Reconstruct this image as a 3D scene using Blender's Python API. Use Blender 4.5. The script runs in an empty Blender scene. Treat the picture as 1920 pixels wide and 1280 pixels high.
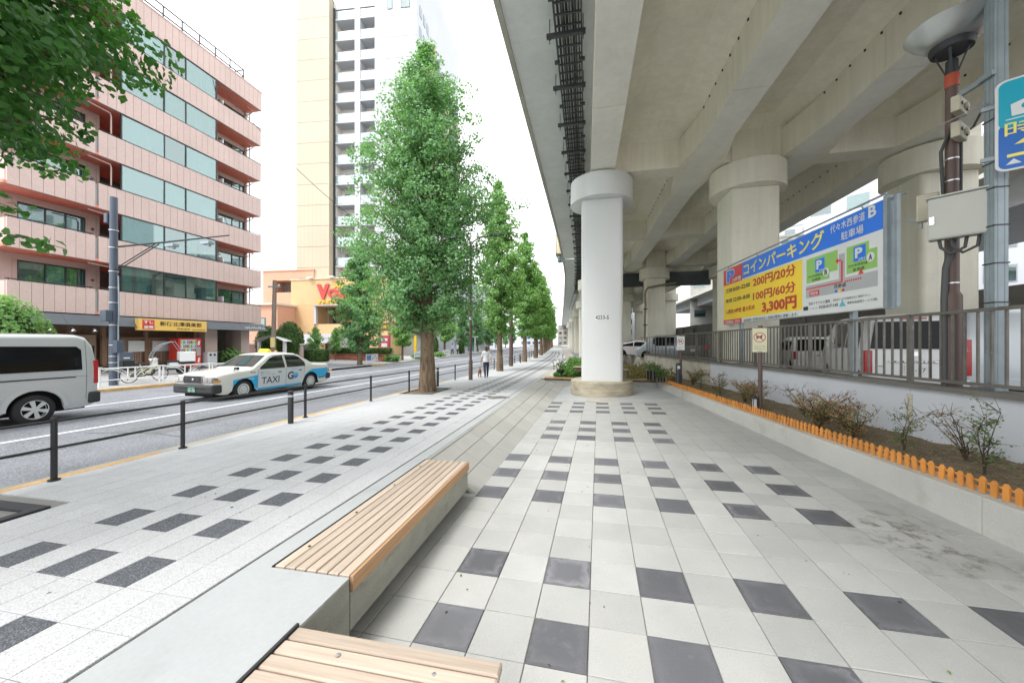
import bpy, bmesh, math, random
import numpy as np
from mathutils import Vector, Matrix

R = math.radians
SC = bpy.context.scene
COL = SC.collection
LIFT = 2.2                      # eye height above the lowest paving; everything is built relative to the eye and lifted at the end

# ---------------------------------------------------------------- camera
cam_d = bpy.data.cameras.new('camera')
cam = bpy.data.objects.new('camera', cam_d); COL.objects.link(cam)
cam.location = (0, 0, LIFT)
cam.rotation_euler = (R(90), 0, math.atan(138 / 668.0))
cam_d.sensor_width = 36; cam_d.lens = 36 * 668 / 1920.0
cam_d.clip_start = 0.05; cam_d.clip_end = 2000
SC.camera = cam
# ---------------------------------------------------------------- world: bright overcast noon
SUN_EL, SUN_AZ = 58, 215        # azimuth the light comes from, clockwise from +Y
W = bpy.data.worlds.new('World'); SC.world = W; W.use_nodes = True
wn, wl = W.node_tree.nodes, W.node_tree.links
wn.clear()
sky = wn.new('ShaderNodeTexSky'); sky.sky_type = 'NISHITA'; sky.sun_disc = False
sky.sun_elevation = R(SUN_EL); sky.sun_rotation = R(SUN_AZ); sky.dust_density = 4; sky.ozone_density = 1
hsv = wn.new('ShaderNodeHueSaturation'); hsv.inputs['Saturation'].default_value = 0.12
cl = wn.new('ShaderNodeMix'); cl.data_type = 'RGBA'; cl.inputs[0].default_value = 0.55
cl.inputs[7].default_value = (9.6, 9.8, 10.0, 1)      # even cloud layer
bg = wn.new('ShaderNodeBackground'); bg.inputs[1].default_value = 0.15
wo = wn.new('ShaderNodeOutputWorld')
wl.new(sky.outputs[0], hsv.inputs['Color']); wl.new(hsv.outputs[0], cl.inputs[6])
wl.new(cl.outputs[2], bg.inputs[0]); wl.new(bg.outputs[0], wo.inputs[0])
sun_d = bpy.data.lights.new('sun', 'SUN'); sun_d.energy = 1.1; sun_d.angle = R(16); sun_d.color = (1, .97, .92)
sun = bpy.data.objects.new('sun', sun_d); COL.objects.link(sun)
sun.rotation_euler = (R(90 - SUN_EL), 0, R(180 - SUN_AZ)); sun.location = (0, 0, 60)
SC.view_settings.view_transform = 'Standard'; SC.view_settings.look = 'None'
SC.view_settings.exposure = 1.06; SC.view_settings.gamma = 1; SC.view_settings.use_curve_mapping = False
SC.cycles.max_bounces = 10; SC.cycles.diffuse_bounces = 8; SC.cycles.glossy_bounces = 3
SC.cycles.transparent_max_bounces = 12; SC.cycles.caustics_reflective = False; SC.cycles.caustics_refractive = False

rng = random.Random(7)
NR = np.random.default_rng(11)

# ---------------------------------------------------------------- surfaces (metres relative to the eye)
def ye(Y): return Y if Y < 15 else 15 + 12 * (1 - math.exp(-(Y - 15) / 12))
def bend(Y):
    if Y < 25: return 0.0
    if Y < 60: return -.07 * (Y - 25) ** 2 / 70
    return -.07 * 17.5 - .07 * (Y - 60)
def z_road(X, Y): return -1.735 - .0155 * ye(Y)
def z_walk(X, Y): return -1.66 - .0155 * ye(Y) + .012 * (X - bend(Y) + 6.4)
def z_far(X, Y): return -1.735 - .0155 * ye(Y) + .12 + .025 * max(0, min(10, (-17.6 - X + bend(Y))))
PA = math.atan(162 / 668.) - math.atan(138 / 668.)
PC, PS = math.cos(PA), math.sin(PA)
def pq(X, Y): return X * PC - Y * PS, X * PS + Y * PC
def unpq(p, q): return p * PC + q * PS, -p * PS + q * PC
def z_plaza(X, Y):
    p, q = pq(X, Y)
    return -.4 * 5.1168 + .0255 * p - .0102 * q
def wallx(D, Y): return D / .98831 * 1.0 - .0507 * (Y)      # lines parallel to the retaining wall (D = offset)

# ---------------------------------------------------------------- mesh builder
class MB:
    def __init__(s): s.v = []; s.f = []; s.m = []
    def _add(s, vs, fs, mi=0):
        o = len(s.v); s.v += [tuple(map(float, v)) for v in vs]
        for f in fs: s.f.append(tuple(i + o for i in f)); s.m.append(mi)
        return s
    def box(s, x0, x1, y0, y1, z0, z1, mi=0):
        return s._add([(x0,y0,z0),(x1,y0,z0),(x1,y1,z0),(x0,y1,z0),(x0,y0,z1),(x1,y0,z1),(x1,y1,z1),(x0,y1,z1)],
            [(0,3,2,1),(4,5,6,7),(0,1,5,4),(1,2,6,5),(2,3,7,6),(3,0,4,7)], mi)
    def cbox(s, x0, x1, y0, y1, z0, z1, c=.004, mi=0):
        """box with a chamfered top edge"""
        vs = [(x0,y0,z0),(x1,y0,z0),(x1,y1,z0),(x0,y1,z0),(x0,y0,z1-c),(x1,y0,z1-c),(x1,y1,z1-c),(x0,y1,z1-c),
              (x0+c,y0+c,z1),(x1-c,y0+c,z1),(x1-c,y1-c,z1),(x0+c,y1-c,z1)]
        fs = [(0,3,2,1),(8,9,10,11)]
        for i in range(4):
            j = (i+1) % 4; fs += [(i,j,j+4,i+4),(i+4,j+4,j+8,i+8)]
        return s._add(vs, fs, mi)
    def hexa(s, p, mi=0):
        """8 corners: bottom 4 ccw then top 4"""
        return s._add(p, [(0,3,2,1),(4,5,6,7),(0,1,5,4),(1,2,6,5),(2,3,7,6),(3,0,4,7)], mi)
    def beam(s, a, b, w, h, mi=0, up=(0,0,1)):
        a, b = Vector(a), Vector(b); d = (b-a).normalized(); u = Vector(up)
        if abs(d.dot(u)) > .98: u = Vector((0,1,0))
        x = d.cross(u).normalized(); z = x.cross(d).normalized(); x *= w/2; z *= h/2
        return s.hexa([a-x-z, a+x-z, b+x-z, b-x-z, a-x+z, a+x+z, b+x+z, b-x+z], mi)
    def tube(s, pts, r, n=8, mi=0, caps=True):
        pts = [Vector(p) for p in pts]; rs = r if isinstance(r, (list, tuple)) else [r]*len(pts)
        vs = []; fs = []
        px = None
        for i, p in enumerate(pts):
            d = (pts[min(i+1, len(pts)-1)] - pts[max(i-1, 0)]).normalized()
            if px is None:
                u = Vector((0,0,1)) if abs(d.z) < .9 else Vector((1,0,0)); px = d.cross(u).normalized()
            else: px = (px - d*px.dot(d)).normalized()
            py = d.cross(px)
            for k in range(n):
                a = 2*math.pi*k/n; vs.append(p + px*math.cos(a)*rs[i] + py*math.sin(a)*rs[i])
        for i in range(len(pts)-1):
            for k in range(n):
                k2 = (k+1) % n; fs.append((i*n+k, i*n+k2, (i+1)*n+k2, (i+1)*n+k))
        if caps: fs += [tuple(range(n-1, -1, -1)), tuple(range((len(pts)-1)*n, len(pts)*n))]
        return s._add(vs, fs, mi)
    def lathe(s, prof, n=24, c=(0,0,0), axis='z', mi=0, caps=True):
        """profile of (radius, height)"""
        vs = []; fs = []; m = len(prof)
        for k in range(n):
            a = 2*math.pi*k/n
            for r, h in prof:
                x, y = r*math.cos(a), r*math.sin(a)
                vs.append({'z': (c[0]+x, c[1]+y, c[2]+h), 'y': (c[0]+x, c[1]+h, c[2]-y), 'x': (c[0]+h, c[1]+x, c[2]+y)}[axis])
        for k in range(n):
            k2 = (k+1) % n
            for i in range(m-1): fs.append((k*m+i, k2*m+i, k2*m+i+1, k*m+i+1))
        if caps and prof[0][0] > 1e-6: fs.append(tuple(k*m for k in range(n-1, -1, -1)))
        if caps and prof[-1][0] > 1e-6: fs.append(tuple(k*m+m-1 for k in range(n)))
        return s._add(vs, fs, mi)
    def prism(s, poly, a0, a1, plane='xy', mi=0):
        """polygon extruded along the remaining axis"""
        n = len(poly)
        def P(p, a): return {'xy': (p[0], p[1], a), 'xz': (p[0], a, p[1]), 'yz': (a, p[0], p[1])}[plane]
        vs = [P(p, a0) for p in poly] + [P(p, a1) for p in poly]
        fs = [tuple(range(n-1, -1, -1)), tuple(range(n, 2*n))] + [(i, (i+1) % n, n+(i+1) % n, n+i) for i in range(n)]
        return s._add(vs, fs, mi)
    def grid(s, fn, us, vs_, mi=0):
        """surface fn(u, v) sampled on two lists"""
        vs = [fn(u, v) for u in us for v in vs_]; n = len(vs_)
        fs = [(i*n+j, (i+1)*n+j, (i+1)*n+j+1, i*n+j+1) for i in range(len(us)-1) for j in range(n-1)]
        return s._add(vs, fs, mi)
    def quad(s, *p, mi=0): return s._add(p, [tuple(range(len(p)))], mi)
    def ball(s, c, r, n=10, m=7, sz=(1,1,1), mi=0):
        prof = [(max(1e-7, math.sin(math.pi*i/m))*1.0, -math.cos(math.pi*i/m)) for i in range(m+1)]
        o = len(s.v); s.lathe([(r*a, r*b) for a, b in prof], n, (0,0,0), 'z', mi)
        s.v[o:] = [(c[0]+v[0]*sz[0], c[1]+v[1]*sz[1], c[2]+v[2]*sz[2]) for v in s.v[o:]]
        return s
    def mesh(s, name, mats, smooth=None):
        me = bpy.data.meshes.new(name); me.from_pydata(s.v, [], s.f)
        for m in (mats if isinstance(mats, (list, tuple)) else [mats]): me.materials.append(m)
        if any(s.m): me.polygons.foreach_set('material_index', s.m)
        bm = bmesh.new(); bm.from_mesh(me)
        bmesh.ops.remove_doubles(bm, verts=bm.verts, dist=1e-5)
        bmesh.ops.recalc_face_normals(bm, faces=bm.faces); bm.to_mesh(me); bm.free()
        if smooth is not None:
            me.polygons.foreach_set('use_smooth', [True]*len(me.polygons))
            me.set_sharp_from_angle(angle=R(smooth))
        return me

def link(name, data, parent=None, loc=(0,0,0), rot=(0,0,0), scale=None):
    o = bpy.data.objects.new(name, data); COL.objects.link(o)
    o.location = loc; o.rotation_euler = rot
    if scale: o.scale = scale
    if parent: o.parent = parent
    return o
def tag(o, label=None, cat=None, group=None, kind=None):
    for k, v in (('label', label), ('category', cat), ('group', group), ('kind', kind)):
        if v: o[k] = v
    return o
def thing(name, label, cat, loc=(0,0,0), rz=0, group=None):
    o = link(name, None, None, loc, (0,0,rz)); o.empty_display_size = .2
    return tag(o, label, cat, group)
def part(name, mb, mats, parent, smooth=None, label=None, bevel=0, loc=(0,0,0), rot=(0,0,0)):
    me = mb if isinstance(mb, bpy.types.Mesh) else mb.mesh(name, mats, smooth)
    o = link(name, me, parent, loc, rot)
    if label: o['label'] = label
    if bevel:
        b = o.modifiers.new('bevel', 'BEVEL'); b.width = bevel; b.segments = 2; b.limit_method = 'ANGLE'; b.angle_limit = R(40)
    return o
def struct(name, mb, mats, smooth=None, parent=None, kind='structure'):
    o = part(name, mb, mats, parent, smooth)
    if parent is None or kind == 'stuff': o['kind'] = kind
    return o
KIDS = {}
def copy_tree(root, loc, rz, label=None, group=None, scale=None):
    kids = {}
    for o in SC.objects:
        if o.parent: kids.setdefault(o.parent.name, []).append(o)
    def rec(o, p):
        c = o.copy(); COL.objects.link(c)
        if p: c.parent = p
        for k in kids.get(o.name, []): rec(k, c)
        return c
    c = rec(root, None); c.location = loc; c.rotation_euler = (0,0,rz)
    if scale: c.scale = scale if isinstance(scale, tuple) else (scale,)*3
    if label: c['label'] = label
    if group: c['group'] = group
    return c
def B(*a, **k): return MB().box(*a, **k)

# ---------------------------------------------------------------- lettering (outlines turned into flat meshes)
def text_mb(s, size=1, width=None, height=None, bold=0, align='LEFT', line=1.0):
    cu = bpy.data.curves.new('lettering', 'FONT'); cu.body = s; cu.size = size; cu.align_x = align
    cu.resolution_u = 2; cu.offset = bold; cu.space_line = line; cu.fill_mode = 'FRONT'
    o = bpy.data.objects.new('lettering', cu); COL.objects.link(o)
    me = bpy.data.meshes.new_from_object(o)
    bpy.data.objects.remove(o); bpy.data.curves.remove(cu)
    mb = MB(); vs = [tuple(v.co) for v in me.vertices]; fs = [tuple(p.vertices) for p in me.polygons]
    bpy.data.meshes.remove(me)
    if vs and (width or height):
        x0, x1 = min(v[0] for v in vs), max(v[0] for v in vs); y0, y1 = min(v[1] for v in vs), max(v[1] for v in vs)
        sx = width/(x1-x0) if width else None; sy = height/(y1-y0) if height else sx
        sx = sx or sy
        ox = x0 if align == 'LEFT' else (x0+x1)/2
        vs = [((v[0]-ox)*sx, (v[1]-(y0 if height else 0))*sy, 0) for v in vs]
    mb.v = vs; mb.f = fs; mb.m = [0]*len(fs)
    return mb
def lettering(s, mat, parent, loc, size=1, width=None, height=None, bold=0, align='LEFT', rot=(90,0,0), name='lettering'):
    """flat print standing in the local xz plane, read from -y"""
    mb = text_mb(s, size, width, height, bold, align)
    me = bpy.data.meshes.new(name); me.from_pydata(mb.v, [], mb.f); me.materials.append(mat)
    return link(name, me, parent, loc, tuple(R(a) for a in rot))

# ---------------------------------------------------------------- materials
def _nodes(name):
    m = bpy.data.materials.new(name); m.use_nodes = True
    nt = m.node_tree; b = nt.nodes['Principled BSDF']
    return m, nt, b
def _n(nt, t, **kw):
    n = nt.nodes.new(t)
    for k, v in kw.items(): setattr(n, k, v)
    return n
def _pos(nt, stretch=None, obj=False):
    src = _n(nt, 'ShaderNodeTexCoord').outputs['Object'] if obj else _n(nt, 'ShaderNodeNewGeometry').outputs['Position']
    if stretch:
        mp = _n(nt, 'ShaderNodeMapping'); mp.inputs['Scale'].default_value = stretch
        nt.links.new(src, mp.inputs[0]); return mp.outputs[0]
    return src
def _noise(nt, vec, scale, detail=3, rough=.55):
    n = _n(nt, 'ShaderNodeTexNoise'); n.inputs['Scale'].default_value = scale; n.inputs['Detail'].default_value = detail
    n.inputs['Roughness'].default_value = rough; nt.links.new(vec, n.inputs['Vector']); return n.outputs['Fac']
def _map(nt, x, a, b, c, d):
    n = _n(nt, 'ShaderNodeMapRange'); n.inputs[1].default_value = a; n.inputs[2].default_value = b
    n.inputs[3].default_value = c; n.inputs[4].default_value = d; nt.links.new(x, n.inputs[0]); return n.outputs[0]
def _math(nt, op, a, b):
    n = _n(nt, 'ShaderNodeMath', operation=op)
    for i, x in enumerate((a, b)):
        if isinstance(x, (int, float)): n.inputs[i].default_value = x
        else: nt.links.new(x, n.inputs[i])
    return n.outputs[0]
def _mix(nt, f, a, b, mode='MIX'):
    n = _n(nt, 'ShaderNodeMix', data_type='RGBA', blend_type=mode)
    for i, x in ((0, f), (6, a), (7, b)):
        if isinstance(x, (int, float)): n.inputs[i].default_value = x
        elif isinstance(x, tuple): n.inputs[i].default_value = x if len(x) == 4 else x + (1,)
        else: nt.links.new(x, n.inputs[i])
    return n.outputs[2]
def _bump(nt, b, h, strength, dist=.01):
    n = _n(nt, 'ShaderNodeBump'); n.inputs['Strength'].default_value = strength; n.inputs['Distance'].default_value = dist
    nt.links.new(h, n.inputs['Height']); nt.links.new(n.outputs[0], b.inputs['Normal'])
def M(name, c, rough=.6, metal=0, var=.1, vs=1.5, fine=.0, fs=80, bump=0, bs=60, rv=0, coat=0, spec=.5, stretch=None,
      stain=None, stain_s=.8, stain_lo=.55, stain_hi=.75, obj=False):
    """plain surface: base colour with broad and fine uneven tone, optional stains, optional bump, per-object tone rv"""
    m, nt, b = _nodes(name)
    vec = _pos(nt, stretch, obj)
    k = _map(nt, _noise(nt, vec, vs, 4), .3, .7, 1-var, 1+var)
    if fine: k = _math(nt, 'MULTIPLY', k, _map(nt, _noise(nt, vec, fs, 2), .3, .7, 1-fine, 1+fine))
    if rv:
        oi = _n(nt, 'ShaderNodeObjectInfo'); k = _math(nt, 'MULTIPLY', k, _map(nt, oi.outputs['Random'], 0, 1, 1-rv, 1+rv))
    col = _mix(nt, 1.0, c, (1,1,1), 'MIX') if False else None
    mul = _n(nt, 'ShaderNodeVectorMath', operation='SCALE'); mul.inputs[0].default_value = c[:3]; nt.links.new(k, mul.inputs['Scale'])
    col = mul.outputs[0]
    if stain:
        f = _map(nt, _noise(nt, vec, stain_s, 6, .65), stain_lo, stain_hi, 0, 1); col = _mix(nt, f, col, stain)
    nt.links.new(col, b.inputs['Base Color'])
    b.inputs['Roughness'].default_value = rough; b.inputs['Metallic'].default_value = metal
    b.inputs['Specular IOR Level'].default_value = spec
    if coat: b.inputs['Coat Weight'].default_value = coat; b.inputs['Coat Roughness'].default_value = .06
    if bump: _bump(nt, b, _noise(nt, vec, bs, 3), bump, .02)
    return m
def M_glass(name, tint=(.6,.75,.75), refl=.25, rough=.02, body=(.05,.08,.08), opaque=.2):
    """window glass: part see-through, part mirror of the surroundings"""
    m, nt, b = _nodes(name); out = nt.nodes['Material Output']
    tr = _n(nt, 'ShaderNodeBsdfTransparent'); tr.inputs[0].default_value = tint + (1,)
    gl = _n(nt, 'ShaderNodeBsdfGlossy'); gl.inputs['Roughness'].default_value = rough; gl.inputs[0].default_value = (.9,.95,.95,1)
    b.inputs['Base Color'].default_value = body + (1,); b.inputs['Roughness'].default_value = .1; b.inputs['Specular IOR Level'].default_value = 0
    m1 = _n(nt, 'ShaderNodeMixShader'); m1.inputs[0].default_value = opaque
    nt.links.new(tr.outputs[0], m1.inputs[1]); nt.links.new(b.outputs[0], m1.inputs[2])
    lw = _n(nt, 'ShaderNodeLayerWeight'); lw.inputs[0].default_value = .22
    f = _map(nt, lw.outputs['Fresnel'], 0, 1, refl, 1)
    m2 = _n(nt, 'ShaderNodeMixShader'); nt.links.new(f, m2.inputs[0])
    nt.links.new(m1.outputs[0], m2.inputs[1]); nt.links.new(gl.outputs[0], m2.inputs[2])
    nt.links.new(m2.outputs[0], out.inputs[0])
    return m
def M_tile(name, c, dark):
    """concrete paving flag: grit, per-flag tone; the dark flags carry a pale bloom inside their rim"""
    m, nt, b = _nodes(name)
    pos = _pos(nt); oi = _n(nt, 'ShaderNodeObjectInfo')
    k = _map(nt, oi.outputs['Random'], 0, 1, .90 if not dark else .80, 1.06 if not dark else 1.2)
    k = _math(nt, 'MULTIPLY', k, _map(nt, _noise(nt, pos, 2.2, 5), .3, .7, .93, 1.06))
    k = _math(nt, 'MULTIPLY', k, _map(nt, _noise(nt, pos, 160, 2), .3, .7, .9, 1.1))
    mul = _n(nt, 'ShaderNodeVectorMath', operation='SCALE'); mul.inputs[0].default_value = c; nt.links.new(k, mul.inputs['Scale'])
    col = mul.outputs[0]
    if dark:
        tc = _n(nt, 'ShaderNodeTexCoord'); sep = _n(nt, 'ShaderNodeSeparateXYZ'); nt.links.new(tc.outputs['Object'], sep.inputs[0])
        ax = _math(nt, 'ABSOLUTE', sep.outputs[0], 0); ay = _math(nt, 'ABSOLUTE', sep.outputs[1], 0)
        e = _math(nt, 'MAXIMUM', ax, ay)
        w = _math(nt, 'ADD', e, _map(nt, _noise(nt, pos, 14, 5, .65), 0, 1, -.055, .055))
        up = _map(nt, w, .10, .165, 0, 1); dn = _map(nt, w, .172, .184, 1, 0)
        f = _math(nt, 'MULTIPLY', _math(nt, 'MULTIPLY', _math(nt, 'MULTIPLY', up, dn), _map(nt, _noise(nt, pos, 3.1, 4), .35, .7, .0, .8)), _map(nt, _math(nt, 'FRACT', _math(nt, 'MULTIPLY', oi.outputs['Random'], 7.3), 0), 0, 1, .25, 1))
        f2 = _map(nt, _noise(nt, pos, 5, 5, .7), .58, .8, 0, .35)
        col = _mix(nt, _math(nt, 'MAXIMUM', f, f2), col, (.33,.33,.355))
    else:
        f = _map(nt, _noise(nt, pos, .55, 6, .7), .56, .8, 0, .35); col = _mix(nt, f, col, (.38,.35,.29))
        f = _map(nt, _noise(nt, pos, 5.5, 6, .75), .66, .78, 0, .4); col = _mix(nt, f, col, (.24,.215,.175))
    nt.links.new(col, b.inputs['Base Color']); b.inputs['Roughness'].default_value = .75; b.inputs['Specular IOR Level'].default_value = .3
    _bump(nt, b, _noise(nt, pos, 220, 2), .25, .004)
    return m
def M_conc(name, c, streak=.10, form=1.8, lines=.10, rv=.03):
    """painted structural concrete: cloudy tone, water streaks down the faces, faint shutter lines, a few darker blots"""
    m, nt, b = _nodes(name); pos = _pos(nt); oi = _n(nt, 'ShaderNodeObjectInfo')
    k = _map(nt, _noise(nt, pos, .45, 5, .6), .3, .7, .92, 1.06)
    k = _math(nt, 'MULTIPLY', k, _map(nt, _noise(nt, _pos(nt, (2.6,2.6,.22)), 1.6, 5, .65), .35, .72, 1.03, 1-streak))
    k = _math(nt, 'MULTIPLY', k, _map(nt, _noise(nt, pos, 38, 2), .3, .7, .97, 1.03))
    k = _math(nt, 'MULTIPLY', k, _map(nt, oi.outputs['Random'], 0, 1, 1-rv, 1+rv))
    sep = _n(nt, 'ShaderNodeSeparateXYZ'); nt.links.new(pos, sep.inputs[0])
    for ax, per in ((1, form), (0, .9), (2, .9)):
        fr = _math(nt, 'FRACT', _math(nt, 'MULTIPLY', sep.outputs[ax], 1/per), 0)
        ln = _math(nt, 'MULTIPLY', _math(nt, 'LESS_THAN', fr, .012/per), _map(nt, _noise(nt, pos, 1.3, 3), .4, .62, 0, lines))
        k = _math(nt, 'MULTIPLY', k, _math(nt, 'SUBTRACT', 1.0, ln))
    mul = _n(nt, 'ShaderNodeVectorMath', operation='SCALE'); mul.inputs[0].default_value = c; nt.links.new(k, mul.inputs['Scale'])
    f = _map(nt, _noise(nt, pos, .8, 7, .72), .60, .78, 0, .35)
    nt.links.new(_mix(nt, f, mul.outputs[0], tuple(x*.72 for x in c)), b.inputs['Base Color'])
    b.inputs['Roughness'].default_value = .7; b.inputs['Specular IOR Level'].default_value = .35
    _bump(nt, b, _noise(nt, pos, 24, 4), .12, .01)
    return m
def M_speckle(name, c, spot, amount=.55, scale=150, rough=.7, rv=.04, var=.05, joints=None):
    """granite-like grain"""
    m, nt, b = _nodes(name); pos = _pos(nt)
    v = _n(nt, 'ShaderNodeTexVoronoi'); v.inputs['Scale'].default_value = scale; nt.links.new(pos, v.inputs['Vector'])
    sep = _n(nt, 'ShaderNodeSeparateColor'); nt.links.new(v.outputs['Color'], sep.inputs[0])
    f = _map(nt, sep.outputs[0], 1-amount*.6, 1-amount*.6+.06, 0, 1)
    oi = _n(nt, 'ShaderNodeObjectInfo')
    k = _math(nt, 'MULTIPLY', _map(nt, oi.outputs['Random'], 0, 1, 1-rv, 1+rv), _map(nt, _noise(nt, pos, 1.1, 5), .3, .7, 1-var, 1+var))
    mul = _n(nt, 'ShaderNodeVectorMath', operation='SCALE'); mul.inputs[0].default_value = c; nt.links.new(k, mul.inputs['Scale'])
    nt.links.new(_mix(nt, f, mul.outputs[0], spot), b.inputs['Base Color'])
    b.inputs['Roughness'].default_value = rough; b.inputs['Specular IOR Level'].default_value = .35
    _bump(nt, b, sep.outputs[1], .15, .003)
    return m
def M_leaf(name, a, b2, trans=.35, scale=3.0):
    m, nt, b = _nodes(name); pos = _pos(nt); out = nt.nodes['Material Output']
    g = _n(nt, 'ShaderNodeNewGeometry')
    f = _math(nt, 'ADD', _map(nt, _noise(nt, pos, scale, 3), .3, .7, 0, .6), _map(nt, g.outputs['Random Per Island'], 0, 1, 0, .4))
    col = _mix(nt, f, a, b2); nt.links.new(col, b.inputs['Base Color'])
    b.inputs['Roughness'].default_value = .5; b.inputs['Specular IOR Level'].default_value = .35
    t = _n(nt, 'ShaderNodeBsdfTranslucent'); nt.links.new(_mix(nt, 1.0, col, (1.2,1.4,.5), 'MULTIPLY'), t.inputs[0])
    ms = _n(nt, 'ShaderNodeMixShader'); ms.inputs[0].default_value = trans
    nt.links.new(b.outputs[0], ms.inputs[1]); nt.links.new(t.outputs[0], ms.inputs[2]); nt.links.new(ms.outputs[0], out.inputs[0])
    return m
def M_wood(name, c1, c2, rv=.12, grain=(60, 2.2, 60), rough=.6):
    m, nt, b = _nodes(name); tc = _n(nt, 'ShaderNodeTexCoord'); oi = _n(nt, 'ShaderNodeObjectInfo')
    add = _n(nt, 'ShaderNodeVectorMath', operation='ADD'); nt.links.new(tc.outputs['Object'], add.inputs[0])
    sc = _n(nt, 'ShaderNodeVectorMath', operation='SCALE'); sc.inputs[0].default_value = (13, 7, 5); nt.links.new(oi.outputs['Random'], sc.inputs['Scale'])
    nt.links.new(sc.outputs[0], add.inputs[1])
    mp = _n(nt, 'ShaderNodeMapping'); mp.inputs['Scale'].default_value = grain; nt.links.new(add.outputs[0], mp.inputs[0])
    f = _map(nt, _noise(nt, mp.outputs[0], 1.0, 6, .6), .32, .68, 0, 1)
    col = _mix(nt, f, c1, c2)
    k = _map(nt, oi.outputs['Random'], 0, 1, 1-rv, 1+rv)
    mul = _n(nt, 'ShaderNodeVectorMath', operation='SCALE'); nt.links.new(col, mul.inputs[0]); nt.links.new(k, mul.inputs['Scale'])
    nt.links.new(mul.outputs[0], b.inputs['Base Color']); b.inputs['Roughness'].default_value = rough; b.inputs['Specular IOR Level'].default_value = .3
    _bump(nt, b, f, .12, .004)
    return m
def M_emit(name, c, s):
    m, nt, b = _nodes(name); b.inputs['Base Color'].default_value = c + (1,)
    b.inputs['Emission Color'].default_value = c + (1,); b.inputs['Emission Strength'].default_value = s
    return m

K = {}
K['flag'] = M_tile('light_paving', (.47,.472,.458), False)
K['flag_dark'] = M_tile('dark_paving', (.14,.142,.155), True)
K['granite'] = M_speckle('light_granite', (.53,.538,.55), (.38,.385,.395), .42, 190)
K['granite_dark'] = M_speckle('dark_granite', (.078,.085,.10), (.19,.20,.22), .5, 170, rv=.1)
K['granite_grey'] = M_speckle('grey_granite', (.53,.54,.56), (.41,.42,.43), .42, 190)
K['joint'] = M('joint_sand', (.24,.235,.22), .9, var=.1)
K['smooth_conc'] = M('trowelled_concrete', (.44,.46,.47), .55, var=.07, vs=.9, fine=.03, fs=40, stain=(.345,.36,.365), stain_s=1.2)
K['cast_conc'] = M('formed_concrete', (.34,.335,.285), .8, var=.16, vs=2.2, fine=.12, fs=90, bump=.4, bs=45, stain=(.2,.19,.15), stain_s=2.5, stretch=(1,1,2.2))
K['planter_conc'] = M('planter_concrete', (.52,.52,.485), .8, var=.08, vs=1.2, fine=.06, fs=70, bump=.15, stain=(.38,.37,.33), stain_s=.9)
K['asphalt'] = M_speckle('asphalt', (.165,.175,.195), (.28,.29,.31), .5, 75, .85, 0, .2)
K['paint_white'] = M('road_paint', (.62,.64,.66), .6, var=.12, vs=3, fine=.1, fs=50)
K['kerb_stone'] = M('kerb_stone', (.4,.38,.33), .8, var=.15, vs=2, fine=.1)
K['kerb_yellow'] = M('kerb_yellow', (.58,.37,.16), .75, var=.2, vs=2.5, fine=.15, fs=40, stain=(.42,.38,.32), stain_s=1.5)
K['ground'] = M('ground_asphalt', (.3,.3,.3), .9, var=.1)
K['soil'] = M('soil', (.20,.155,.105), .95, var=.35, vs=6, fine=.3, fs=60, bump=.8, bs=30)
K['black'] = M('black_powder_coat', (.018,.02,.023), .4, var=.05)
K['dark_steel'] = M('dark_steel', (.035,.038,.042), .5, .3, var=.1)
K['galv'] = M('galvanised_steel', (.30,.355,.385), .5, .35, var=.12, vs=3, fine=.05)
K['chrome'] = M('chrome', (.75,.76,.78), .12, 1, var=.03)
K['alu'] = M('aluminium', (.62,.64,.66), .35, .8, var=.05)
K['rubber'] = M('rubber', (.022,.022,.024), .8, var=.1)
K['white'] = M('white_enamel', (.78,.79,.79), .35, var=.03)
K['grey_box'] = M('grey_enamel', (.5,.51,.46), .4, var=.04)
# ================================================================= GROUND, ROAD, PAVEMENTS
def strip(x0, x1, zf, ys, dz=0.0, mb=None, mi=0, skirt=None):
    mb = mb or MB()
    def fn(u, v): return (u + bend(v), v, zf(u + bend(v), v) + dz)
    mb.grid(fn, [x0, x1], ys, mi)
    if skirt:
        for x in (x0, x1): mb.grid(lambda u, v: (x + bend(v), v, zf(x + bend(v), v) + dz - u), [0, skirt], ys, mi)
    return mb
YS = [-14 + 3*i for i in range(32)] + [82 + 8*i for i in range(15)]
g = MB(); g.quad((-700,-700,-2.75), (700,-700,-2.75), (700,900,-2.75), (-700,900,-2.75))
struct('ground', g, K['ground'])
struct('road', strip(-17.5, -6.6, z_road, YS), K['asphalt'])
lm = MB()
for x in (-10.22, -14.02): strip(x, x+.15, z_road, [y for y in YS], .004, lm)
strip(-17.05, -16.95, z_road, [20 + 3*i for i in range(30)], .004, lm)
struct('lane_markings', lm, K['paint_white'])
cr = MB()                                                # tar-sealed cracks and a patched trench in the asphalt
for a in (((-8.9,3.0),(-8.6,4.2),(-8.75,5.6),(-8.5,7.4)), ((-9.7,5.2),(-8.4,5.5),(-7.4,5.35)), ((-12.6,7.2),(-11.0,7.0),(-10.5,7.1))):
    for (xa,ya),(xb,yb) in zip(a, a[1:]):
        dx, dy = yb-ya, xa-xb; l = math.hypot(dx, dy); dx *= .012/l; dy *= .012/l
        cr.quad(*[(x, y, z_road(x,y)+.003) for x, y in ((xa-dx,ya-dy),(xa+dx,ya+dy),(xb+dx,yb+dy),(xb-dx,yb-dy))])
struct('asphalt_cracks', cr, M('tar_seal', (.05,.05,.055), .6))
pt = MB()                                                # a relaid trench and two round covers in the carriageway
for x0, x1, y0, y1 in ((-9.3,-8.2,5.4,12.5),(-12.9,-12.1,14,30)): pt.grid(lambda u, v: (u, v, z_road(u,v)+.002), [x0,x1], [y0+(y1-y0)*i/6 for i in range(7)])
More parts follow.
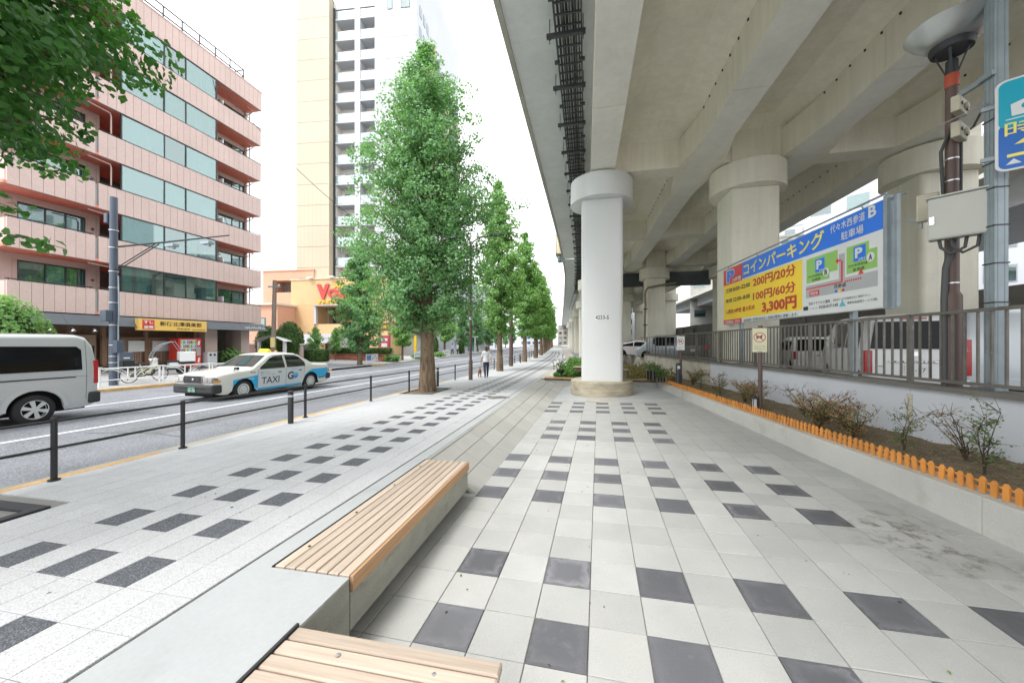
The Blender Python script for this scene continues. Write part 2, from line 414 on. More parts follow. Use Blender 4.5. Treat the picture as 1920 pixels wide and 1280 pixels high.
struct('asphalt_patch', pt, M_speckle('asphalt_relaid', (.14,.145,.155), (.24,.245,.255), .5, 75, .85, 0, .15))
for cx_, cy_, l in ((-9.0,14.6,'round iron cover in the carriageway beyond the taxi'),(-12.6,17.2,'round iron cover in the taxi lane')):
    o = part('road_manhole', MB().lathe([(.0001,.006),(.3,.006),(.33,.004)], 32), M('road_iron', (.12,.12,.12), .5, .3) if 'road_iron' not in bpy.data.materials else bpy.data.materials['road_iron'], None, loc=(cx_,cy_,z_road(cx_,cy_)))
    tag(o, l, 'manhole cover')
# gutters and kerbs
struct('gutter', strip(-6.95, -6.6, z_road, YS, .005), M('gutter_concrete', (.3,.29,.27), .85, var=.15, fine=.1))
kb = MB()
def kerb(mb, x0, x1, zf, ya, yb, mi):
    n = max(1, int((yb-ya)/.6))
    for i in range(n):
        a = ya + (yb-ya)*i/n + .004; b = ya + (yb-ya)*(i+1)/n - .004
        P = lambda x, y, dz: (x+bend(y), y, zf(x+bend(y), y)+dz)
        mb.hexa([P(x0,a,-.3), P(x1,a,-.3), P(x1,b,-.3), P(x0,b,-.3), P(x0,a,.0), P(x1,a,.0), P(x1,b,.0), P(x0,b,.0)], mi)
for ya, yb, mi in ((-6,4.35,1), (4.35,6.4,0), (6.4,9.6,1), (9.6,11.2,0), (11.2,16,1), (16,70,0)): kerb(kb, -6.6, -6.45, z_walk, ya, yb, mi)
struct('kerb_near', kb, [K['kerb_stone'], K['kerb_yellow']])
kf = MB()
for ya, yb, mi in ((-6,10.4,1), (10.4,13,1), (13,20.5,0), (20.5,22,1), (27,29,1), (29,70,0)): kerb(kf, -17.68, -17.5, z_far, ya, yb, mi)
struct('kerb_far', kf, [K['kerb_stone'], K['kerb_yellow']])
fp = MB()
fp.grid(lambda u, v: (u+bend(v), v, z_far(u+bend(v), v)-.003), [-60,-34,-27.6,-24,-20,-17.6], YS)
struct('pavement_far', fp, M_speckle('far_paving', (.42,.42,.42), (.32,.32,.32), .5, 60, .8))
dr = MB()                                                # driveway apron of the restaurant
dr.grid(lambda u, v: (u, v, z_far(u, v)+.004), [-24,-17.8], [20.4,22,24,26.5])
struct('driveway', dr, K['asphalt'])

# ---- near pavement: bedding sheet, then the stones laid on it
wb = strip(-6.47, -2.2, z_walk, YS, -.02); strip(-2.2, -1.0, z_walk, [18+2*i for i in range(31)], -.02, wb)
walk = struct('pavement', wb, K['joint'])
PX, PY, PX0, PY0 = .285, .3108, -3.312, 1.82             # stone module; a dark stone's corner at (PX0, PY0)
stones = []
for i in range(-11, 4):
    x = PX0 + i*PX
    if x + PX > -2.43: continue
    for j in range(-6, 230):
        y = PY0 + j*PY
        d = i in (-4, -2, 0) and j % 2 == 0
        stones.append((x, y, d))
def pit(x, y): return (-6.5 < x+.14 < -5.17 and (11.4 < y+.15 < 13.4 or .6 < y+.15 < 2.6))
stones = [s for s in stones if not pit(s[0], s[1]) and s[0] > -6.46]
near = sorted([s for s in stones if s[1] > .5], key=lambda s: math.hypot(s[0]*.75, s[1]) - (6.5 if s[2] else 0))[:300]
nset = set((s[0], s[1]) for s in near)
t = .004
def stone_mesh(mat): return MB().cbox(-PX/2+t/2, PX/2-t/2, -PY/2+t/2, PY/2-t/2, -.06, 0, .003).mesh('paving_stone', mat)
sm = {k: stone_mesh(K[k]) for k in ('granite', 'granite_dark', 'granite_grey')}
def stone_mat(x, y, d): return 'granite_dark' if d else 'granite_grey' if x < -5.3 and y > 3.0 else 'granite'
for x, y, d in near:
    cx, cy = x+PX/2, y+PY/2
    link('dark_paving_stone' if d else 'paving_stone', sm[stone_mat(x,y,d)], walk, (cx, cy, z_walk(cx,cy)+rng.uniform(-.0008,.0008)), (-.0155, -.012, 0))
far = MB()
for x, y, d in stones:
    if (x, y) in nset: continue
    if y > 34 and not d: continue
    k = ('granite', 'granite_dark', 'granite_grey').index(stone_mat(x,y,d)); g = t/2 if y < 34 else 0
    far.quad(*[(a+bend(b), b, z_walk(a+bend(b), b)+(.002 if y > 34 else 0)) for a, b in ((x+g,y+g),(x+PX-g,y+g),(x+PX-g,y+PY-g),(x+g,y+PY-g))], mi=k)
struct('distant_paving_stones', far, [K['granite'], K['granite_dark'], K['granite_grey']], parent=walk, kind='stuff')
fs = MB(); strip(-6.47, -2.45, z_walk, [34+2*i for i in range(40)], -.001, fs); strip(-2.45, -1.0, z_walk, [18+2*i for i in range(46)], -.001, fs, 1)
struct('distant_pavement', fs, [K['granite'], M('beige_path', (.44,.42,.37), .8, var=.05)])
# trowelled concrete band beside the stones (and beside the seats)
bd = MB()
def slab(mb, x0, x1, ya, yb, depth):
    ys = [ya + (yb-ya)*i/8 for i in range(9)]
    mb.grid(lambda u, v: (u, v, z_walk(u, v)), [x0, x1], ys)
    for x in (x0, x1): mb.grid(lambda u, v: (x, v, z_walk(x, v)-u), [0, depth], ys)
    for y in (ya, yb): mb.grid(lambda u, v: (v, y, z_walk(v, y)-u), [0, depth], [x0, x1])
slab(bd, -2.43, -1.605, -3, 2.19, .42); slab(bd, -2.43, -2.25, 2.19, 18.6, .5)
part('concrete_band', bd, K['smooth_conc'], walk)
# cast side of the band and undercut plinth
cs = MB(); cs.hexa([(-2.2,-3,-2.01),(-1.6,-3,-2.01),(-1.6,2.185,-2.01),(-2.2,2.185,-2.01),(-2.2,-3,-1.66),(-1.6,-3,z_walk(-1.6,-3)-.006),(-1.6,2.185,z_walk(-1.6,2.185)-.006),(-2.2,2.185,-1.68)])
part('cast_side', cs, K['cast_conc'], walk, bevel=.006)
ts = MB(); ts.lathe([(.0001,-.02),(.02,-.02),(.02,.004),(.0001,.004)], 12, (-1.598,1.95,-1.83), 'x')
part('tie_hole', ts, M('tie_hole_mortar', (.42,.41,.37), .8), walk)
pl = MB(); pl.box(-2.4, -2.12, -3, 4.7, -2.3, -2.0); part('undercut_base', pl, K['cast_conc'], walk)
# tree pits
def tree_pit(x0, x1, y0, y1):
    z = lambda x, y: z_walk(x, y)
    m = MB()
    P = lambda x, y, dz: (x, y, z(x, y)+dz)
    for a, b, c, d in ((x0,x1,y0,y0+.13), (x0,x1,y1-.13,y1), (x0,x0+.1,y0+.13,y1-.13), (x1-.1,x1,y0+.13,y1-.13)):
        m.hexa([P(a,c,-.1),P(b,c,-.1),P(b,d,-.1),P(a,d,-.1),P(a,c,.006),P(b,c,.006),P(b,d,.006),P(a,d,.006)])
    o = struct('tree_pit', m, M('rubber_paving', (.045,.048,.055), .85, var=.15, fine=.2, fs=120))
    s = MB(); s.grid(lambda u, v: (u, v, z(u,v)-.035+.05*math.exp(-((u-(x0+x1)/2)**2+(v-(y0+y1)/2)**2)*2.5)+rng.uniform(-.012,.012)), [x0+.1+(x1-x0-.2)*i/10 for i in range(11)], [y0+.13+(y1-y0-.26)*i/14 for i in range(15)])
    part('pit_soil', s, K['soil'], o, 60)
tree_pit(-6.44, -5.19, 11.45, 13.4); tree_pit(-6.44, -5.37, .55, 2.62)
# round and square covers let into the paving
mh = MB(); mh.lathe([(.0001,.003),(.30,.003),(.31,.002),(.33,.004),(.36,.003),(.365,-.02)], 40, (0,0,0))
for k in range(-4, 5):
    for l in range(-4, 5):
        if k*k+l*l < 17: mh.box(k*.06-.022, k*.06+.022, l*.06-.022, l*.06+.022, .002, .006)
o = part('manhole_cover', mh, M('iron_cover', (.23,.225,.2), .55, .3, var=.15), None, loc=(-2.70,11.0,z_walk(-2.7,11)+.001))
tag(o, 'round grey manhole cover at the edge of the dark paving stones', 'manhole cover')
gr = MB()
for k in range(4): gr.box(-.55+.005+k*.27, -.55+.265+k*.27, -.27, .27, 0, .007)
gr.box(-.6,.6,-.32,-.275,0,.009); gr.box(-.6,.6,.275,.32,0,.009); gr.box(-.6,-.555,-.275,.275,0,.009); gr.box(.535,.6,-.275,.275,0,.009)
o = part('drain_cover', gr, M('cover_concrete', (.46,.44,.38), .8, var=.12, fine=.1), None, loc=(.62,13.55,z_plaza(.62,13.55)+.002), rot=(0,0,-PA))
tag(o, 'square paved access cover in front of the white column base', 'access cover')

# ---- lower plaza laid with 40 cm flags
T0 = .4
pb = MB()
pb.grid(lambda p, q: (*unpq(p,q), z_plaza(*unpq(p,q))-.012), [-2.3, 6.5], [-4,2,6,10,13.48])
plaza = struct('plaza', pb, K['joint'])
pc = MB(); pc.grid(lambda p, q: (*unpq(p,q), z_plaza(*unpq(p,q))-.002), [-4.5, 5], [13.48,16,19,22]); struct('plaza_concrete', pc, K['smooth_conc'])
def is_dark(k, r):
    b, m = divmod(r+5, 8)
    return m in (0, 2, 4) and k % 2 == (1 if b % 2 == 0 else 0) and (-2 if b == 3 else -1 if b == 2 else 0) <= k <= (11 if b < 1 else 10 if b == 1 else 8)
flags = []
for k in range(-1, 15):
    for r in range(-8, 25):
        p, q = (k+.5-4.165)*T0, (r+.5+8.659)*T0
        X, Y = unpq(p, q)
        if X > wallx(4.2, Y)+.25: continue
        flags.append((p, q, is_dark(k, r)))
flags.sort(key=lambda f: math.hypot(f[0]-.6, f[1]-.4) - (3 if f[2] else 0))
g = .0032
fm = {d: MB().cbox(-T0/2+g, T0/2-g, -T0/2+g, T0/2-g, -.05, 0, .004).mesh('paving_flag', K['flag_dark' if d else 'flag']) for d in (True, False)}
for p, q, d in flags[:300]:
    X, Y = unpq(p, q)
    link('dark_paving_flag' if d else 'paving_flag', fm[d], plaza, (X, Y, z_plaza(X,Y)+rng.uniform(-.0012,.0012)), (-.0102+rng.uniform(-.002,.002), -.0255+rng.uniform(-.002,.002), -PA))
ff = MB()
for p, q, d in flags[300:]:
    h = T0/2-.003
    ff.quad(*[(*unpq(p+a*h, q+b*h), z_plaza(*unpq(p+a*h, q+b*h))) for a, b in ((-1,-1),(1,-1),(1,1),(-1,1))], mi=int(d))
K['flag_dark_plain'] = M('dark_flag_far', (.135,.136,.15), .75, var=.12, vs=3, fine=.1, fs=100)
struct('distant_paving_flags', ff, [K['flag'], K['flag_dark_plain']], parent=plaza, kind='stuff')
# sloping strips between the pavement and the plaza, beyond the seat
ap = MB(); ap.box(-2.3, -1.4, 4.76, 4.9, -2.3, -2.14)
apron = struct('ramp', ap, K['planter_conc'])
K['beige_strip'] = M('ramp_paving', (.46,.455,.425), .75, var=.07, vs=1.3, fine=.06, fs=120, rv=.06)
def ramp_pt(t, y):
    xa, za = -2.25, z_walk(-2.25, y)
    xb, _ = unpq((0-4.165)*T0, y); xb += .012
    zb = z_plaza(xb, y)
    return (xa+(xb-xa)*t, y, za+(zb-za)*t - .01*t*(1-t))
for k in range(3):
    for i in range(15):
        ya, yb = 4.8+.9*i, 4.8+.9*(i+1)
        m = MB(); q = [ramp_pt(a, b) for a, b in ((k/3+.006,ya+.003),((k+1)/3-.006,ya+.003),((k+1)/3-.006,yb-.003),(k/3+.006,yb-.003))]
        m.hexa([(x,y,z-.05) for x,y,z in q]+q); part('ramp_strip', m, K['beige_strip'], apron)
rb = MB(); rb.grid(lambda u, v: (lambda c: (c[0], c[1], c[2]-.03))(ramp_pt(u, v)), [0,.33,.67,1], [4.8+.9*i for i in range(16)]); part('ramp_bed', rb, K['joint'], apron)
# dropped leaves and twigs
lf = MB()
for i in range(120):
    if i < 55: X, Y = rng.uniform(-6,-2.5), rng.uniform(1,9); z = z_walk(X,Y)
    else: X, Y = rng.uniform(-1.2,3.6), rng.uniform(1.6,12); z = z_plaza(X,Y)
    s, a = rng.uniform(.006,.019), rng.uniform(0,6.28); c, d = math.cos(a)*s, math.sin(a)*s
    lf.quad((X-c,Y-d,z+.004), (X+d*.5,Y-c*.5,z+.008), (X+c,Y+d,z+.004), (X-d*.5,Y+c*.5,z+.012), mi=i % 3)
struct('dropped_leaves', lf, [M('dry_leaf', (.16,.10,.05), .8), M('green_leaf_fallen', (.18,.26,.06), .7), M('dark_litter', (.05,.045,.04), .9)], kind='stuff')
# damp earthy smear on the flags by the planter
dm = MB(); dm.grid(lambda a, b: (a, b, z_plaza(a, b)+.0035), [2.55+1.5*i/8 for i in range(9)], [3.3+2.2*i/8 for i in range(9)])
ms, nts, bs_ = _nodes('soil_smear'); bs_.inputs['Base Color'].default_value = (.16,.125,.08,1); bs_.inputs['Roughness'].default_value = .9
_g = _n(nts, 'ShaderNodeTexCoord'); _mp = _n(nts, 'ShaderNodeMapping'); _mp.inputs['Location'].default_value = (-1,-1,0); _mp.inputs['Scale'].default_value = (2,2,0); nts.links.new(_g.outputs['Generated'], _mp.inputs[0])
_l = _n(nts, 'ShaderNodeVectorMath', operation='LENGTH'); nts.links.new(_mp.outputs[0], _l.inputs[0])
_f = _math(nts, 'MULTIPLY', _map(nts, _l.outputs['Value'], .25, .95, 1, 0), _map(nts, _noise(nts, _pos(nts, (1,1,1)), 6.5, 8, .72), .5, .66, 0, .62))
nts.links.new(_f, bs_.inputs['Alpha'])
struct('soil_smear', dm, ms, kind='stuff')

# ================================================================= SEATS
K['slat'] = M_wood('pale_slat', (.44,.35,.28), (.57,.48,.395), .12, (55,1.6,55))
K['slat_x'] = M_wood('pale_slat_across', (.44,.35,.28), (.57,.48,.395), .12, (1.6,55,55))
K['slat_edge'] = M_wood('warm_board', (.47,.27,.14), (.59,.37,.21), .05, (55,1.6,55))
seat = thing('bench', 'long bench of lengthwise pale wooden slats on a cast concrete base beside the paving stones', 'bench', (-1.92,3.47,-2.13))
o = seat.location
sl = -.0155
def L(x, y, z): return (x-o.x, y-o.y, z-o.z)
w = (2.236-1.615)/7
for k in range(7):
    x0 = -2.236+k*w
    m = MB().cbox(-w/2+.005, w/2-.005, -1.262, 1.262, -.038, 0, .006)
    part('slat', m, K['slat'], seat, loc=L(x0+w/2, 3.472, z_walk(x0+w/2,3.472)+.004), rot=(sl,0,0))
m = MB().cbox(-.012, .012, -1.262, 1.262, -.105, 0, .003)
part('front_board', m, K['slat_edge'], seat, loc=L(-1.6, 3.472, z_walk(-1.6,3.472)+.003), rot=(sl,0,0))
m = MB().box(-.31,.29,-1.25,1.25,-.1,-.045); part('shadow_gap_frame', m, K['black'], seat, loc=L(-1.92,3.47,z_walk(-1.92,3.47)), rot=(sl,0,0))
m = MB().box(-.3,.315,-1.262,1.262,-.375,-.115); part('concrete_base', m, K['cast_conc'], seat, loc=L(-1.92,3.47,z_walk(-1.92,3.47)), rot=(sl,0,0), bevel=.006)
m = MB()
for y in (-1.0,-.4,.3,.95): m.lathe([(.0001,.0),(.011,.0),(.011,.004),(.0001,.005)], 8, (-.25,y,0))
part('screw_head', m, K['dark_steel'], seat, loc=L(-1.92,3.47,z_walk(-1.92,3.47)+.004), rot=(sl,0,0))
m = MB().box(-.006,.006,-1.27,1.27,-.1,0); part('edge_angle', m, K['black'], seat, loc=L(-2.244,3.47,z_walk(-2.244,3.47)+.004), rot=(sl,0,0))

seat2 = thing('bench', 'bench of crosswise wooden slats jutting into the plaza at the lower edge of the picture', 'bench', (-1.0,.9,-2.1))
o = seat2.location
for k in range(24):
    y1 = 1.752-k*.0905
    m = MB().cbox(-.597,.597,-.0405,.0405,-.045,0,.009)
    part('slat', m, K['slat_x'], seat2, loc=L(-1.009, y1-.045, z_walk(-1.0,y1)+.006), rot=(0,-.012,0))
for x in (-1.45,-.95,-.52):
    m = MB().box(-.03,.03,-1.1,1.1,-.11,-.047); part('bearer', m, K['black'], seat2, loc=L(x,.66,z_walk(-1,.66)))
for y in (1.45,-.2):
    m = MB().box(-.03,.03,-.03,.03,-.55,-.05); m.box(-.08,.08,-.08,.08,-.52,-.5); part('leg', m, K['black'], seat2, loc=L(-.6,y,z_walk(-1,y)))
m = MB()
for k in (1,3,5):
    for x in (-1.25,-.72): m.lathe([(.0001,0),(.012,0),(.012,.003),(.0001,.004)], 10, L(x, 1.752-k*.0905-.045, z_walk(-1,1.6)+.006))
part('screw_head', m, M('steel_screw', (.4,.4,.4), .35, .8), seat2)
m = MB().box(-.008,.008,-1.1,1.1,-.1,0); part('edge_angle', m, K['black'], seat2, loc=L(-1.612,.65,z_walk(-1.6,.65)+.003))

# ================================================================= PLANTER, RETAINING WALL, FENCES
zt = lambda Y: -1.51-.0215*Y                       # planter kerb top
zwall = lambda Y: -.72-.0102*Y                     # retaining wall top
zrail = lambda Y: .517-.0073*Y                     # fence rail
YA, YB = 1.2, 18.0
def rows(mb, D0, D1, zb, ztop, ya, yb, mi=0):
    mb.hexa([(wallx(D0,ya),ya,zb(ya)),(wallx(D1,ya),ya,zb(ya)),(wallx(D1,yb),yb,zb(yb)),(wallx(D0,yb),yb,zb(yb)),
             (wallx(D0,ya),ya,ztop(ya)),(wallx(D1,ya),ya,ztop(ya)),(wallx(D1,yb),yb,ztop(yb)),(wallx(D0,yb),yb,ztop(yb))], mi)
pk = thing('planter', 'long low concrete planter along the plaza below the car park wall', 'planter', (3.9,8,-2.1)); o = pk.location
for ya, yb in ((YA,4.6),(4.6,8.2),(8.2,12),(12,15.6),(15.6,18.25)):
    m = MB(); rows(m, 4.2, 4.5, lambda y: -2.5, zt, ya+.002, yb-.002); m.v = [L(*v) for v in m.v]; part('kerb_wall', m, K['planter_conc'], pk, bevel=.012)
m = MB(); n = 60
def soilz(t, y): return (zt(y)-.05)*(1-t)+(zt(y)+.02)*t
m.grid(lambda u, v: (wallx(4.5+1.42*u, v)-o.x, v-o.y, soilz(u, v)-o.z+rng.uniform(-.025,.025)), [i/9 for i in range(10)], [YA+(24-YA)*i/80 for i in range(81)])
part('soil', m, K['soil'], pk, 70)
rw = thing('retaining_wall', 'white painted retaining wall with a weathered grey stretch, carrying the car park fence', 'wall', (5.4,12,-2.2)); o = rw.location
K['wall_white'] = M('wall_white_paint', (.60,.63,.68), .7, var=.05, vs=.8, fine=.02, stain=(.5,.5,.47), stain_s=.7, stain_lo=.6, stain_hi=.85)
K['wall_old'] = M('wall_weathered', (.52,.49,.42), .85, var=.18, vs=1.4, fine=.1, stain=(.22,.2,.17), stain_s=1.1, bump=.3)
for ya, yb, mat in ((1.0,7.55,'wall_white'),(7.55,16.4,'wall_white'),(16.4,26,'wall_old'),(26,44,'wall_old')):
    m = MB(); rows(m, 5.9, 6.25, lambda y: -2.6, zwall, ya+.004, yb-.004); m.v = [L(*v) for v in m.v]; part('wall_section', m, K[mat], rw, bevel=.01)
m = MB(); rows(m, 5.82, 6.3, lambda y: zwall(y)+.001, lambda y: zwall(y)+.07, 1.0, 44); m.v = [L(*v) for v in m.v]; part('coping', m, M('coping_grey', (.16,.155,.14), .8, var=.2, fine=.1), rw)
m = MB(); rows(m, 5.885, 5.9, lambda y: -1.6, lambda y: zwall(y)-.12, 7.5, 7.6); m.v = [L(*v) for v in m.v]; part('drip_stain', m, K['wall_old'], rw)
pg = MB(); pg.grid(lambda u, v: (wallx(u, v), v, -1.22-.005*v), [6.2, 45], [-6,10,30,60,120]); struct('parking_ground', pg, M('lot_asphalt', (.10,.10,.10), .85, var=.2, fine=.1))

fe = thing('metal_fence', 'weathered brown-grey metal bar fence on the retaining wall in front of the parked cars', 'fence', (5.4,12,-.8)); o = fe.location
K['fence'] = M('fence_bronze', (.17,.16,.145), .5, .35, var=.2, vs=4, fine=.1, stain=(.3,.29,.26), stain_s=6, stain_lo=.62)
P0, NB = .1745, 15
fy0 = 2.0
bar = MB().box(-.014,.014,-.012,.012,0,1).mesh('fence_bar', K['fence'])
post = MB().box(-.035,.035,-.03,.03,0,1).mesh('fence_post', K['fence'])
cnt = 0; y = 2.35; bay = 0
while y < 31:
    ya, yb = y, y+P0*NB
    b0 = lambda y: zwall(y)+.16
    for j in range(NB):
        yy = ya+j*P0; x = wallx(5.93, yy)
        if ya > 18.5 and j % 5: continue
        if j == 0:
            link('fence_post', post, fe, L(x, yy, zwall(yy)+.06), (0,0,R(2.9)), (1,1,zrail(yy)+.02-zwall(yy)-.06))
        else:
            h = zrail(yy)-.02-b0(yy)
            link('fence_bar', bar, fe, L(x, yy, b0(yy)), (0,0,R(2.9)), (1,1,h))
    for nm, za, hh in (('top_rail', lambda y: zrail(y)-.035, .05), ('bottom_rail', lambda y: zwall(y)+.13, .05)):
        m = MB(); rows(m, 5.905, 5.955, za, lambda y: za(y)+hh, ya+.036, yb-.036); m.v = [L(*v) for v in m.v]; part(nm, m, K['fence'], fe)
    y = yb; bay += 1
# orange toy-size picket edging
pf = thing('picket_fence', 'knee-low bright orange picket edging along the planter', 'picket fence', (3.8,9,-1.7)); o = pf.location
K['orange'] = M('orange_plastic', (.66,.27,.055), .5, var=.12, vs=5, rv=.14)
pm = MB().prism([(-.028,0),(.028,0),(.028,.14),(.009,.172),(-.009,.172),(-.028,.14)], -.009, .009, 'yz').mesh('picket', K['orange'])
y = 2.2; k = 0
while y < 16.7:
    link('picket', pm, pf, L(wallx(4.33,y), y, zt(y)+rng.uniform(-.004,.004)), (rng.uniform(-.05,.05), rng.uniform(-.09,.09), R(2.9)+rng.uniform(-.07,.07)))
    y += .1055; k += 1
for dz in (.04,.105):
    for ya in (2.15,5.8,9.4,13):
        m = MB(); rows(m, 4.345, 4.358, lambda y: zt(y)+dz, lambda y: zt(y)+dz+.02, ya, ya+3.58); m.v = [L(*v) for v in m.v]; part('rail', m, K['orange'], pf)

# planter with wooden seat top behind the white column, and the bed beyond it
fp2 = thing('planter', 'concrete planter with a wooden seat board behind the base of the white column', 'planter', (.8,18.3,-2.25)); o = fp2.location
K['seat_board'] = M_wood('planter_board', (.36,.20,.10), (.48,.29,.15), .08, (1.5,40,40))
zs = -1.83
def lb(x0,x1,y0,y1,z0,z1): return MB().box(x0-o.x,x1-o.x,y0-o.y,y1-o.y,z0-o.z,z1-o.z)
part('front_wall', lb(-2.0,3.35,18.1,18.35,-2.5,zs-.07), K['planter_conc'], fp2, bevel=.01)
part('side_wall', lb(-2.0,-1.75,18.352,40,-2.5,zs-.07), K['planter_conc'], fp2, bevel=.01)
for y0 in (18.04,18.17,18.30): part('seat_board', lb(-2.05,3.42,y0,y0+.12,zs-.068,zs), K['seat_board'], fp2, bevel=.008)
part('seat_apron', lb(-2.03,3.4,18.05,18.085,zs-.12,zs-.07), M('dark_board', (.07,.045,.03), .6), fp2)
for k, xx in enumerate((4.2,4.35)):
    m = MB(); rows(m, xx-.05, xx+.09, lambda y: zt(y)+.01, lambda y: zt(y)+.06, 16.0, 18.02); m.v = [L(*v) for v in m.v]; part('seat_board', m, K['seat_board'], fp2)
m = MB(); m.grid(lambda u, v: (u-o.x, v-o.y, -1.93-.004*(v-18)-o.z+rng.uniform(-.03,.03)), [-1.76+5.6*i/12 for i in range(13)], [18.4+22*i/50 for i in range(51)]); part('soil', m, K['soil'], fp2, 70)
# ================================================================= ELEVATED EXPRESSWAY
K['conc_beige'] = M_conc('painted_beige_concrete', (.82,.79,.68), .08)
K['conc_soffit'] = M_conc('girder_soffit', (.83,.82,.75), .05)
K['conc_grey'] = M_conc('slab_grey_paint', (.78,.80,.81), .05, 2.4, .14)
K['conc_edge'] = M('edge_beam', (.46,.45,.40), .8, var=.1, vs=1, fine=.05, stain=(.2,.19,.17), stain_s=1.5, stain_lo=.6)
K['pier_white'] = M('pier_white_paint', (.72,.74,.745), .38, var=.025, vs=.5)
K['pier_beige'] = M_conc('pier_beige_paint', (.78,.755,.645), .08)
K['plinth'] = M('plinth_concrete', (.42,.375,.285), .85, var=.22, vs=1.6, fine=.12, fs=40, bump=.3, stain=(.25,.225,.17), stain_s=1.3, stretch=(1,1,3))
ZS, ZG = 8.18, 6.75
vd = thing('elevated_expressway', 'elevated expressway deck on beige girders spanning over the plaza and car park', 'viaduct', (4,15.5,-2.2)); o = vd.location
def sw(mb, x0, x1, z0, z1, ys, faces='lrbt', mi=0):
    """box section swept along the deck's curve"""
    def P(x, y, z): return (x+bend(y)-o.x, y-o.y, z-o.z)
    a = {'l': lambda t, y: P(x0,y,z0+(z1-z0)*t), 'r': lambda t, y: P(x1,y,z0+(z1-z0)*t), 'b': lambda t, y: P(x0+(x1-x0)*t,y,z0), 't': lambda t, y: P(x0+(x1-x0)*t,y,z1)}
    for f in faces: mb.grid(a[f], [0,1], ys, mi)
    for y in (ys[0], ys[-1]): mb.quad(P(x0,y,z0), P(x1,y,z0), P(x1,y,z1), P(x0,y,z1), mi=mi)
    return mb
S1 = [-14,0,12,25,30,35.6]; S2 = [36.0] + [40+5*i for i in range(30)]
for ys in (S1, S2):
    part('deck_slab', sw(MB(), .2, 13.2, ZS, ZS+.3, ys), K['conc_beige'], vd)
    part('deck_cantilever', sw(MB(), -2.02, .198, ZS+.01, ZS+.3, ys), K['conc_grey'], vd)
    part('edge_beam', sw(MB(), -2.16, -2.022, ZS-.06, ZS+.55, ys), K['conc_edge'], vd)
    part('parapet', sw(MB(), -2.14, -1.95, ZS+.552, ZS+1.5, ys), K['conc_edge'], vd)
    part('parapet', sw(MB(), 13.05, 13.25, ZS+.302, ZS+1.5, ys), K['conc_edge'], vd)
GX = ((.21,1.13),(3.87,4.8),(7.34,8.2),(10.9,11.85))
cuts = [-14,-8.6,-3.6,1.4,6.2,10.6,14.9,19.6,24.6,29.6,35.6]
for x0, x1 in GX:
    for ya, yb in zip(cuts, cuts[1:]):
        m = sw(MB(), x0, x1, ZG, ZS-.002, [ya+.008,(ya+yb)/2,yb-.008], 'lr'); sw(m, x0, x1, ZG, ZG+.001, [ya+.008,(ya+yb)/2,yb-.008], 'b', 1)
        part('girder_segment', m, [K['conc_beige'], K['conc_soffit']], vd)
    for ya, yb in zip(S2[::3], S2[3::3]):
        m = sw(MB(), x0, x1, ZG, ZS-.002, [ya+.01,(ya*2+yb)/3,(ya+2*yb)/3,yb-.01], 'lr'); sw(m, x0, x1, ZG, ZG+.001, [ya+.01,(ya*2+yb)/3,(ya+2*yb)/3,yb-.01], 'b', 1)
        part('girder_segment', m, [K['conc_beige'], K['conc_soffit']], vd)
    # haunches swelling out over the piers
    for yp in (15.3, 34.4) if x0 > 1 else ():
        m = MB(); P = lambda x, y, z: (x-o.x+bend(yp), y-o.y, z-o.z)
        for sx, xe in ((-1, x0), (1, x1)):
            pts = [(xe, yp-2.4), (xe+sx*.34, yp-.41), (xe+sx*.34, yp+.41), (xe, yp+2.4)]
            m._add([P(a,b,ZG+.004) for a,b in pts]+[P(a,b,ZS-.4) for a,b in pts], [(0,1,2,3),(0,1,5,4),(1,2,6,5),(2,3,7,6),(4,5,6,7)])
        part('haunch', m, K['conc_beige'], vd)
for yc in (-4.2, 5.7, 15.25, 24.8, 34.4, 44, 53, 62, 71.5, 81, 90, 100, 108.5):
    for (a0, a1), (b0, b1) in zip(GX, GX[1:]):
        m = MB(); P = lambda x, y, z: (x-o.x+bend(yc), y-o.y, z-o.z)
        x0, x1 = a1+.003, b0-.003
        m.hexa([P(x0,yc-.4,ZG+.01),P(x1,yc-.4,ZG+.01),P(x1,yc+.4,ZG+.01),P(x0,yc+.4,ZG+.01),P(x0,yc-.4,ZS-.004),P(x1,yc-.4,ZS-.004),P(x1,yc+.4,ZS-.004),P(x0,yc+.4,ZS-.004)])
        part('cross_beam', m, K['conc_beige'], vd)
        m = MB()                                           # chamfer where slab meets beam
        for s in (-1, 1):
            m._add([P(x0,yc+s*.4,ZS-.33),P(x1,yc+s*.4,ZS-.33),P(x1,yc+s*.95,ZS-.005),P(x0,yc+s*.95,ZS-.005)], [(0,1,2,3)])
        part('beam_fillet', m, K['conc_beige'], vd)
m = MB()                                                   # long fillets between girders and slab
for (a0, a1), (b0, b1) in zip(GX, GX[1:]):
    for ys in (S1, S2):
        for xa, xb in ((a1, a1+.75), (b0, b0-.75)):
            m.grid(lambda t, y: (xa+(xb-xa)*t+bend(y)-o.x, y-o.y, ZS-.3*(1-t)-.004-o.z), [0,1], ys)
part('slab_fillet', m, K['conc_beige'], vd)
m = MB()                                                   # anchor bolts along the girder flanks
for x in (3.865, 7.335, 10.895):
    for k in range(60):
        y = -8+.55*k
        if abs((y-15.25+4.8) % 9.6-4.8) > 1.0: m.box(x-.03-o.x, x-o.x, y-.02-o.y, y+.02-o.y, ZS-.42-o.z, ZS-.37-o.z)
so = part('anchor_bolts', m, K['dark_steel'], vd); so['kind'] = 'stuff'
m = MB(); P = lambda x, y, z: (x-o.x, y-o.y, z-o.z)
m.box(*[v for v in (.3-o.x+bend(37), 11.5-o.x, 36.5-o.y, 36.9-o.y, 5.35-o.z, 6.66-o.z)]); part('steel_end_beam', m, M('painted_dark_beam', (.05,.06,.07), .5, var=.15), vd)
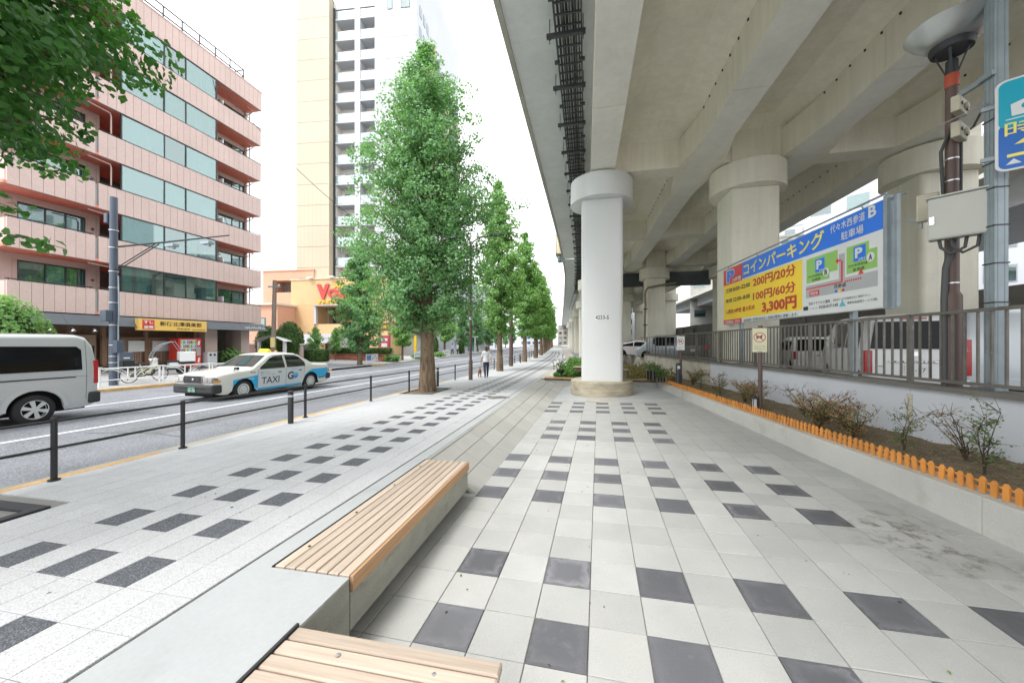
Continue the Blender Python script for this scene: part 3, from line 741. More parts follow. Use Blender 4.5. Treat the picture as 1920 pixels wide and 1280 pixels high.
# cable ladder slung below the left cantilever
K['tray'] = M('tray_steel', (.07,.075,.08), .55, .3, var=.15)
ct = thing('cable_ladder', 'dark cable ladder full of cables slung under the edge of the expressway', 'cable tray', (-.4,15,7.9)); oc = ct.location
def swt(x0, x1, z0, z1, ys):
    m = MB()
    for a, b in zip(ys, ys[1:]):
        m.hexa([(x0+bend(a)-oc.x,a-oc.y,z0-oc.z),(x1+bend(a)-oc.x,a-oc.y,z0-oc.z),(x1+bend(b)-oc.x,b-oc.y,z0-oc.z),(x0+bend(b)-oc.x,b-oc.y,z0-oc.z),
                (x0+bend(a)-oc.x,a-oc.y,z1-oc.z),(x1+bend(a)-oc.x,a-oc.y,z1-oc.z),(x1+bend(b)-oc.x,b-oc.y,z1-oc.z),(x0+bend(b)-oc.x,b-oc.y,z1-oc.z)])
    return m
yl = [-6,10,25,32,40,48,56,64,75,90]
for x in (-.74, -.10): part('side_rail', swt(x-.02, x+.02, 7.78, 7.92, yl), K['tray'], ct)
for k, x in enumerate((-.66,-.58,-.52,-.44,-.37,-.31,-.24,-.17)):
    r = (.028,.02,.026,.03,.02,.028,.024,.018)[k]
    m = MB().tube([(x+bend(y)-oc.x+rng.uniform(-.015,.015), y-oc.y, 7.85+rng.uniform(-.004,.02)-oc.z) for y in [-6+3*i for i in range(23)]], r, 6)
    part('cable', m, M('cable_sheath_%s' % 'abcdefgh'[k], ((.03,.03,.03),(.10,.095,.085),(.05,.05,.05),(.025,.025,.03),(.16,.14,.12),(.04,.04,.04),(.08,.08,.08),(.03,.03,.03))[k], .5, var=.1), ct, 60)
rung = MB().box(-.32,.32,-.02,.02,-.025,.01).mesh('rung', K['tray'])
for i in range(190):
    y = -5+.315*i; link('rung', rung, ct, (-.42+bend(y)-oc.x, y-oc.y, 7.795-oc.z))
hang = MB().box(-.55,.42,-.045,.045,-.05,.04)
for x in (-.47,.36): hang.tube([(x,0,-.2),(x,0,.42)], .013, 6)
for x in (-.47,.36): hang.box(x-.035,x+.035,-.035,.035,-.08,-.05)
hm = hang.mesh('hanger', K['tray'])
hang2 = MB().box(-.42,-.28,-.04,.04,-.02,.05); hang2.box(.24,.40,-.04,.04,-.02,.05); h2 = hang2.mesh('hanger_clamp', K['tray'])
for i in range(30):
    y = -4.2+1.89*i; link('hanger', hm, ct, (-.42+bend(y)-oc.x, y-oc.y, 7.72-oc.z))
    link('hanger_clamp', h2, ct, (-.42+bend(y)-oc.x, y+.95-oc.y, 7.75-oc.z))
# ---- piers
def make_pier(mat, zb, label, plinth, ped, loc, group):
    t = thing('bridge_pier', label, 'pier', loc, 0, group)
    z0 = loc[2]; m = MB(); w = .82
    c = .16; poly = []
    for sx, sy in ((1,-1),(1,1),(-1,1),(-1,-1)):
        for k in range(5):
            a = math.atan2(sy, sx)-R(45)+R(90)*k/4; poly.append((sx*(w-c)+c*math.cos(a), sy*(w-c)+c*math.sin(a)))
    m.prism(poly, 0, 5.74-z0); part('shaft', m, mat, t, 35)
    part('collar', MB().lathe([(1.22,5.75-z0),(1.28,5.76-z0),(1.28,6.67-z0),(1.26,6.69-z0)], 56), mat, t, 35)
    part('bearing', B(-.6,.6,-.6,.6,6.69-z0,ZG-z0-.003), K['dark_steel'], t)
    if ped: part('pedestal', B(-w,w,-w,w,ZG-z0,ZS-z0-.006), K['conc_beige'], t, bevel=.02)
    if plinth:
        part('plinth', MB().lathe([(1.27,-.25),(1.27,.56),(1.2,.6),(.0001,.6)], 64), K['plinth'], t, 35)
        part('plinth', MB().lathe([(1.285,-.25),(1.285,.27),(1.27,.29)], 64), K['plinth'], t, 35)
    return t
GRP = 'beige piers under the expressway'
pier1 = make_pier(K['pier_white'], 0, 'white painted pier with round collar and concrete base on the plaza', True, False, (.65,15.58,-2.2), None)
bp = MB().box(-.29,.29,-.006,0,-.1,.1)
npl = part('number_plate', bp, M('plate_white', (.8,.8,.8), .5), pier1, loc=(0,-.822,3.15))
lettering('4253-5', K['dark_steel'], npl, (0,-.008,-.065), height=.16, width=.52, align='CENTER', bold=.015)
pier2 = make_pier(K['pier_beige'], 0, 'beige pier with round collar behind the yellow and blue parking sign', False, True, (6.2,15.6,-1.35), None)
npl = part('number_plate', MB().box(-.25,.25,-.006,0,-.1,.1), M('plate_faded', (.6,.6,.56), .5), pier2, loc=(-.822,-.25,2.2), rot=(0,0,-R(90)))
lettering('4253-4', K['dark_steel'], npl, (0,-.008,-.065), height=.13, width=.4, align='CENTER')
copy_tree(pier2, (12.1,15.6,-1.35), 0, 'beige pier behind the lamp pole with its electric box')
for i, yp in enumerate((34.4, 53, 71.5, 90, 108.5, 127)):
    for j, xp in enumerate((.65, 6.2, 12.1)):
        nth = ['second','third','fourth','fifth','sixth','farthest'][i]
        l = ['%s pale pier of the row receding beside the path' % nth, '%s beige pier of the middle row in the shade of the car park' % nth, '%s beige pier of the row at the far side of the car park' % nth][j]
        copy_tree(pier2, (xp+bend(yp), yp, -2.3 if j == 0 else -1.5), 0, l, ['piers beside the path','piers in the car park','piers at the far side of the car park'][j])
# downpipe on the second-row pier
dp = thing('downpipe', 'rusty drain pipe bending down a pier in the shaded car park', 'pipe', (5.1,33,-1.2))
m = MB().tube([(2.6,.3,6.3),(1.2,.1,6.1),(.25,0,5.9),(.05,0,5.6),(0,0,5.2),(.06,0,4.4),(0,0,3.4),(0,0,.1)], .09, 8); part('pipe', m, M('pipe_rust', (.24,.2,.13), .6, var=.2), dp, 50)
m = MB(); [m.box(-.13,.2,-.12,.12,z,z+.08) for z in (1.2,2.6,4.0)]; part('clip', m, K['dark_steel'], dp)
# sign gantry and noise panels on the far deck
ga = thing('roadside_sign', 'pale yellow variable message board hanging off the expressway edge', 'sign', (-2.6,36,8.2))
part('board', B(-.25,.25,-.9,.9,.4,2.3), M('board_cream', (.62,.56,.38), .5, var=.1), ga, bevel=.05)
part('frame', B(-.3,-.26,-.95,.95,.35,2.35), K['galv'], ga); part('bracket', B(-.05,.6,-.08,.08,-.3,.5), K['galv'], ga); part('counterweight', B(-.15,.15,-.5,.5,-.25,.38), K['galv'], ga, bevel=.1)
for i, y in enumerate((66, 78, 88)):
    np_ = thing('noise_barrier', ['nearest blue noise barrier on the distant expressway edge','middle blue noise barrier on the distant expressway edge','farthest blue noise barrier on the distant expressway edge'][i], 'barrier', (-2.1+bend(y), y, 9.6), R(4), 'noise barriers on the distant expressway')
    for k in range(5): part('panel', B(-.03,.03,-4.5+1.8*k,-2.75+1.8*k,0,1.6), M('barrier_blue', (.22,.38,.5), .3) if i == 0 and k == 0 else bpy.data.materials['barrier_blue'], np_)
    for k in range(6): part('post', B(-.06,.06,-4.58+1.8*k,-4.5+1.8*k,0,1.7), K['galv'], np_)
# second ramp further right
rp2 = thing('ramp_viaduct', 'pale concrete ramp bridge beyond the car park behind the steel post', 'viaduct', (20,30,5.8)); o = rp2.location
part('box_girder', MB().box(-2,5,-24,50,0,1.25), K['wall_white'], rp2); part('deck_slab', MB().box(-3.2,6,-24,50,1.25,1.6), K['conc_soffit'], rp2)
for y in (-14, 8, 30): part('column', MB().box(.5,2.3,y-.9,y+.9,-7,-.002), K['pier_beige'], rp2)
cw = thing('added_dark_wall', 'dark grey wall added to shut out the bright far side of the car park', 'wall', (14.5,10,-1.4))  # added dark backdrop, blocks sky gaps so the car park reads dim
for k in range(16): part('wall_section', B(-.12-.0507*4*k,.12-.0507*4*k,4*k+.006,4*k+3.994,-.2,3.3), M('dark_backdrop', (.17,.165,.155), .85, var=.2, vs=.8, stain=(.09,.09,.085), stain_s=.6) if k == 0 else bpy.data.materials['dark_backdrop'], cw)
# ================================================================= PINK APARTMENT BLOCK (local x along the street, y into the building)
K['pink'] = M('pink_tile', (.60,.455,.415), .6, var=.05, vs=.7, fine=.05, fs=14, rv=.02)
K['pink_joint'] = M('pink_joint', (.42,.30,.27), .8, var=.05)
K['soffit_red'] = M('soffit_red', (.78,.25,.18), .7, var=.1, vs=1)
K['frame_dark'] = M('window_frame', (.055,.062,.07), .35, .4)
K['pane'] = M_glass('window_pane', (.55,.80,.78), .2, .015, (.10,.20,.20), .2)
K['pane_tint'] = M_glass('window_pane_teal', (.42,.72,.70), .2, .02, (.19,.42,.41), .4)
K['curtain'] = M('curtain_white', (.80,.83,.82), .9, var=.05)
K['curtain_grey'] = M('curtain_grey', (.36,.38,.40), .9, var=.1)
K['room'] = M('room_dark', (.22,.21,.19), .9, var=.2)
K['canopy'] = M('canopy_slate', (.10,.115,.13), .55, var=.1)
pk = thing('apartment_building', 'pink tiled apartment building with long window bands and red balcony undersides', 'building', (-24.4,10.4,-1.75), R(90))
zb = -1.75
def Z(z): return z-zb
Y0 = 10.4
def X(y): return y-Y0
FZ = [1.38+2.72*k for k in range(7)]
LEN = 12.52
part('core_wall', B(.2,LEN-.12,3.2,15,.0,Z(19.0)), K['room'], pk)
# recessed wall of the left bay and right bay, per storey
for k in range(6):
    z0, z1 = FZ[k], FZ[k+1]
    for a, b, c, d, e, f in ((.25,X(11.55),1.45,1.7,z0,z1),(X(13.87),X(14.42),1.45,1.7,z0,z1),(X(11.55)+.003,X(13.87)-.003,1.45,1.7,z1-.30,z1),(X(11.55)+.003,X(13.87)-.003,1.45,1.7,z0,z0+.95),
                             (X(19.62),X(20.75),1.4,1.65,z0,z1),(X(20.75)+.003,X(22.75)-.003,1.4,1.65,z1-.32,z1),(X(22.75),LEN-.15,1.4,1.65,z0,z1)):
        part('recessed_wall', B(a,b,c,d,Z(e)+.003,Z(f)-.003), K['pink'], pk)
    m = MB()
    for j in range(60):                                   # vertical tile joints of the recessed wall
        x = .27+.36*j
        if x < X(11.52) or X(13.9) < x < X(14.4): m.box(x,x+.015,1.444,1.45,Z(z0)+.2,Z(z1)-.2)
    if m.v: part('wall_joints', m, K['pink_joint'], pk)
    m = MB().box(.12,X(14.45),.02,3.2,Z(z0)+.004,Z(z0)+.13); m.box(X(19.6),LEN-.02,.02,3.2,Z(z0)+.004,Z(z0)+.13); m.box(X(14.45),X(19.6),.02,3.2,Z(z0)+.004,Z(z0)+.13)
    part('balcony_slab', m, K['soffit_red'], pk)
part('roof_slab', B(.1,LEN,.02,15,Z(FZ[6])+.004,Z(FZ[6])+.15), K['soffit_red'], pk)
# parapets clad in upright panels
PW = .359
pan = MB().cbox(0, PW-.014, -.0, .06, 0, 1.28, .004).mesh('wall_panel', K['pink'])
pan_r = MB().cbox(0, PW-.014, 0, .06, 0, 1.36, .004).mesh('wall_panel', K['pink'])
npan = 0
for k in range(7):
    z0 = FZ[k]; h = 1.28 if k < 6 else 1.36
    segs = ((X(10.62),X(13.46),h),(X(13.58),X(22.9),h))
    if k == 6: segs = ((X(10.5),LEN+.05,h),)
    for a, b, hh in segs:
        part('parapet', B(a,b,.055,.17,Z(z0),Z(z0)+hh-.004), K['pink_joint'], pk)
        n = round((b-a)/PW); w = (b-a)/n
        for i in range(n):
            if npan < 296: link('wall_panel', pan if k < 6 else pan_r, pk, (a+i*w, 0, Z(z0)), (0,0,0), (w/PW,1,1)); npan += 1
    for x in ((X(10.62),X(13.40),X(22.84)) if k < 6 else (LEN-.01,)):
        part('parapet_return', B(x,x+.06,.172,1.44 if k < 6 else 9,Z(z0),Z(z0)+h-.006), K['pink'], pk)
    if k < 6:
        m = MB()
        for a, b in ((X(10.6),X(13.4)),(X(13.62),X(14.45)),(X(19.6),X(22.98))):
            m.tube([(a,.09,Z(z0)+1.36),(b,.09,Z(z0)+1.36)], .028, 6)
            for i in range(4): x = a+.1+(b-a-.2)*i/3; m.tube([(x,.09,Z(z0)+1.28),(x,.09,Z(z0)+1.36)], .015, 5)
        part('handrail', m, K['black'], pk)
# windows
def window(parent, x0, x1, y, z0, z1, splits, glass, curtains, mat_c, open_=None, depth=.09):
    fr = MB(); t = .045
    fr.box(x0,x1,y,y+depth,z0,z0+t); fr.box(x0,x1,y,y+depth,z1-t,z1)
    xs = [x0]+splits+[x1]
    for i, x in enumerate(xs):
        a = x0 if i == 0 else x1-t if i == len(xs)-1 else x-t/2; fr.box(a,a+t,y,y+depth,z0+t,z1-t)
    f = part('window', fr, K['frame_dark'], parent)
    for i, (a, b) in enumerate(zip(xs, xs[1:])):
        w2, h2 = (b-a)/2-.03, (z1-z0)/2-t
        part('pane', B(-w2,w2,-.004,.004,-h2,h2), K[glass[i % len(glass)]], f, loc=((a+b)/2,y+.045,(z0+z1)/2), rot=(rng.uniform(-.012,.012),0,rng.uniform(-.014,.014)))
    for a, b in curtains:
        m = MB(); n = max(6, int((b-a)/.07))
        m.grid(lambda u, v: (u, y+.13+.03*math.sin(u*38)+.012*math.sin(u*91), v), [a+(b-a)*i/n for i in range(n+1)], [z0-.1,(z0+z1)/2,z1+.03]); part('curtain', m, K[mat_c], f)
    return f
gl = [['pane','pane','pane'],['pane_tint','pane','pane'],['pane_tint','pane_tint','pane_tint'],['pane_tint','pane','pane_tint'],['pane','pane','pane'],['pane_tint','pane','pane']]
cu = [[(14.55,15.0),(15.25,15.85),(19.0,19.5)],[(14.55,15.3),(17.9,18.4)],[(14.55,14.75),(16.6,17.6)],[(14.55,15.9),(18.9,19.5)],[(14.6,16.4),(16.55,17.6),(17.8,19.3)],[(14.6,16.4),(17.8,19.3)]]
for k in range(6):
    z = Z(FZ[k])
    window(pk, X(14.5), X(19.58), .03, z+1.30, z+2.715, [X(16.52),X(17.68)], gl[k], [(X(a),X(b)) for a,b in cu[k]], 'curtain')
    window(pk, X(11.55), X(13.87), 1.47, z+.9, z+2.42, [X(12.45),X(13.15)], ['pane','pane_tint','pane'], [(X(11.6),X(12.4)),(X(13.2),X(13.8))], 'curtain' if k % 2 else 'curtain_grey')
    window(pk, X(20.75), X(22.75), 1.42, z+.2, z+2.40, [X(21.8)], ['pane','pane_tint'], [(X(21.85),X(22.6))] if k % 2 else [(X(20.85),X(21.6))], 'curtain_grey' if k == 1 else 'curtain')
    part('partition_board', B(X(20.15),X(20.2),.25,1.38,z+.2,z+1.75), K['white'], pk)
    part('lamp', B(X(14.05),X(14.15),1.38,1.445,z+1.85,z+1.95), K['chrome'], pk)
    part('lamp', B(X(19.75),X(19.85),1.33,1.395,z+1.95,z+2.05), K['chrome'], pk)
    m = MB().tube([(X(13.3),.25,z+2.6),(X(14.2),.3,z+2.56),(X(14.25),.32,z+2.4),(X(14.25),.34,z)], .035, 6); part('drain_pipe', m, M('pipe_pink', (.55,.42,.38), .5) if k == 0 else bpy.data.materials['pipe_pink'], pk)
    m = MB().tube([(X(22.2),.5,z+2.65),(X(22.7),.5,z+2.6),(X(22.75),.8,z+2.5),(X(22.75),1.3,z+2.4)], .035, 6); part('drain_pipe', m, bpy.data.materials['pipe_pink'], pk)
m = MB(); [m.box(X(13.47),X(13.57),.07,.15,Z(FZ[k])+.0,Z(FZ[k])+1.2) for k in range(6)]; part('downpipe', m, M('pipe_grey', (.34,.36,.38), .5), pk)
m = MB().tube([(.1,.7,Z(1.2)),(.1,.7,Z(17.5))], .06, 8); part('downpipe', m, M('pipe_white', (.6,.62,.64), .4), pk)
m = MB().tube([(LEN-.1,1.0,Z(1.0)),(LEN-.1,1.0,Z(17.6))], .05, 8); part('downpipe', m, bpy.data.materials['pipe_white'], pk)
part('end_wall', B(LEN-.14,LEN+.02,1.3,15,.0,Z(17.7)), K['pink'], pk)
m = MB()
for z in (19.5,20.0): m.tube([(.1,.3,Z(z)),(LEN-1.2,.3,Z(z)),(LEN-1.2,9,Z(z))], .042, 6)
for i in range(12): m.tube([(.1+(LEN-1.3)*i/11,.3,Z(18.9)),(.1+(LEN-1.3)*i/11,.3,Z(20.0))], .036, 6)
part('roof_railing', m, K['black'], pk)
part('roof_parapet_cap', B(.05,LEN+.07,-.03,.2,Z(19.063),Z(19.12)), K['pink'], pk)
# ground floor: slate canopy, timber shopfront, pink pillars, passage
cn = MB()
for a, b in ((-1,X(12.2)),(X(12.2)+.01,X(14.2)),(X(14.2)+.01,X(18.6)),(X(18.6)+.01,X(21.0)),(X(21.0)+.01,LEN+.05)):
    cn.hexa([(a,-.52,Z(.80)),(b,-.52,Z(.80)),(b,1.2,Z(.80)),(a,1.2,Z(.80)),(a,-.1,Z(1.32)),(b,-.1,Z(1.32)),(b,1.2,Z(1.32)),(a,1.2,Z(1.32))])
part('canopy', cn, K['canopy'], pk)
m = MB(); [m.beam((X(21.25)+.15*i,-.445,Z(.90)),(X(21.25)+.15*i,-.345,Z(1.03)+.03*(i % 3)),.075,.012,up=(1,0,0)) for i in range(11)]; part('canopy_marks', m, K['white'], pk)
K['timber'] = M_wood('shop_timber', (.19,.115,.08), (.29,.18,.125), .12, (30,30,2))
K['timber_lt'] = M_wood('shop_lattice', (.36,.24,.18), (.47,.33,.25), .1, (30,30,2))
part('shop_back_wall', B(-1,X(19.2),1.75,1.9,.0,Z(.8)), K['timber'], pk)
for y in (11.2,12.1,13.05,14.3,16.2,17.85,18.9): part('timber_post', B(X(y),X(y)+.16,1.05,1.22,.05,Z(.8)), K['timber'], pk)
part('timber_beam', B(X(14.3),X(19.1),1.08,1.2,Z(.42)-.3,Z(.42)-.18), K['timber'], pk)
part('timber_sill', B(X(14.3),X(19.1),.95,1.3,.42,.5), K['timber'], pk)
lat = MB().box(-.02,.02,-.02,.02,0,1.4).mesh('lattice_slat', K['timber_lt'])
for y0, y1 in ((14.48,16.18),(16.38,17.83),(18.03,18.88)):
    part('lattice_backing', B(X(y0),X(y1),1.2,1.24,.5,1.92), K['timber'], pk)
    n = int((y1-y0)/.085)
    for i in range(n): link('lattice_slat', lat, pk, (X(y0)+.04+i*.085,1.16,.51))
part('shop_door', B(X(13.25),X(14.2),1.3,1.36,.05,2.1), K['timber_lt'], pk)
part('noren_shade', B(X(12.3),X(13.0),1.2,1.25,1.2,1.9), M('noren', (.35,.17,.09), .9), pk)
for a, b in ((19.25,20.05),(21.8,22.45)): part('pillar', B(X(a),X(b),.6,1.35,.0,Z(.8)), K['pink'], pk)
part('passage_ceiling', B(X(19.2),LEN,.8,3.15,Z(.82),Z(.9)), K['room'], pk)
part('passage_wall', B(X(20.1),X(21.75),3.0,3.1,.0,Z(-.2)), K['room'], pk); part('passage_rail', B(X(20.1),X(21.8),2.5,2.56,.95,1.0), K['white'], pk)
for i in range(3):
    part('canopy_spotlight', MB().lathe([(.03,.12),(.05,.1),(.11,-.08),(.1,-.08)], 12), K['chrome'], pk, 40, loc=(X(11.6+.75*i),-.55,Z(.55)), rot=(R(-25),0,0))
# shop sign
K['sign_yellow'] = M('sign_yellow', (.80,.52,.13), .5, var=.04, vs=2)
K['sign_red'] = M('sign_red', (.62,.06,.05), .5, var=.04)
K['ink'] = M('ink_black', (.02,.018,.016), .6, var=.05)
sg = thing('shop_sign', 'long yellow sushi shop signboard with a red square and brush lettering', 'shop sign', (-23.75,14.85,.62), R(90))
part('board', B(0,3.55,.02,.3,0,.64), K['sign_yellow'], sg, bevel=.01)
part('red_panel', B(.16,.72,.012,.0195,.06,.58), K['sign_red'], sg)
lettering('すし', K['white'], sg, (.44,.008,.37), height=.17, width=.44, align='CENTER', bold=.02)
lettering('遊膳', K['white'], sg, (.44,.008,.09), height=.17, width=.44, align='CENTER', bold=.02)
hm_ = MB(); hm_.lathe([(.0001,0),(.03,0)], 8, (0,0,0), 'y'); part('dot', hm_, K['white'], sg, loc=(.44,.009,.315))
lettering('新宿北澤俱楽部', K['ink'], sg, (.98,.008,.27), height=.26, width=2.25, bold=.012)
lettering('西参道店', K['ink'], sg, (1.85,.008,.08), height=.1, width=.7)
m = MB(); [m.box(2.68+.06*i,2.715+.06*i,.008,.0195,.09,.125) for i in range(13)]; part('sign_marks', m, K['ink'], sg)
for i, (y0, y1, l) in enumerate(((15.45,16.2,'small white blank notice panel on the brown shop lattice'),(16.6,17.95,'wide white blank notice panel behind the parked tricycle'))):
    nb = thing('notice_board', l, 'notice board', (-25.46,y0,-.58), R(90))
    part('panel', B(0,y1-y0,.02,.04,0,.60), K['white'], nb); part('rim', B(-.02,y1-y0+.02,.041,.06,-.02,.62), K['alu'], nb)
# ================================================================= TOWER BLOCK
K['tan'] = M('tan_cladding', (.515,.455,.345), .6, var=.04, vs=.3, rv=.03)
K['tan_line'] = M('tan_joint', (.43,.375,.28), .7)
K['tower_white'] = M('tower_white', (.52,.54,.58), .55, var=.03, vs=.3, rv=.02)
K['tower_shade'] = M('tower_inner', (.80,.77,.72), .7, var=.06)
K['bal_glass'] = M_glass('balcony_glass', (.7,.8,.85), .2, .05, (.45,.55,.6), .6)
# local frame: x right along the front, y into the block
tr = math.radians(5.2)
cx, sx_ = C_ = (math.cos(math.atan(138/668.)), math.sin(math.atan(138/668.)))
def cam2w(xr, d): return (xr*cx - d*sx_, xr*sx_ + d*cx)
tx, ty = cam2w(-30.3, 50)
tw = thing('tower_block', 'tall apartment tower with tan cladding, stacked glass balconies and a white wing', 'tower', (tx,ty,-1.9), tr)
FH, NF = 2.9, 19
ZT = lambda z: z+1.9
base = ZT(48.0)
for k in range(17):
    z1 = base-k*FH; z0 = z1-FH
    part('cladding_panel', B(0,4.95,0,.1,z0+.02,z1-.02), K['tan'], tw); part('cladding_panel', B(4.85,4.95,.105,1.0,z0+.02,z1-.02), K['tan'], tw)
    m = MB(); [m.box(.6+.62*j,.615+.62*j,-.004,0,z0+.03,z1-.03) for j in range(7)]; part('panel_joints', m, K['tan_line'], tw)
part('core', B(.02,4.93,.11,14,0,base-.05), K['tan_line'], tw)
part('roof_coping', B(-.05,5.0,-.05,1.2,base,base+.12), K['galv'], tw)
part('stair_glazing', B(4.97,5.25,.9,1.02,0,base-1), K['frame_dark'], tw)
part('balcony_back', B(5.0,12.3,2.6,14,0,base+3), K['tower_shade'], tw)
part('white_pier', B(8.15,8.95,.95,2.6,0,base+2.5), K['tower_white'], tw)
part('white_pier', B(5.0,5.22,1.05,2.6,0,base+1), K['tower_shade'], tw)
part('roof_band', B(5.25,12.3,.96,2.6,base-1.2,base+3), K['tower_white'], tw)
for k in range(18):
    z0 = base-2.6-k*FH
    for a, b in ((5.25,8.15),(8.95,11.3)):
        part('balcony_slab', B(a+.01,b-.01,.97,2.6,z0-.12,z0+.1), K['tower_white'], tw)
        part('balustrade', B(a+.02,b-.02,1.02,1.06,z0+.15,z0+1.15), K['bal_glass'], tw)
        m = MB().box(a+.02,b-.02,1.0,1.08,z0+1.15,z0+1.2); [m.box(a+.1+j*.55,a+.13+j*.55,1.065,1.09,z0+.1,z0+1.15) for j in range(int((b-a)/.55))]; part('rail', m, K['alu'], tw)
        part('balcony_door', B(a+.5,b-.5,2.54,2.6,z0+.1,z0+2.1), K['pane_tint'], tw)
# white wing, standing a little forward to the right
part('corner_column', B(11.3,12.9,.6,2.6,0,base+6), K['tower_white'], tw)
m = MB()
for k in range(20): m.box(11.29,12.91,.59,.6,k*FH-.02,k*FH+.02)
for x in (11.8,12.35): m.box(x,x+.03,.59,.6,0,base+6)
part('column_joints', m, M('white_joint', (.48,.49,.52), .7), tw)
for k in range(20):
    part('wing_panel', B(12.92,17.4,.3,.6,k*FH+.03,(k+1)*FH-.03), K['tower_white'], tw)
    if k > 15:
        for a, b in ((13.3,14.0),(15.2,16.5)):
            w_ = part('window', B(a,b,.26,.3,k*FH+.9,k*FH+2.2), K['frame_dark'], tw); part('pane', B(a+.06,b-.06,.25,.26,k*FH+.96,k*FH+2.14), K['pane'], w_)
part('wing_body', B(12.92,17.38,.61,22,0,20*FH-.2), K['tower_white'], tw)
for j in range(7):
    part('fin', B(17.4,18.1,6+2.2*j,6.5+2.2*j,20,base-3-.6*j), K['tan'] if j % 3 == 0 else K['galv'], tw)
for k in range(6,17):
    for j in range(3): part('window', B(17.38,17.44,1.5+j*1.4,2.3+j*1.4,k*FH+.8,k*FH+2.2), K['galv'], tw)
# ================================================================= RESTAURANT WITH RED LETTERING
K['ochre'] = M('ochre_render', (.62,.43,.23), .75, var=.05, vs=.6, stain=(.6,.38,.19), stain_s=.4, stain_lo=.62)
K['salmon'] = M('salmon_render', (.60,.34,.235), .75, var=.06, vs=.6)
K['orange_tile'] = M('orange_tile', (.60,.35,.22), .6, var=.06, vs=.8, fine=.05, fs=20)
vx, vy = -38.9, 41.0
vk = thing('restaurant_building', 'yellow and orange steak restaurant building with big red letters on its fascia', 'restaurant', (vx,vy,-1.8), 0)
def zv(z): return z+1.8
def P_(u, v):                                            # local coordinates on the front from (world x offset, height)
    return u, v
part('fascia', B(0,14.4,0,6,zv(4.8),zv(8.2)), K['ochre'], vk, bevel=.03)
part('fascia_cap', B(-.1,14.5,-.1,6,zv(8.2),zv(8.35)), M('cap_cream', (.62,.54,.40), .6), vk)
part('left_pier', B(0,3.6,.01,7,0,zv(4.8)-.002), K['ochre'], vk); part('corner_pier', B(11.6,14.4,.01,7,0,zv(4.8)-.002), K['ochre'], vk)
part('terrace_wall', B(3.6,11.6,.2,.5,zv(.8),zv(2.3)), K['ochre'], vk)
part('terrace_floor', B(3.6,11.6,.5,6.9,zv(.85),zv(1.05)), K['ochre'], vk)
part('terrace_back', B(3.61,11.59,4.2,4.4,zv(1.06),zv(4.79)), K['salmon'], vk)
part('terrace_shade', B(3.7,11.5,-.35,3.5,zv(4.66),zv(4.79)), M('awning_grey', (.42,.40,.36), .6), vk)
part('terrace_column', B(3.6,3.9,-.02,.3,zv(2.3),zv(4.66)), K['tower_white'], vk); part('inner_block', B(5.6,9,2.6,4.2,zv(1.06),zv(3.6)), K['orange_tile'], vk)
part('lower_back', B(3.61,11.59,5.0,5.2,0,zv(.84)), K['room'], vk)
part('garage_front', B(3.9,9.2,-2.2,.19,zv(-.2),zv(.95)), K['tower_white'], vk)
part('garage_side', B(3.9,4.3,-2.2,.19,0,zv(-.2)), K['tower_white'], vk); part('garage_side', B(8.1,9.2,-2.2,.19,0,zv(-.2)), K['tower_white'], vk)
part('garage_door', B(4.3,6.4,-1.4,-1.3,0,zv(-.2)), K['ochre'], vk); part('garage_opening', B(6.4,8.1,-1.0,-.9,0,zv(-.2)), K['room'], vk)
m = MB(); [m.box(4.6+.26*i,4.78+.26*i,-2.212,-2.201,zv(.25),zv(.25)+.24+.08*(i % 2)) for i in range(11)]; part('sign_marks', m, M('grey_letter', (.38,.40,.41), .5), vk)
# raised letters
def raised(s, mat, parent, loc, depth, **k):
    mb = text_mb(s, **k); n = len(mb.v)
    me = bpy.data.meshes.new('letter'); me.from_pydata(mb.v, [], mb.f); me.materials.append(mat)
    oo = link('raised_lettering', me, parent, loc, (R(90),0,0))
    md = oo.modifiers.new('solid', 'SOLIDIFY'); md.thickness = depth; md.offset = 0
    return oo
K['red_letter'] = M('red_letter', (.62,.05,.045), .35, var=.03)
K['yellow_letter'] = M('yellow_letter', (.85,.58,.03), .4, var=.03)
raised('V', K['red_letter'], vk, (4.1,-.12,zv(5.55)), .12, height=2.0, width=1.9, bold=.06)
raised('OLKS', K['red_letter'], vk, (5.75,-.12,zv(5.75)), .12, height=1.15, width=4.6, bold=.06)
raised('ステーキ', K['yellow_letter'], vk, (6.6,-.1,zv(7.0)), .08, height=.62, width=3.6, bold=.05)
raised('ファミリーレストラン', K['yellow_letter'], vk, (4.2,-.1,zv(4.95)), .08, height=.52, width=6.2, bold=.05)
m = MB(); [m.box(2.9+3.2*i,3.6+3.2*i,-.5,-.1,zv(8.36),zv(8.5)) for i in range(4)]; part('fascia_lamp', m, K['white'], vk)
# street side
part('side_wall', B(14.2,14.4,7.01,26,0,zv(4.2)), K['orange_tile'], vk); part('side_base', B(14.41,14.5,7.01,26,0,zv(.6)), K['ochre'], vk)
for j in range(5):
    w_ = part('window', B(14.51,14.55,9+3*j,11.4+3*j,zv(.0),zv(.7)), K['frame_dark'], vk); part('pane', B(14.55,14.56,9.1+3*j,11.3+3*j,zv(.06),zv(.64)), K['pane_tint'], vk if False else w_)
part('porch_roof', B(14.0,16.6,3.2,7.2,zv(.75),zv(1.9)), M('porch_grey', (.3,.29,.26), .6), vk)
part('porch_column', B(16.3,16.6,3.2,3.5,0,zv(.75)), K['yellow_letter'], vk); part('porch_column', B(16.3,16.6,6.9,7.2,0,zv(.75)), K['yellow_letter'], vk)
part('porch_door', B(14.42,14.5,4,6.4,0.05,zv(.5)), K['pane'], vk)
part('menu_case', B(14.52,14.7,23,25,zv(-1),zv(.2)), M('menu_blue', (.2,.36,.5), .4), vk)
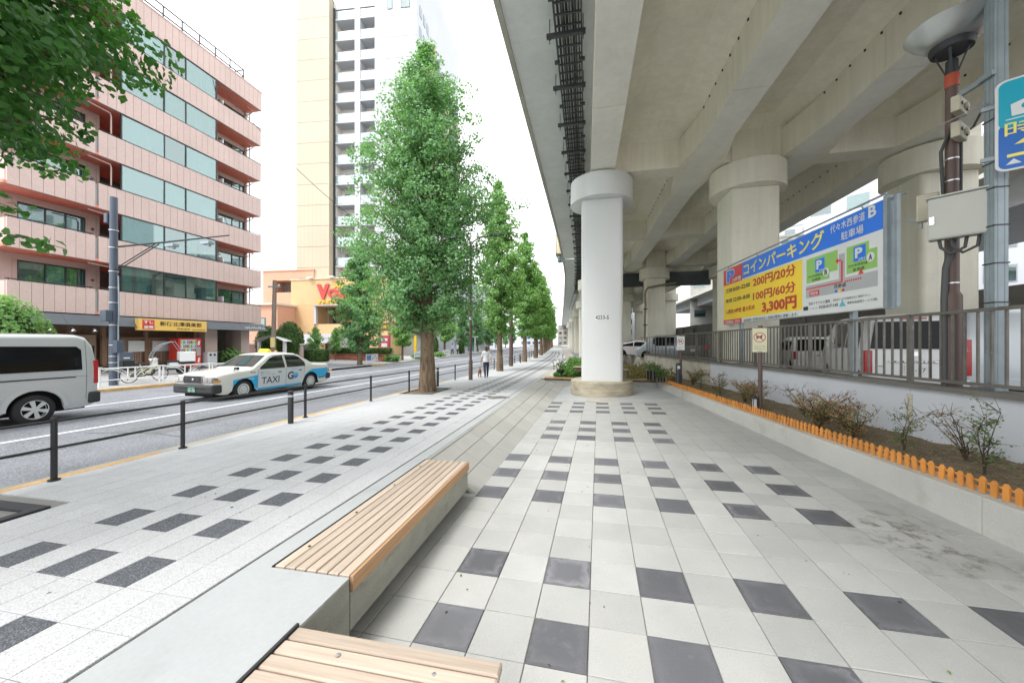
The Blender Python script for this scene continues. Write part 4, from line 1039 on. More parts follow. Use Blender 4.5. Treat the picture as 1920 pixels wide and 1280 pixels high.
part('side_sign', B(14.4,15.4,1.4,1.6,zv(.6),zv(1.9)), K['timber'], vk)
# salmon block further back
sb = thing('salmon_building', 'salmon coloured house block with a square balcony opening beside the tower', 'building', (-45.0,42.5,-1.8), R(3))
part('wall', B(0,1.6,0,9,0,zv(9.9)), K['salmon'], sb); part('wall', B(1.6,5.0,0,9,0,zv(6.9)), K['salmon'], sb); part('wall', B(1.6,5.0,0,9,zv(8.6),zv(9.9)), K['salmon'], sb); part('wall', B(5.0,8,0,9,0,zv(9.9)), K['salmon'], sb)
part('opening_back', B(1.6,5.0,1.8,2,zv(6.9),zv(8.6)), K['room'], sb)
m = MB(); [m.box(1.65+.25*i,1.68+.25*i,.02,.06,zv(6.9),zv(7.6)) for i in range(14)]; m.box(1.6,5,.02,.07,zv(7.6),zv(7.66)); part('balcony_rail', m, K['dark_steel'], sb)
for a, z in ((5.8,7.2),(.4,3.0),(2.4,2.2)):
    w_ = part('window', B(a,a+.9,-.05,0,zv(z),zv(z+1.6)), K['frame_dark'], sb); part('pane', B(a+.08,a+.82,-.06,-.05,zv(z+.08),zv(z+1.52)), K['pane_tint'], w_)
part('roof_cap', B(-.1,8.1,-.1,9,zv(9.9),zv(10.05)), K['salmon'], sb)
sb2 = thing('salmon_annex', 'low salmon annex with pale roof behind the utility pole', 'building', (-47,37.5,-1.8), R(3))
part('wall', B(0,9,0,5,0,zv(4.6)), K['salmon'], sb2); part('roof', B(-.2,9.2,-.3,5,zv(4.6),zv(4.85)), M('pale_roof', (.62,.56,.5), .6), sb2)
w_ = part('window', B(2.6,3.5,-.05,0,zv(1.4),zv(3.2)), K['frame_dark'], sb2); part('pane', B(2.68,3.42,-.06,-.05,zv(1.48),zv(3.12)), K['pane_tint'], w_)
w_ = part('window', B(6.6,7.3,-.05,0,zv(1.6),zv(3.0)), K['frame_dark'], sb2); part('pane', B(6.68,7.22,-.06,-.05,zv(1.68),zv(2.92)), K['pane_tint'], w_)
gw = thing('garden_wall', 'low pinkish garden wall with white coping past the apartment building', 'wall', (-30,27,-1.7), R(0))
part('wall', B(-6,5.5,0,.2,0,1.4), K['pink'], gw); part('coping', B(-6.1,5.6,-.05,.25,1.4,1.5), K['white'], gw)
for k, (a, b) in enumerate(((2.3,2.5),(4.9,5.1))): part('arch_post', B(a,b,-1.4,-1.2,0,1.7), K['white'], gw)
m = MB().grid(lambda u, v: (2.1+3.2*u, -1.7+.9*v, 1.7+.45*math.sin(math.pi*u)), [i/12 for i in range(13)], [0,1]); part('arch_roof', m, K['white'], gw)
ns = thing('name_stone', 'grey stone name slab beside the restaurant driveway hedge', 'sign', (-27.2,29.4,-1.75), R(8))
part('slab', B(0,2.0,0,.35,0,1.5), M('grey_stone', (.3,.3,.29), .7, var=.2, vs=4, fine=.2), ns, bevel=.03)
m = MB()
for i in range(4): m.box(.3,1.5-.25*(i%2),-.01,0,1.1-.2*i,1.16-.2*i)
part('engraving', m, K['galv'], ns)
# brown and white building further along, and distant blocks
K['hazed_window'] = M('hazed_window', (.30,.33,.36), .25)  # distance haze put into the colour, paler than plain windows
def block(name, label, loc, rz, w, d, h, mat, floors, cols, band=None, group=None):
    t = thing(name, label, 'building', loc, rz, group)
    part('wall', B(0,w,0,d,0,h), mat, t); part('roof_edge', B(-.1,w+.1,-.1,d+.1,h,h+.3), mat, t)
    fh = h/floors; cw = w/cols
    wm = MB().box(0,cw*.6,-.04,0,0,fh*.5).mesh('window', K['hazed_window']); pm_ = MB().box(.06,cw*.6-.06,-.05,-.04,.06,fh*.5-.06).mesh('pane', K['pane'])
    sw_ = MB().box(0,.04,0,d/4*.55,0,fh*.5).mesh('window', K['hazed_window'])
    for f in range(floors):
        if band and f % 2: part('band', B(-.05,w+.05,-.3,-.02,f*fh-.3,f*fh+.6), band, t)
        for c in range(cols):
            o_ = link('window', wm, t, (c*cw+cw*.2,0,f*fh+fh*.3)); link('pane', pm_, o_)
        for c in range(4): link('window', sw_, t, (w,d/4*(c+.2),f*fh+fh*.3))
    return t
K['brown_band'] = M('brown_band', (.25,.16,.14), .6, var=.1)
block('office_building', 'white office building with brown horizontal bands behind the dark lamp post', (-30.5,72,-2), 0, 7.5, 12, 14, K['tower_white'], 5, 4, K['brown_band'])
block('distant_building', 'pale distant apartment block at the end of the far pavement', (-36,100,-2), R(6), 10, 14, 18, K['tower_white'], 7, 4)
block('distant_building', 'grey distant block closing the street beyond the trees', (-30,165,-2), R(4), 13, 12, 15, M('block_grey', (.45,.46,.5), .7, var=.1), 6, 5)
block('distant_building', 'tall grey block added to fill the bright gap under the deck between the shaded piers', (17,64,-1.6), R(-20), 26, 10, 17, M('block_shade', (.34,.34,.32), .8, var=.1), 7, 9)  # added filler, its dark tone stands in for the dim space there
block('distant_building', 'beige distant block at the very end of the path', (-14,185,-2), R(4), 12, 12, 10, M('block_beige', (.5,.45,.4), .7, var=.1), 4, 5)
block('distant_building', 'white apartment building seen in the gap above the parking sign', (22,42,-1.5), R(-35), 16, 10, 24, K['tower_white'], 9, 6)
block('distant_building', 'tan building with grey windows in the gap beside the beige pier', (33,36,-1.5), R(-35), 9, 10, 22, M('block_tan', (.5,.45,.36), .7, var=.1), 8, 4)
block('distant_building', 'pinkish house wall right of the steel post', (17,12.5,-1.3), R(-50), 10, 7, 5.6, M('block_pink', (.62,.52,.5), .7, var=.05), 2, 4)
block('distant_building', 'white block with red sign glimpsed between the shaded piers', (7,92,-1.5), R(-8), 14, 10, 20, K['tower_white'], 8, 6)
block('distant_building', 'pale block glimpsed past the shaded piers', (26,78,-1.5), R(-30), 20, 10, 22, K['tower_white'], 8, 8)
lw = thing('lattice_fence', 'brown wooden lattice fence at the far side of the car park', 'fence', (12.2,10.6,-.9), R(-50))
for k in range(30): part('board', B(.3*k,.3*k+.28,0,.03,0,1.75), K['timber'], lw)
for k in range(38): part('lattice_strip', MB().beam((.25*k,0,1.78),(.25*k+.45,0,2.4),.03,.03), K['timber'], lw); part('lattice_strip', MB().beam((.25*k+.45,.03,1.78),(.25*k,.03,2.4),.03,.03), K['timber'], lw)
part('rail', B(0,9.4,-.02,.06,2.4,2.48), K['timber'], lw)
# ================================================================= TREES AND PLANTS
K['bark'] = M('ginkgo_bark', (.19,.135,.085), .9, var=.3, vs=3, fine=.2, fs=30, bump=.9, bs=14, stretch=(1,1,.25), stain=(.09,.065,.045), stain_s=9, stain_lo=.5, stain_hi=.62)
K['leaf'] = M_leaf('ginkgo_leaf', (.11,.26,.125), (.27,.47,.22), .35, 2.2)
K['leaf_y'] = M_leaf('ginkgo_leaf_light', (.145,.31,.10), (.32,.51,.19), .4, 1.6)
K['leaf_d'] = M_leaf('leaf_dark', (.03,.085,.025), (.08,.17,.05), .25, 3)
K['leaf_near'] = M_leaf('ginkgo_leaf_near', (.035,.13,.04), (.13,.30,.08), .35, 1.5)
K['hedge'] = M_leaf('hedge_leaf', (.04,.10,.02), (.10,.20,.045), .25, 4)
def leaves_mesh(name, P, N, size, mat, shape=4, seed=1):
    """one small fan-shaped leaf per row of P, facing roughly N"""
    r = np.random.default_rng(seed); n = len(P)
    N = N/np.maximum(1e-6, np.linalg.norm(N, axis=1, keepdims=True))
    T = r.normal(size=(n,3)); T -= N*(T*N).sum(1, keepdims=True); T /= np.maximum(1e-6, np.linalg.norm(T, axis=1, keepdims=True))
    Bn = np.cross(N, T); s = size*r.uniform(.65,1.25,(n,1))
    sh = {4: [(0,-.5),(.55,.15),(0,.55),(-.55,.15)], 5: [(0,-.55),(.6,.12),(.3,.5),(-.3,.5),(-.6,.12)], 3: [(0,-.5),(.5,.4),(-.5,.4)]}[shape]
    cup = r.uniform(-.15,.3,(n,1))
    V = np.stack([P+T*s*a+Bn*s*b+N*s*cup*(abs(a)*1.2) for a, b in sh], 1).reshape(-1,3)
    k = len(sh); me = bpy.data.meshes.new(name)
    me.vertices.add(n*k); me.vertices.foreach_set('co', V.astype(np.float32).ravel())
    me.loops.add(n*k); me.loops.foreach_set('vertex_index', np.arange(n*k, dtype=np.int32))
    me.polygons.add(n); me.polygons.foreach_set('loop_start', np.arange(0, n*k, k, dtype=np.int32)); me.polygons.foreach_set('loop_total', np.full(n, k, dtype=np.int32))
    me.materials.append(mat); me.update(calc_edges=True); me.validate()
    return me
def tree_geo(seed, H, z0, prof, nleaf, lsize, trunk_r, nbr, mat, shape=4, el=(.15,.75), clump=.34, lean=(0,0), gap=.0, jit=(.72,1.08)):
    """tapered ridged trunk with ascending limbs; leaves gathered in clumps along the limbs. prof(t) = crown radius at t in 0..1"""
    r = np.random.default_rng(seed); tb = MB()
    n = 9; pts = []; rad = []
    for i in range(n+1):
        t = i/n; pts.append((lean[0]*t*t+.05*math.sin(3*t+seed), lean[1]*t*t+.04*math.cos(4*t+seed), H*.97*t)); rad.append(trunk_r*(1-t)**.8*(1+.28*math.exp(-t*26))+.012)
    sub = []; sr = []
    for i in range(n):
        for q in range(3):
            a = q/3; sub.append(tuple(pts[i][c]*(1-a)+pts[i+1][c]*a for c in range(3))); sr.append(rad[i]*(1-a)+rad[i+1]*a)
    o0 = len(tb.v); tb.tube(sub, sr, 22)
    for i in range(o0, len(tb.v)):                       # vertical ridges
        k = (i-o0) % 22; j = (i-o0)//22
        if j < len(sub):
            c = sub[j]; f = 1+.07*math.sin(k*2.9+j*.35+seed)+.05*r.uniform(-1,1); v = tb.v[i]
            tb.v[i] = (c[0]+(v[0]-c[0])*f, c[1]+(v[1]-c[1])*f, v[2])
    C = []; CR = []
    for b in range(nbr):
        t = ((b+r.uniform(0,1))/nbr)**.92; h = z0+(H-z0)*t*.985
        az = b*2.39996+r.uniform(-.5,.5); R_ = prof(t)*r.uniform(*jit); e = r.uniform(*el)
        L_ = max(.25, R_); rise = L_*e
        hb = max(z0*.75, h-rise); k = min(1, hb/(H*.97))
        i = min(n-1, int(k*n)); a = k*n-i; base = np.array([pts[i][c]*(1-a)+pts[i+1][c]*a for c in range(3)])
        tip = base+np.array([math.cos(az)*L_, math.sin(az)*L_, rise])
        mid = (base+tip)/2+np.array([0,0,-.06*L_])
        r0 = max(.012, .055*trunk_r/.27*(1-t*.8)); tb.tube([base, mid, tip], [r0, r0*.6, .006], 5)
        m = max(3, int(L_/.26))
        for q in range(m):
            u = .22+.8*(q+.5)/m
            if r.uniform() < gap: continue
            p = base*(1-u)**2+2*mid*u*(1-u)+tip*u*u
            side = r.normal(size=3)*np.array([1,1,.5])*.22*L_*u*.9
            C.append(p+side); CR.append(clump*r.uniform(.6,1.15)*(1 if t < .9 else .6))
    C = np.array(C); CR = np.array(CR); wgt = CR**2; wgt /= wgt.sum()
    idx = r.choice(len(C), nleaf, p=wgt)
    d = r.normal(size=(nleaf,3)); d /= np.linalg.norm(d, axis=1, keepdims=True)
    rr = CR[idx][:,None]*r.uniform(.35,1.0,(nleaf,1))**.6
    P = C[idx]+d*rr*np.array([1.1,1.1,.8])
    k = np.clip(P[:,2]/(H*.97), 0, 1)*n; i = np.minimum(n-1, k.astype(int)); ctr = np.array(pts)[i]
    outw = P-ctr; outw[:,2] *= .3; outw /= np.maximum(.05, np.linalg.norm(outw, axis=1, keepdims=True))
    N = outw*.55+d*.35+np.array([0,0,.55])+r.normal(size=(nleaf,3))*.5
    return tb.mesh('trunk', K['bark'], 50), leaves_mesh('crown', P, N, lsize, mat, shape, seed+1)
def tree(name, label, geo, loc, rz, group=None, s=1):
    t = thing(name, label, 'tree', loc, rz, group); t.scale = (s,s,s) if not isinstance(s, tuple) else s
    part('trunk', geo[0], None, t); part('crown', geo[1], None, t)
    return t
def lerp(tab):
    def f(t):
        for (a, x), (b, y) in zip(tab, tab[1:]):
            if t <= b: return x+(y-x)*(t-a)/(b-a)
        return tab[-1][1]
    return f
ginkgo = lerp([(0,1.75),(.1,2.25),(.23,2.6),(.38,2.6),(.52,2.3),(.67,1.9),(.8,1.3),(.9,.75),(.96,.4),(1,.08)])
gA = tree_geo(3, 13.1, 2.7, ginkgo, 78000, .082, .25, 190, K['leaf'], clump=.36, gap=.04, jit=(.84,1.05))
tree('ginkgo_tree', 'tallest leafy ginkgo in a dark square pit beside the black railing', gA, (-5.79,12.35,-1.87), 1.2)
gB = tree_geo(8, 12.9, 2.9, lerp([(0,1.2),(.2,1.7),(.4,1.8),(.6,1.5),(.8,1.0),(.95,.35),(1,.08)]), 24000, .135, .2, 100, K['leaf_y'], clump=.4, gap=.05)
gC = tree_geo(15, 12.9, 3.1, lerp([(0,1.2),(.2,1.75),(.4,1.75),(.6,1.45),(.8,.95),(.95,.35),(1,.08)]), 9000, .2, .2, 60, K['leaf_y'], clump=.4)
GT = 'ginkgo trees receding along the path'
tree('ginkgo_tree', 'light green ginkgo next to the person walking a dog', gB, (-5.67,23.2,-2.03), .4, None, (.9,.9,1.0))
tree('ginkgo_tree', 'light green ginkgo just past the plain brown pole', gB, (-6.0,35.5,-2.13), 2.6, None, (1,1,1.03))
for i, y in enumerate((43.8, 52.9, 60.4, 70, 81, 92, 104, 117, 131)):
    tree('ginkgo_tree', '%s ginkgo beyond the brown pole in the row receding along the path' % ['second','third','fourth','fifth','sixth','seventh','eighth','ninth','farthest'][i], gB if i < 1 else gC, (-5.75+bend(y), y, z_walk(-5.75+bend(y),y)), .9*i, GT, (1,1,.94+.1*((i*7)%3)/2))
# overhanging tree whose trunk stands just outside the picture
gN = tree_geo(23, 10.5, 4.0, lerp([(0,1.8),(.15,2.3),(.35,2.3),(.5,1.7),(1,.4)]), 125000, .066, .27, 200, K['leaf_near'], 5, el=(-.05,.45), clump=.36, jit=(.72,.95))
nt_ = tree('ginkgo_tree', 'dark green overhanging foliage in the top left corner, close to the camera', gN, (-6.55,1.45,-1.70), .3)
r = np.random.default_rng(5); P = []                       # low twigs reaching into view
tw_ = MB()
for pts in (((-6.3,1.5,.85),(-6.0,2.2,1.12),(-5.6,2.55,1.10),(-5.2,2.75,.98)), ((-6.4,1.5,1.3),(-6.25,2.3,1.5),(-6.0,2.6,1.5),(-5.85,2.75,1.42))):
    q = [(a+6.35, b-1.45, c+1.70) for a, b, c in pts]; c, s = math.cos(-.3), math.sin(-.3)
    q = [(a*c-b*s, a*s+b*c, z) for a, b, z in q]; tw_.tube(q, [.012,.009,.006,.003], 5)
    for i in range(34):
        u = r.uniform(.45,1)*2.999; k = int(u); a = u-k; P.append(np.array(q[k])*(1-a)+np.array(q[min(3,k+1)])*a+r.normal(size=3)*np.array([.06,.06,.05]))
part('low_twig', tw_, K['bark'], nt_); P = np.array(P)
part('low_twig_leaves', leaves_mesh('low_twig_leaves', P, r.normal(size=P.shape)+np.array([.3,-.4,.6]), .08, K['leaf_near'], 5, 9), None, nt_)
# far pavement trees
gF = tree_geo(31, 10.4, 1.5, lerp([(0,1.1),(.15,1.75),(.35,1.85),(.6,1.45),(.85,.8),(1,.1)]), 21000, .14, .16, 80, K['leaf'], clump=.36)
gS = tree_geo(37, 5.2, 1.7, lerp([(0,.8),(.3,1.25),(.6,1.1),(1,.2)]), 4200, .17, .11, 30, K['leaf_y'], clump=.36)
gT = tree_geo(41, 9.5, 2.0, lerp([(0,1.2),(.3,2.0),(.6,1.6),(1,.2)]), 6500, .22, .18, 40, K['leaf'], clump=.45)
def zf(x, y): return z_far(x, y)
tree('street_tree', 'dense conical street tree in front of the red restaurant letters', gF, (-18.35,26.4,zf(-18.3,26.4)), .2)
tree('street_tree', 'small young street tree in front of the restaurant entrance', gS, (-18.8,34.3,zf(-18.8,34.3)), 1.0)
tree('street_tree', 'street tree between the trunk of the tallest ginkgo and the dark lamp post', gS, (-18.9,46,zf(-18.9,46)), 2.2, None, 1.35)
for i, y in enumerate((57, 67, 78, 90, 103, 118)):
    tree('street_tree', '%s street tree on the far pavement beyond the office building' % ['first','second','third','fourth','fifth','farthest'][i], gT, (-19+bend(y), y, zf(-19+bend(y), y)), i*1.1, 'trees on the far pavement', .8+.12*(i % 2))
for i, (a, b) in enumerate(((-25.5,29.8),(-23.9,30.6))):
    tree('small_tree', ['thin young tree beside the white garage entrance','thin young tree close to the conical street tree'][i], gS, (a,b,zf(a,b)), i, None, (.5,.5,.62))
# clipped shrubs and hedges
def blob(seed, rx, ry, rz_, n, size, mat, box=False, lumps=.08):
    r = np.random.default_rng(seed); d = r.normal(size=(n,3)); d /= np.linalg.norm(d, axis=1, keepdims=True)
    if box: d /= np.abs(d).max(1, keepdims=True)
    d[:,2] = np.where(d[:,2] < -.98, -.98, d[:,2])
    f = (1+lumps*(np.sin(d[:,:1]*7+seed)+np.sin(d[:,1:2]*9+d[:,2:]*6)))*r.uniform(.86,1.03,(n,1))
    P = d*f*np.array([rx,ry,rz_])+np.array([0,0,rz_]); return leaves_mesh('foliage', P, d+r.normal(size=(n,3))*.45, size, mat, 4, seed)
def shrub(name, label, cat, loc, rx, ry, rz_, n, size, mat, box=False, seed=1, group=None, lumps=.08):
    t = thing(name, label, cat, loc, 0, group)
    part('foliage', blob(seed, rx, ry, rz_, n, size, mat, box, lumps), None, t)
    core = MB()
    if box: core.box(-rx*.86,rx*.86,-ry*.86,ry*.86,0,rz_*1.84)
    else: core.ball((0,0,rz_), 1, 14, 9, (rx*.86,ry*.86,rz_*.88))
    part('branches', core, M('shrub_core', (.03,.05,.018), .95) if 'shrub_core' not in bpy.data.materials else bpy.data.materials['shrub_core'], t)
    return t
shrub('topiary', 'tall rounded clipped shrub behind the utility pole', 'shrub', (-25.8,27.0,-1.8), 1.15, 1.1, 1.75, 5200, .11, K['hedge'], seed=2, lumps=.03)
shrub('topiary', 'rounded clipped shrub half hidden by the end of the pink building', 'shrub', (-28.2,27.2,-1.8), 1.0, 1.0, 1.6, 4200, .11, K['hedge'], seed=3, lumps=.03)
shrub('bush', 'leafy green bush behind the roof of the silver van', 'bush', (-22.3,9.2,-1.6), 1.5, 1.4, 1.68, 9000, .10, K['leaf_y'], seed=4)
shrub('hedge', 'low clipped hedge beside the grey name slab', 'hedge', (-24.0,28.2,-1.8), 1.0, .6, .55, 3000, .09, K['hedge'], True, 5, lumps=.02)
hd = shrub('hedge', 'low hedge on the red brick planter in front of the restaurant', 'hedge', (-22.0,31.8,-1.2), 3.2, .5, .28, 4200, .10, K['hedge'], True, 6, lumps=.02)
bpn = thing('brick_planter', 'low red brick planter under the restaurant hedge', 'planter', (-22.0,31.5,-1.9))
K['brick'] = M('red_brick', (.40,.15,.09), .8, var=.15, vs=5, rv=.2); bk = MB().cbox(0,.42,0,.1,0,.13,.005).mesh('brick', K['brick'])
for rr_ in range(5):
    for c in range(15): link('brick', bk, bpn, (-3.3+.44*c-(.2 if rr_ % 2 else 0), 0, .14*rr_))
part('core', B(-3.45,3.3,.1,1.0,0,.7), K['room'], bpn)
shrub('pine_shrub', 'layered yellow green garden pine in the passage of the pink building', 'shrub', (-24.9,21.0,-1.55), .55, .5, .48, 1500, .09, K['leaf_y'], seed=8, lumps=.3)
for i, (x, y, a, b) in enumerate(((-19.6,44.4,.4,1.3),(-19.5,54,.5,1.1))):
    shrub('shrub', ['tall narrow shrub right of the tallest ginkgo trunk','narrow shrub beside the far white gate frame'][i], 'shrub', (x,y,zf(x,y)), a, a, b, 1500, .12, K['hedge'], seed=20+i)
for i, (x, y) in enumerate(((-18.4,31.5),(-18.5,37.5),(-18.6,43))):
    shrub('shrub', ['round low plant at the foot of the small young street tree','low plants behind the white guard panel near the entrance','low plants beyond the white guard panel'][i], 'plant', (x,y,zf(x,y)), .9, .5, .32, 900, .11, K['leaf_y'], seed=30+i, lumps=.2)
# potted greens at the entrance of the restaurant
# ---- half-dead shrubs in the planter
K['twig'] = M('dry_twig', (.085,.055,.04), .85, var=.2)
K['dry_leaf_c'] = M_leaf('dry_foliage', (.30,.15,.07), (.52,.33,.16), .3, 6)
K['thin_green'] = M_leaf('thin_foliage', (.09,.15,.06), (.22,.30,.14), .25, 6)
def wild(seed, h, spread, nst, nl, size, mats, lean=0):
    r = np.random.default_rng(seed); tb = MB(); P = [[] for _ in mats]
    for s in range(nst):
        a = r.uniform(0,6.28); L_ = h*r.uniform(.6,1.05); dx, dy = math.cos(a)*spread*r.uniform(.2,1), math.sin(a)*spread*r.uniform(.2,.8)
        pts = [np.array([dx*.1*k*k/4+r.uniform(-.015,.015)*k, dy*.1*k*k/4+r.uniform(-.015,.015)*k, L_*k/5]) + np.array([dx,dy,0])*(k/5)**1.4*.9 for k in range(6)]
        tb.tube(pts, [.009,.007,.006,.004,.003,.0015], 4)
        for q in range(11):
            k = r.integers(1,5); p0 = pts[k]; a2 = r.uniform(0,6.28); l2 = L_*r.uniform(.12,.34); p1 = p0+np.array([math.cos(a2)*l2, math.sin(a2)*l2, l2*r.uniform(.1,.9)])
            tb.tube([p0, (p0+p1)/2+np.array([0,0,.02]), p1], [.004,.003,.001], 3)
            m = r.integers(0, len(mats))
            for _ in range(int(nl/nst/11)+1): P[m].append(p0+(p1-p0)*r.uniform(.2,1.05)+r.normal(size=3)*.022)
    return tb.mesh('stems', K['twig']), [leaves_mesh('leaves', np.array(p), r.normal(size=(len(p),3))+np.array([0,0,.6]), size, mm, 4, seed) for p, mm in zip(P, mats) if len(p)]
def wild_thing(label, D, y, geo, rz, s=1, dz=0):
    t = thing('shrub', label, 'shrub', (wallx(D,y), y, soilz((D-4.5)/1.42, y)-.02+dz), rz); t.scale = (s,s,s)
    part('stems', geo[0], None, t)
    for g_ in geo[1]: part('leaves', g_, None, t)
    return t
wd = wild(1, .66, .5, 18, 1500, .026, [K['dry_leaf_c'], K['dry_leaf_c'], K['thin_green']])
wg = wild(2, .95, .16, 4, 420, .026, [K['thin_green']])
wr = wild(3, .8, .5, 8, 460, .03, [K['dry_leaf_c']])
wt = wild(4, .9, .4, 7, 170, .026, [K['thin_green'], K['dry_leaf_c']])
PLN = [(wr,4.75,3.75,'bare shrub with sparse tan leaves at the right edge of the planter'),(wt,5.3,4.1,'tall leafless stems against the white wall at the right edge'),(wg,4.95,4.45,'thin dark green shrub low at the right edge of the planter'),
       (wg,5.1,5.55,'upright green shrub just right of the wall drip stain'),(wg,5.0,6.5,'upright green shrub left of the wall drip stain'),(wt,5.4,6.1,'two bare stems against the white wall'),
       (wd,4.95,7.35,'tangled rusty brown shrub in the middle of the planter'),(wd,4.85,8.1,'bushy dry brown shrub right of the nearer sign post'),(wr,5.2,8.7,'reddish twiggy shrub just right of the nearer sign post'),
       (wt,5.3,9.3,'tall bare twig shrub behind the nearer sign post'),(wd,4.95,10.6,'dry brown shrub left of the small black lantern'),(wd,5.1,11.6,'dry reddish shrub half way along the picket edging'),
       (wg,4.9,12.8,'green shrub at the joint of white and old wall'),(wr,5.2,13.8,'dry twigs against the old wall near the grey bollard'),(wg,5.0,14.8,'dark green shrub near the grey bollard light'),(wd,5.3,16.6,'dry grassy shrub beyond the grey bollard light'),(wg,5.2,18.4,'green shrub by the black pots')]
for i, (g_, D, y, l) in enumerate(PLN): wild_thing(l, D, y, g_, i*1.7, .9+.25*((i*5) % 4)/4)
# weeds, litter of twigs on the soil
r = np.random.default_rng(77); P = []
for i in range(9000):
    y = 2.2+14*r.uniform()**1.0; D = 4.5+1.38*r.uniform(); P.append((wallx(D,y), y, soilz((D-4.5)/1.42, y)+.03*r.uniform()**2+.01))
P = np.array(P); o_ = link('planter_litter', leaves_mesh('planter_litter', P, r.normal(size=P.shape)+np.array([0,0,.7]), .022, M_leaf('litter', (.20,.14,.085), (.22,.22,.10), .1, 5), 4, 3)); o_['kind'] = 'stuff'
P = []
for i in range(5000):
    y = 18.5+20*r.uniform()**1.5; x = -1.6+2.6*r.uniform()+bend(y); P.append((x, y, -1.9-.004*(y-18)+.28*r.uniform()+.12*math.sin(x*4)*math.sin(y*2)))
P = np.array(P); o_ = link('ground_cover', leaves_mesh('ground_cover', P, r.normal(size=P.shape)*.5+np.array([0,-.2,.8]), .15, M_leaf('ground_cover_leaf', (.06,.15,.025), (.14,.30,.06), .3, 2), 4, 4)); o_['kind'] = 'stuff'
P = []
for i in range(2600):
    y = 18.5+9*r.uniform()**1.3; x = 1.0+3.6*r.uniform(); P.append((x, y, -1.9+.5*r.uniform()**1.6*(.6+.4*math.sin(x*3+y))))
P = np.array(P); o_ = link('dry_grass', leaves_mesh('dry_grass', P, r.normal(size=P.shape)+np.array([0,-.4,.2]), .10, M_leaf('dry_grass_blade', (.14,.15,.05), (.30,.24,.11), .3, 3), 4, 6)); o_['kind'] = 'stuff'
# ================================================================= NEAR KERB: RAILING, BOLLARDS, POLES
kr = thing('kerb_railing', 'low black two-rail metal railing along the near kerb', 'railing', (-6.4,8,-1.8)); o = kr.location
PYS = [.55,3.15,4.58,7.16,9.75,12.15,14.25]+[16.9+2.6*i for i in range(22)]
for a, b in zip(PYS, PYS[1:]):
    xa, xb = -6.4+bend(a), -6.4+bend(b); za, zb_ = z_walk(xa,a), z_walk(xb,b)
    for dz in (.73,.40): part('rail', MB().tube([L(xa,a,za+dz), L(xb,b,zb_+dz)], .017, 8), K['black'], kr, 50)
for a in PYS:
    x = -6.4+bend(a); m = MB().tube([(0,0,-.03),(0,0,.77)], .03, 10); m.tube([(0,0,.0),(0,0,.02)], .055, 10)
    part('post', m, K['black'], kr, 40, loc=L(x, a, z_walk(x,a)))
def bollard(loc, label, h=.8, r=.05, grp=None):
    t = thing('bollard', label, 'bollard', loc, 0, grp)
    part('post', MB().lathe([(r,-.05),(r,h-.06),(r*.9,h-.05),(r*.9,h-.04),(r,h-.03),(r,h-.01),(r*.8,h),(.0001,h)], 20), K['black'], t, 40)
    part('reflector', MB().lathe([(r+.002,h-.13),(r+.002,h-.09)], 20), K['alu'], t, 40); return t
bollard((-6.22,6.55,z_walk(-6.22,6.55)), 'black bollard standing alone by the railing opposite the taxi wheel', .70, .055)
bollard((-6.05,13.95,z_walk(-6.05,13.95)), 'black bollard right behind the trunk of the tallest ginkgo', .78, .05)
bollard((-6.1,33.6,z_walk(-6.1,33.6)), 'distant black bollard among the receding trunks', .85, .06)
def post(name, label, cat, loc, pts, r, mat, n=12): 
    t = thing(name, label, cat, loc); part('pole', MB().tube(pts, r, n), mat, t, 45); return t
K['brown_pole'] = M('brown_pole', (.11,.07,.06), .5, var=.1)
lp = post('lamp_post', 'slim dark lamp post standing just left of the person with the dog', 'lamp post', (-5.62,17.0,-1.92), [(0,0,0),(0,0,6.9)], .062, K['brown_pole'])
part('base_cover', MB().lathe([(.1,0),(.1,.95),(.065,1.0)], 16), K['brown_pole'], lp, 40)
part('sticker', MB().lathe([(.064,3.0),(.064,3.14)], 12), K['white'], lp); part('arm', MB().tube([(0,0,6.8),(.5,0,7.1),(1.2,0,7.15)], .04, 8), K['brown_pole'], lp); part('lamp_head', B(1.0,1.7,-.14,.14,7.1,7.22), K['dark_steel'], lp, bevel=.03)
lp2 = post('lamp_post', 'thick plain brown pole standing in the row of ginkgo trunks', 'lamp post', (-5.96,28.5,-2.08), [(0,0,0),(0,0,8.5)], [.17,.13], K['brown_pole'], 16)
part('arm', MB().tube([(0,0,8.3),(-1.5,0,8.9)], .06, 8), K['brown_pole'], lp2)
for i, y in enumerate((47.5, 66)):
    t = post('lamp_post', ['distant brown pole between the third and fourth ginkgo past the walker','farthest brown pole between the receding ginkgo trunks'][i], 'lamp post', (-5.9+bend(y), y, z_walk(-5.9,y)), [(0,0,0),(0,0,8)], [.17,.12], K['brown_pole']); t['group'] = 'distant brown poles'
# ================================================================= FAR KERB
zp = z_far(-18.6,10.8)
K['pole_blue'] = M('pole_slate', (.075,.095,.13), .45, .2, var=.1)
up = thing('street_light_pole', 'tall slate-blue pole with a long horizontal arm in front of the pink building', 'pole', (-18.6,10.8,zp))
part('pole', MB().tube([(0,0,0),(0,0,3.2),(0,0,7.55)], [.14,.13,.115], 16), K['pole_blue'], up, 45)
part('arm', MB().tube([(0,0,5.55),(2.6,.05,5.62),(5.55,.1,5.72)], [.04,.035,.025], 8), K['dark_steel'], up, 50)
part('brace', MB().tube([(.05,.06,4.6),(2.2,.1,5.58)], .02, 6), K['dark_steel'], up); part('brace', MB().tube([(.05,-.06,4.6),(2.2,0,5.58)], .02, 6), K['dark_steel'], up)
for xx in (2.9,4.6):
    m = MB().box(xx-.2,xx+.2,-.06,.16,5.42,5.52); m.lathe([(.02,-.12),(.06,-.1),(.06,.0)], 10, (xx+.1,.05,5.45)); part('camera_head', m, K['galv'], up)
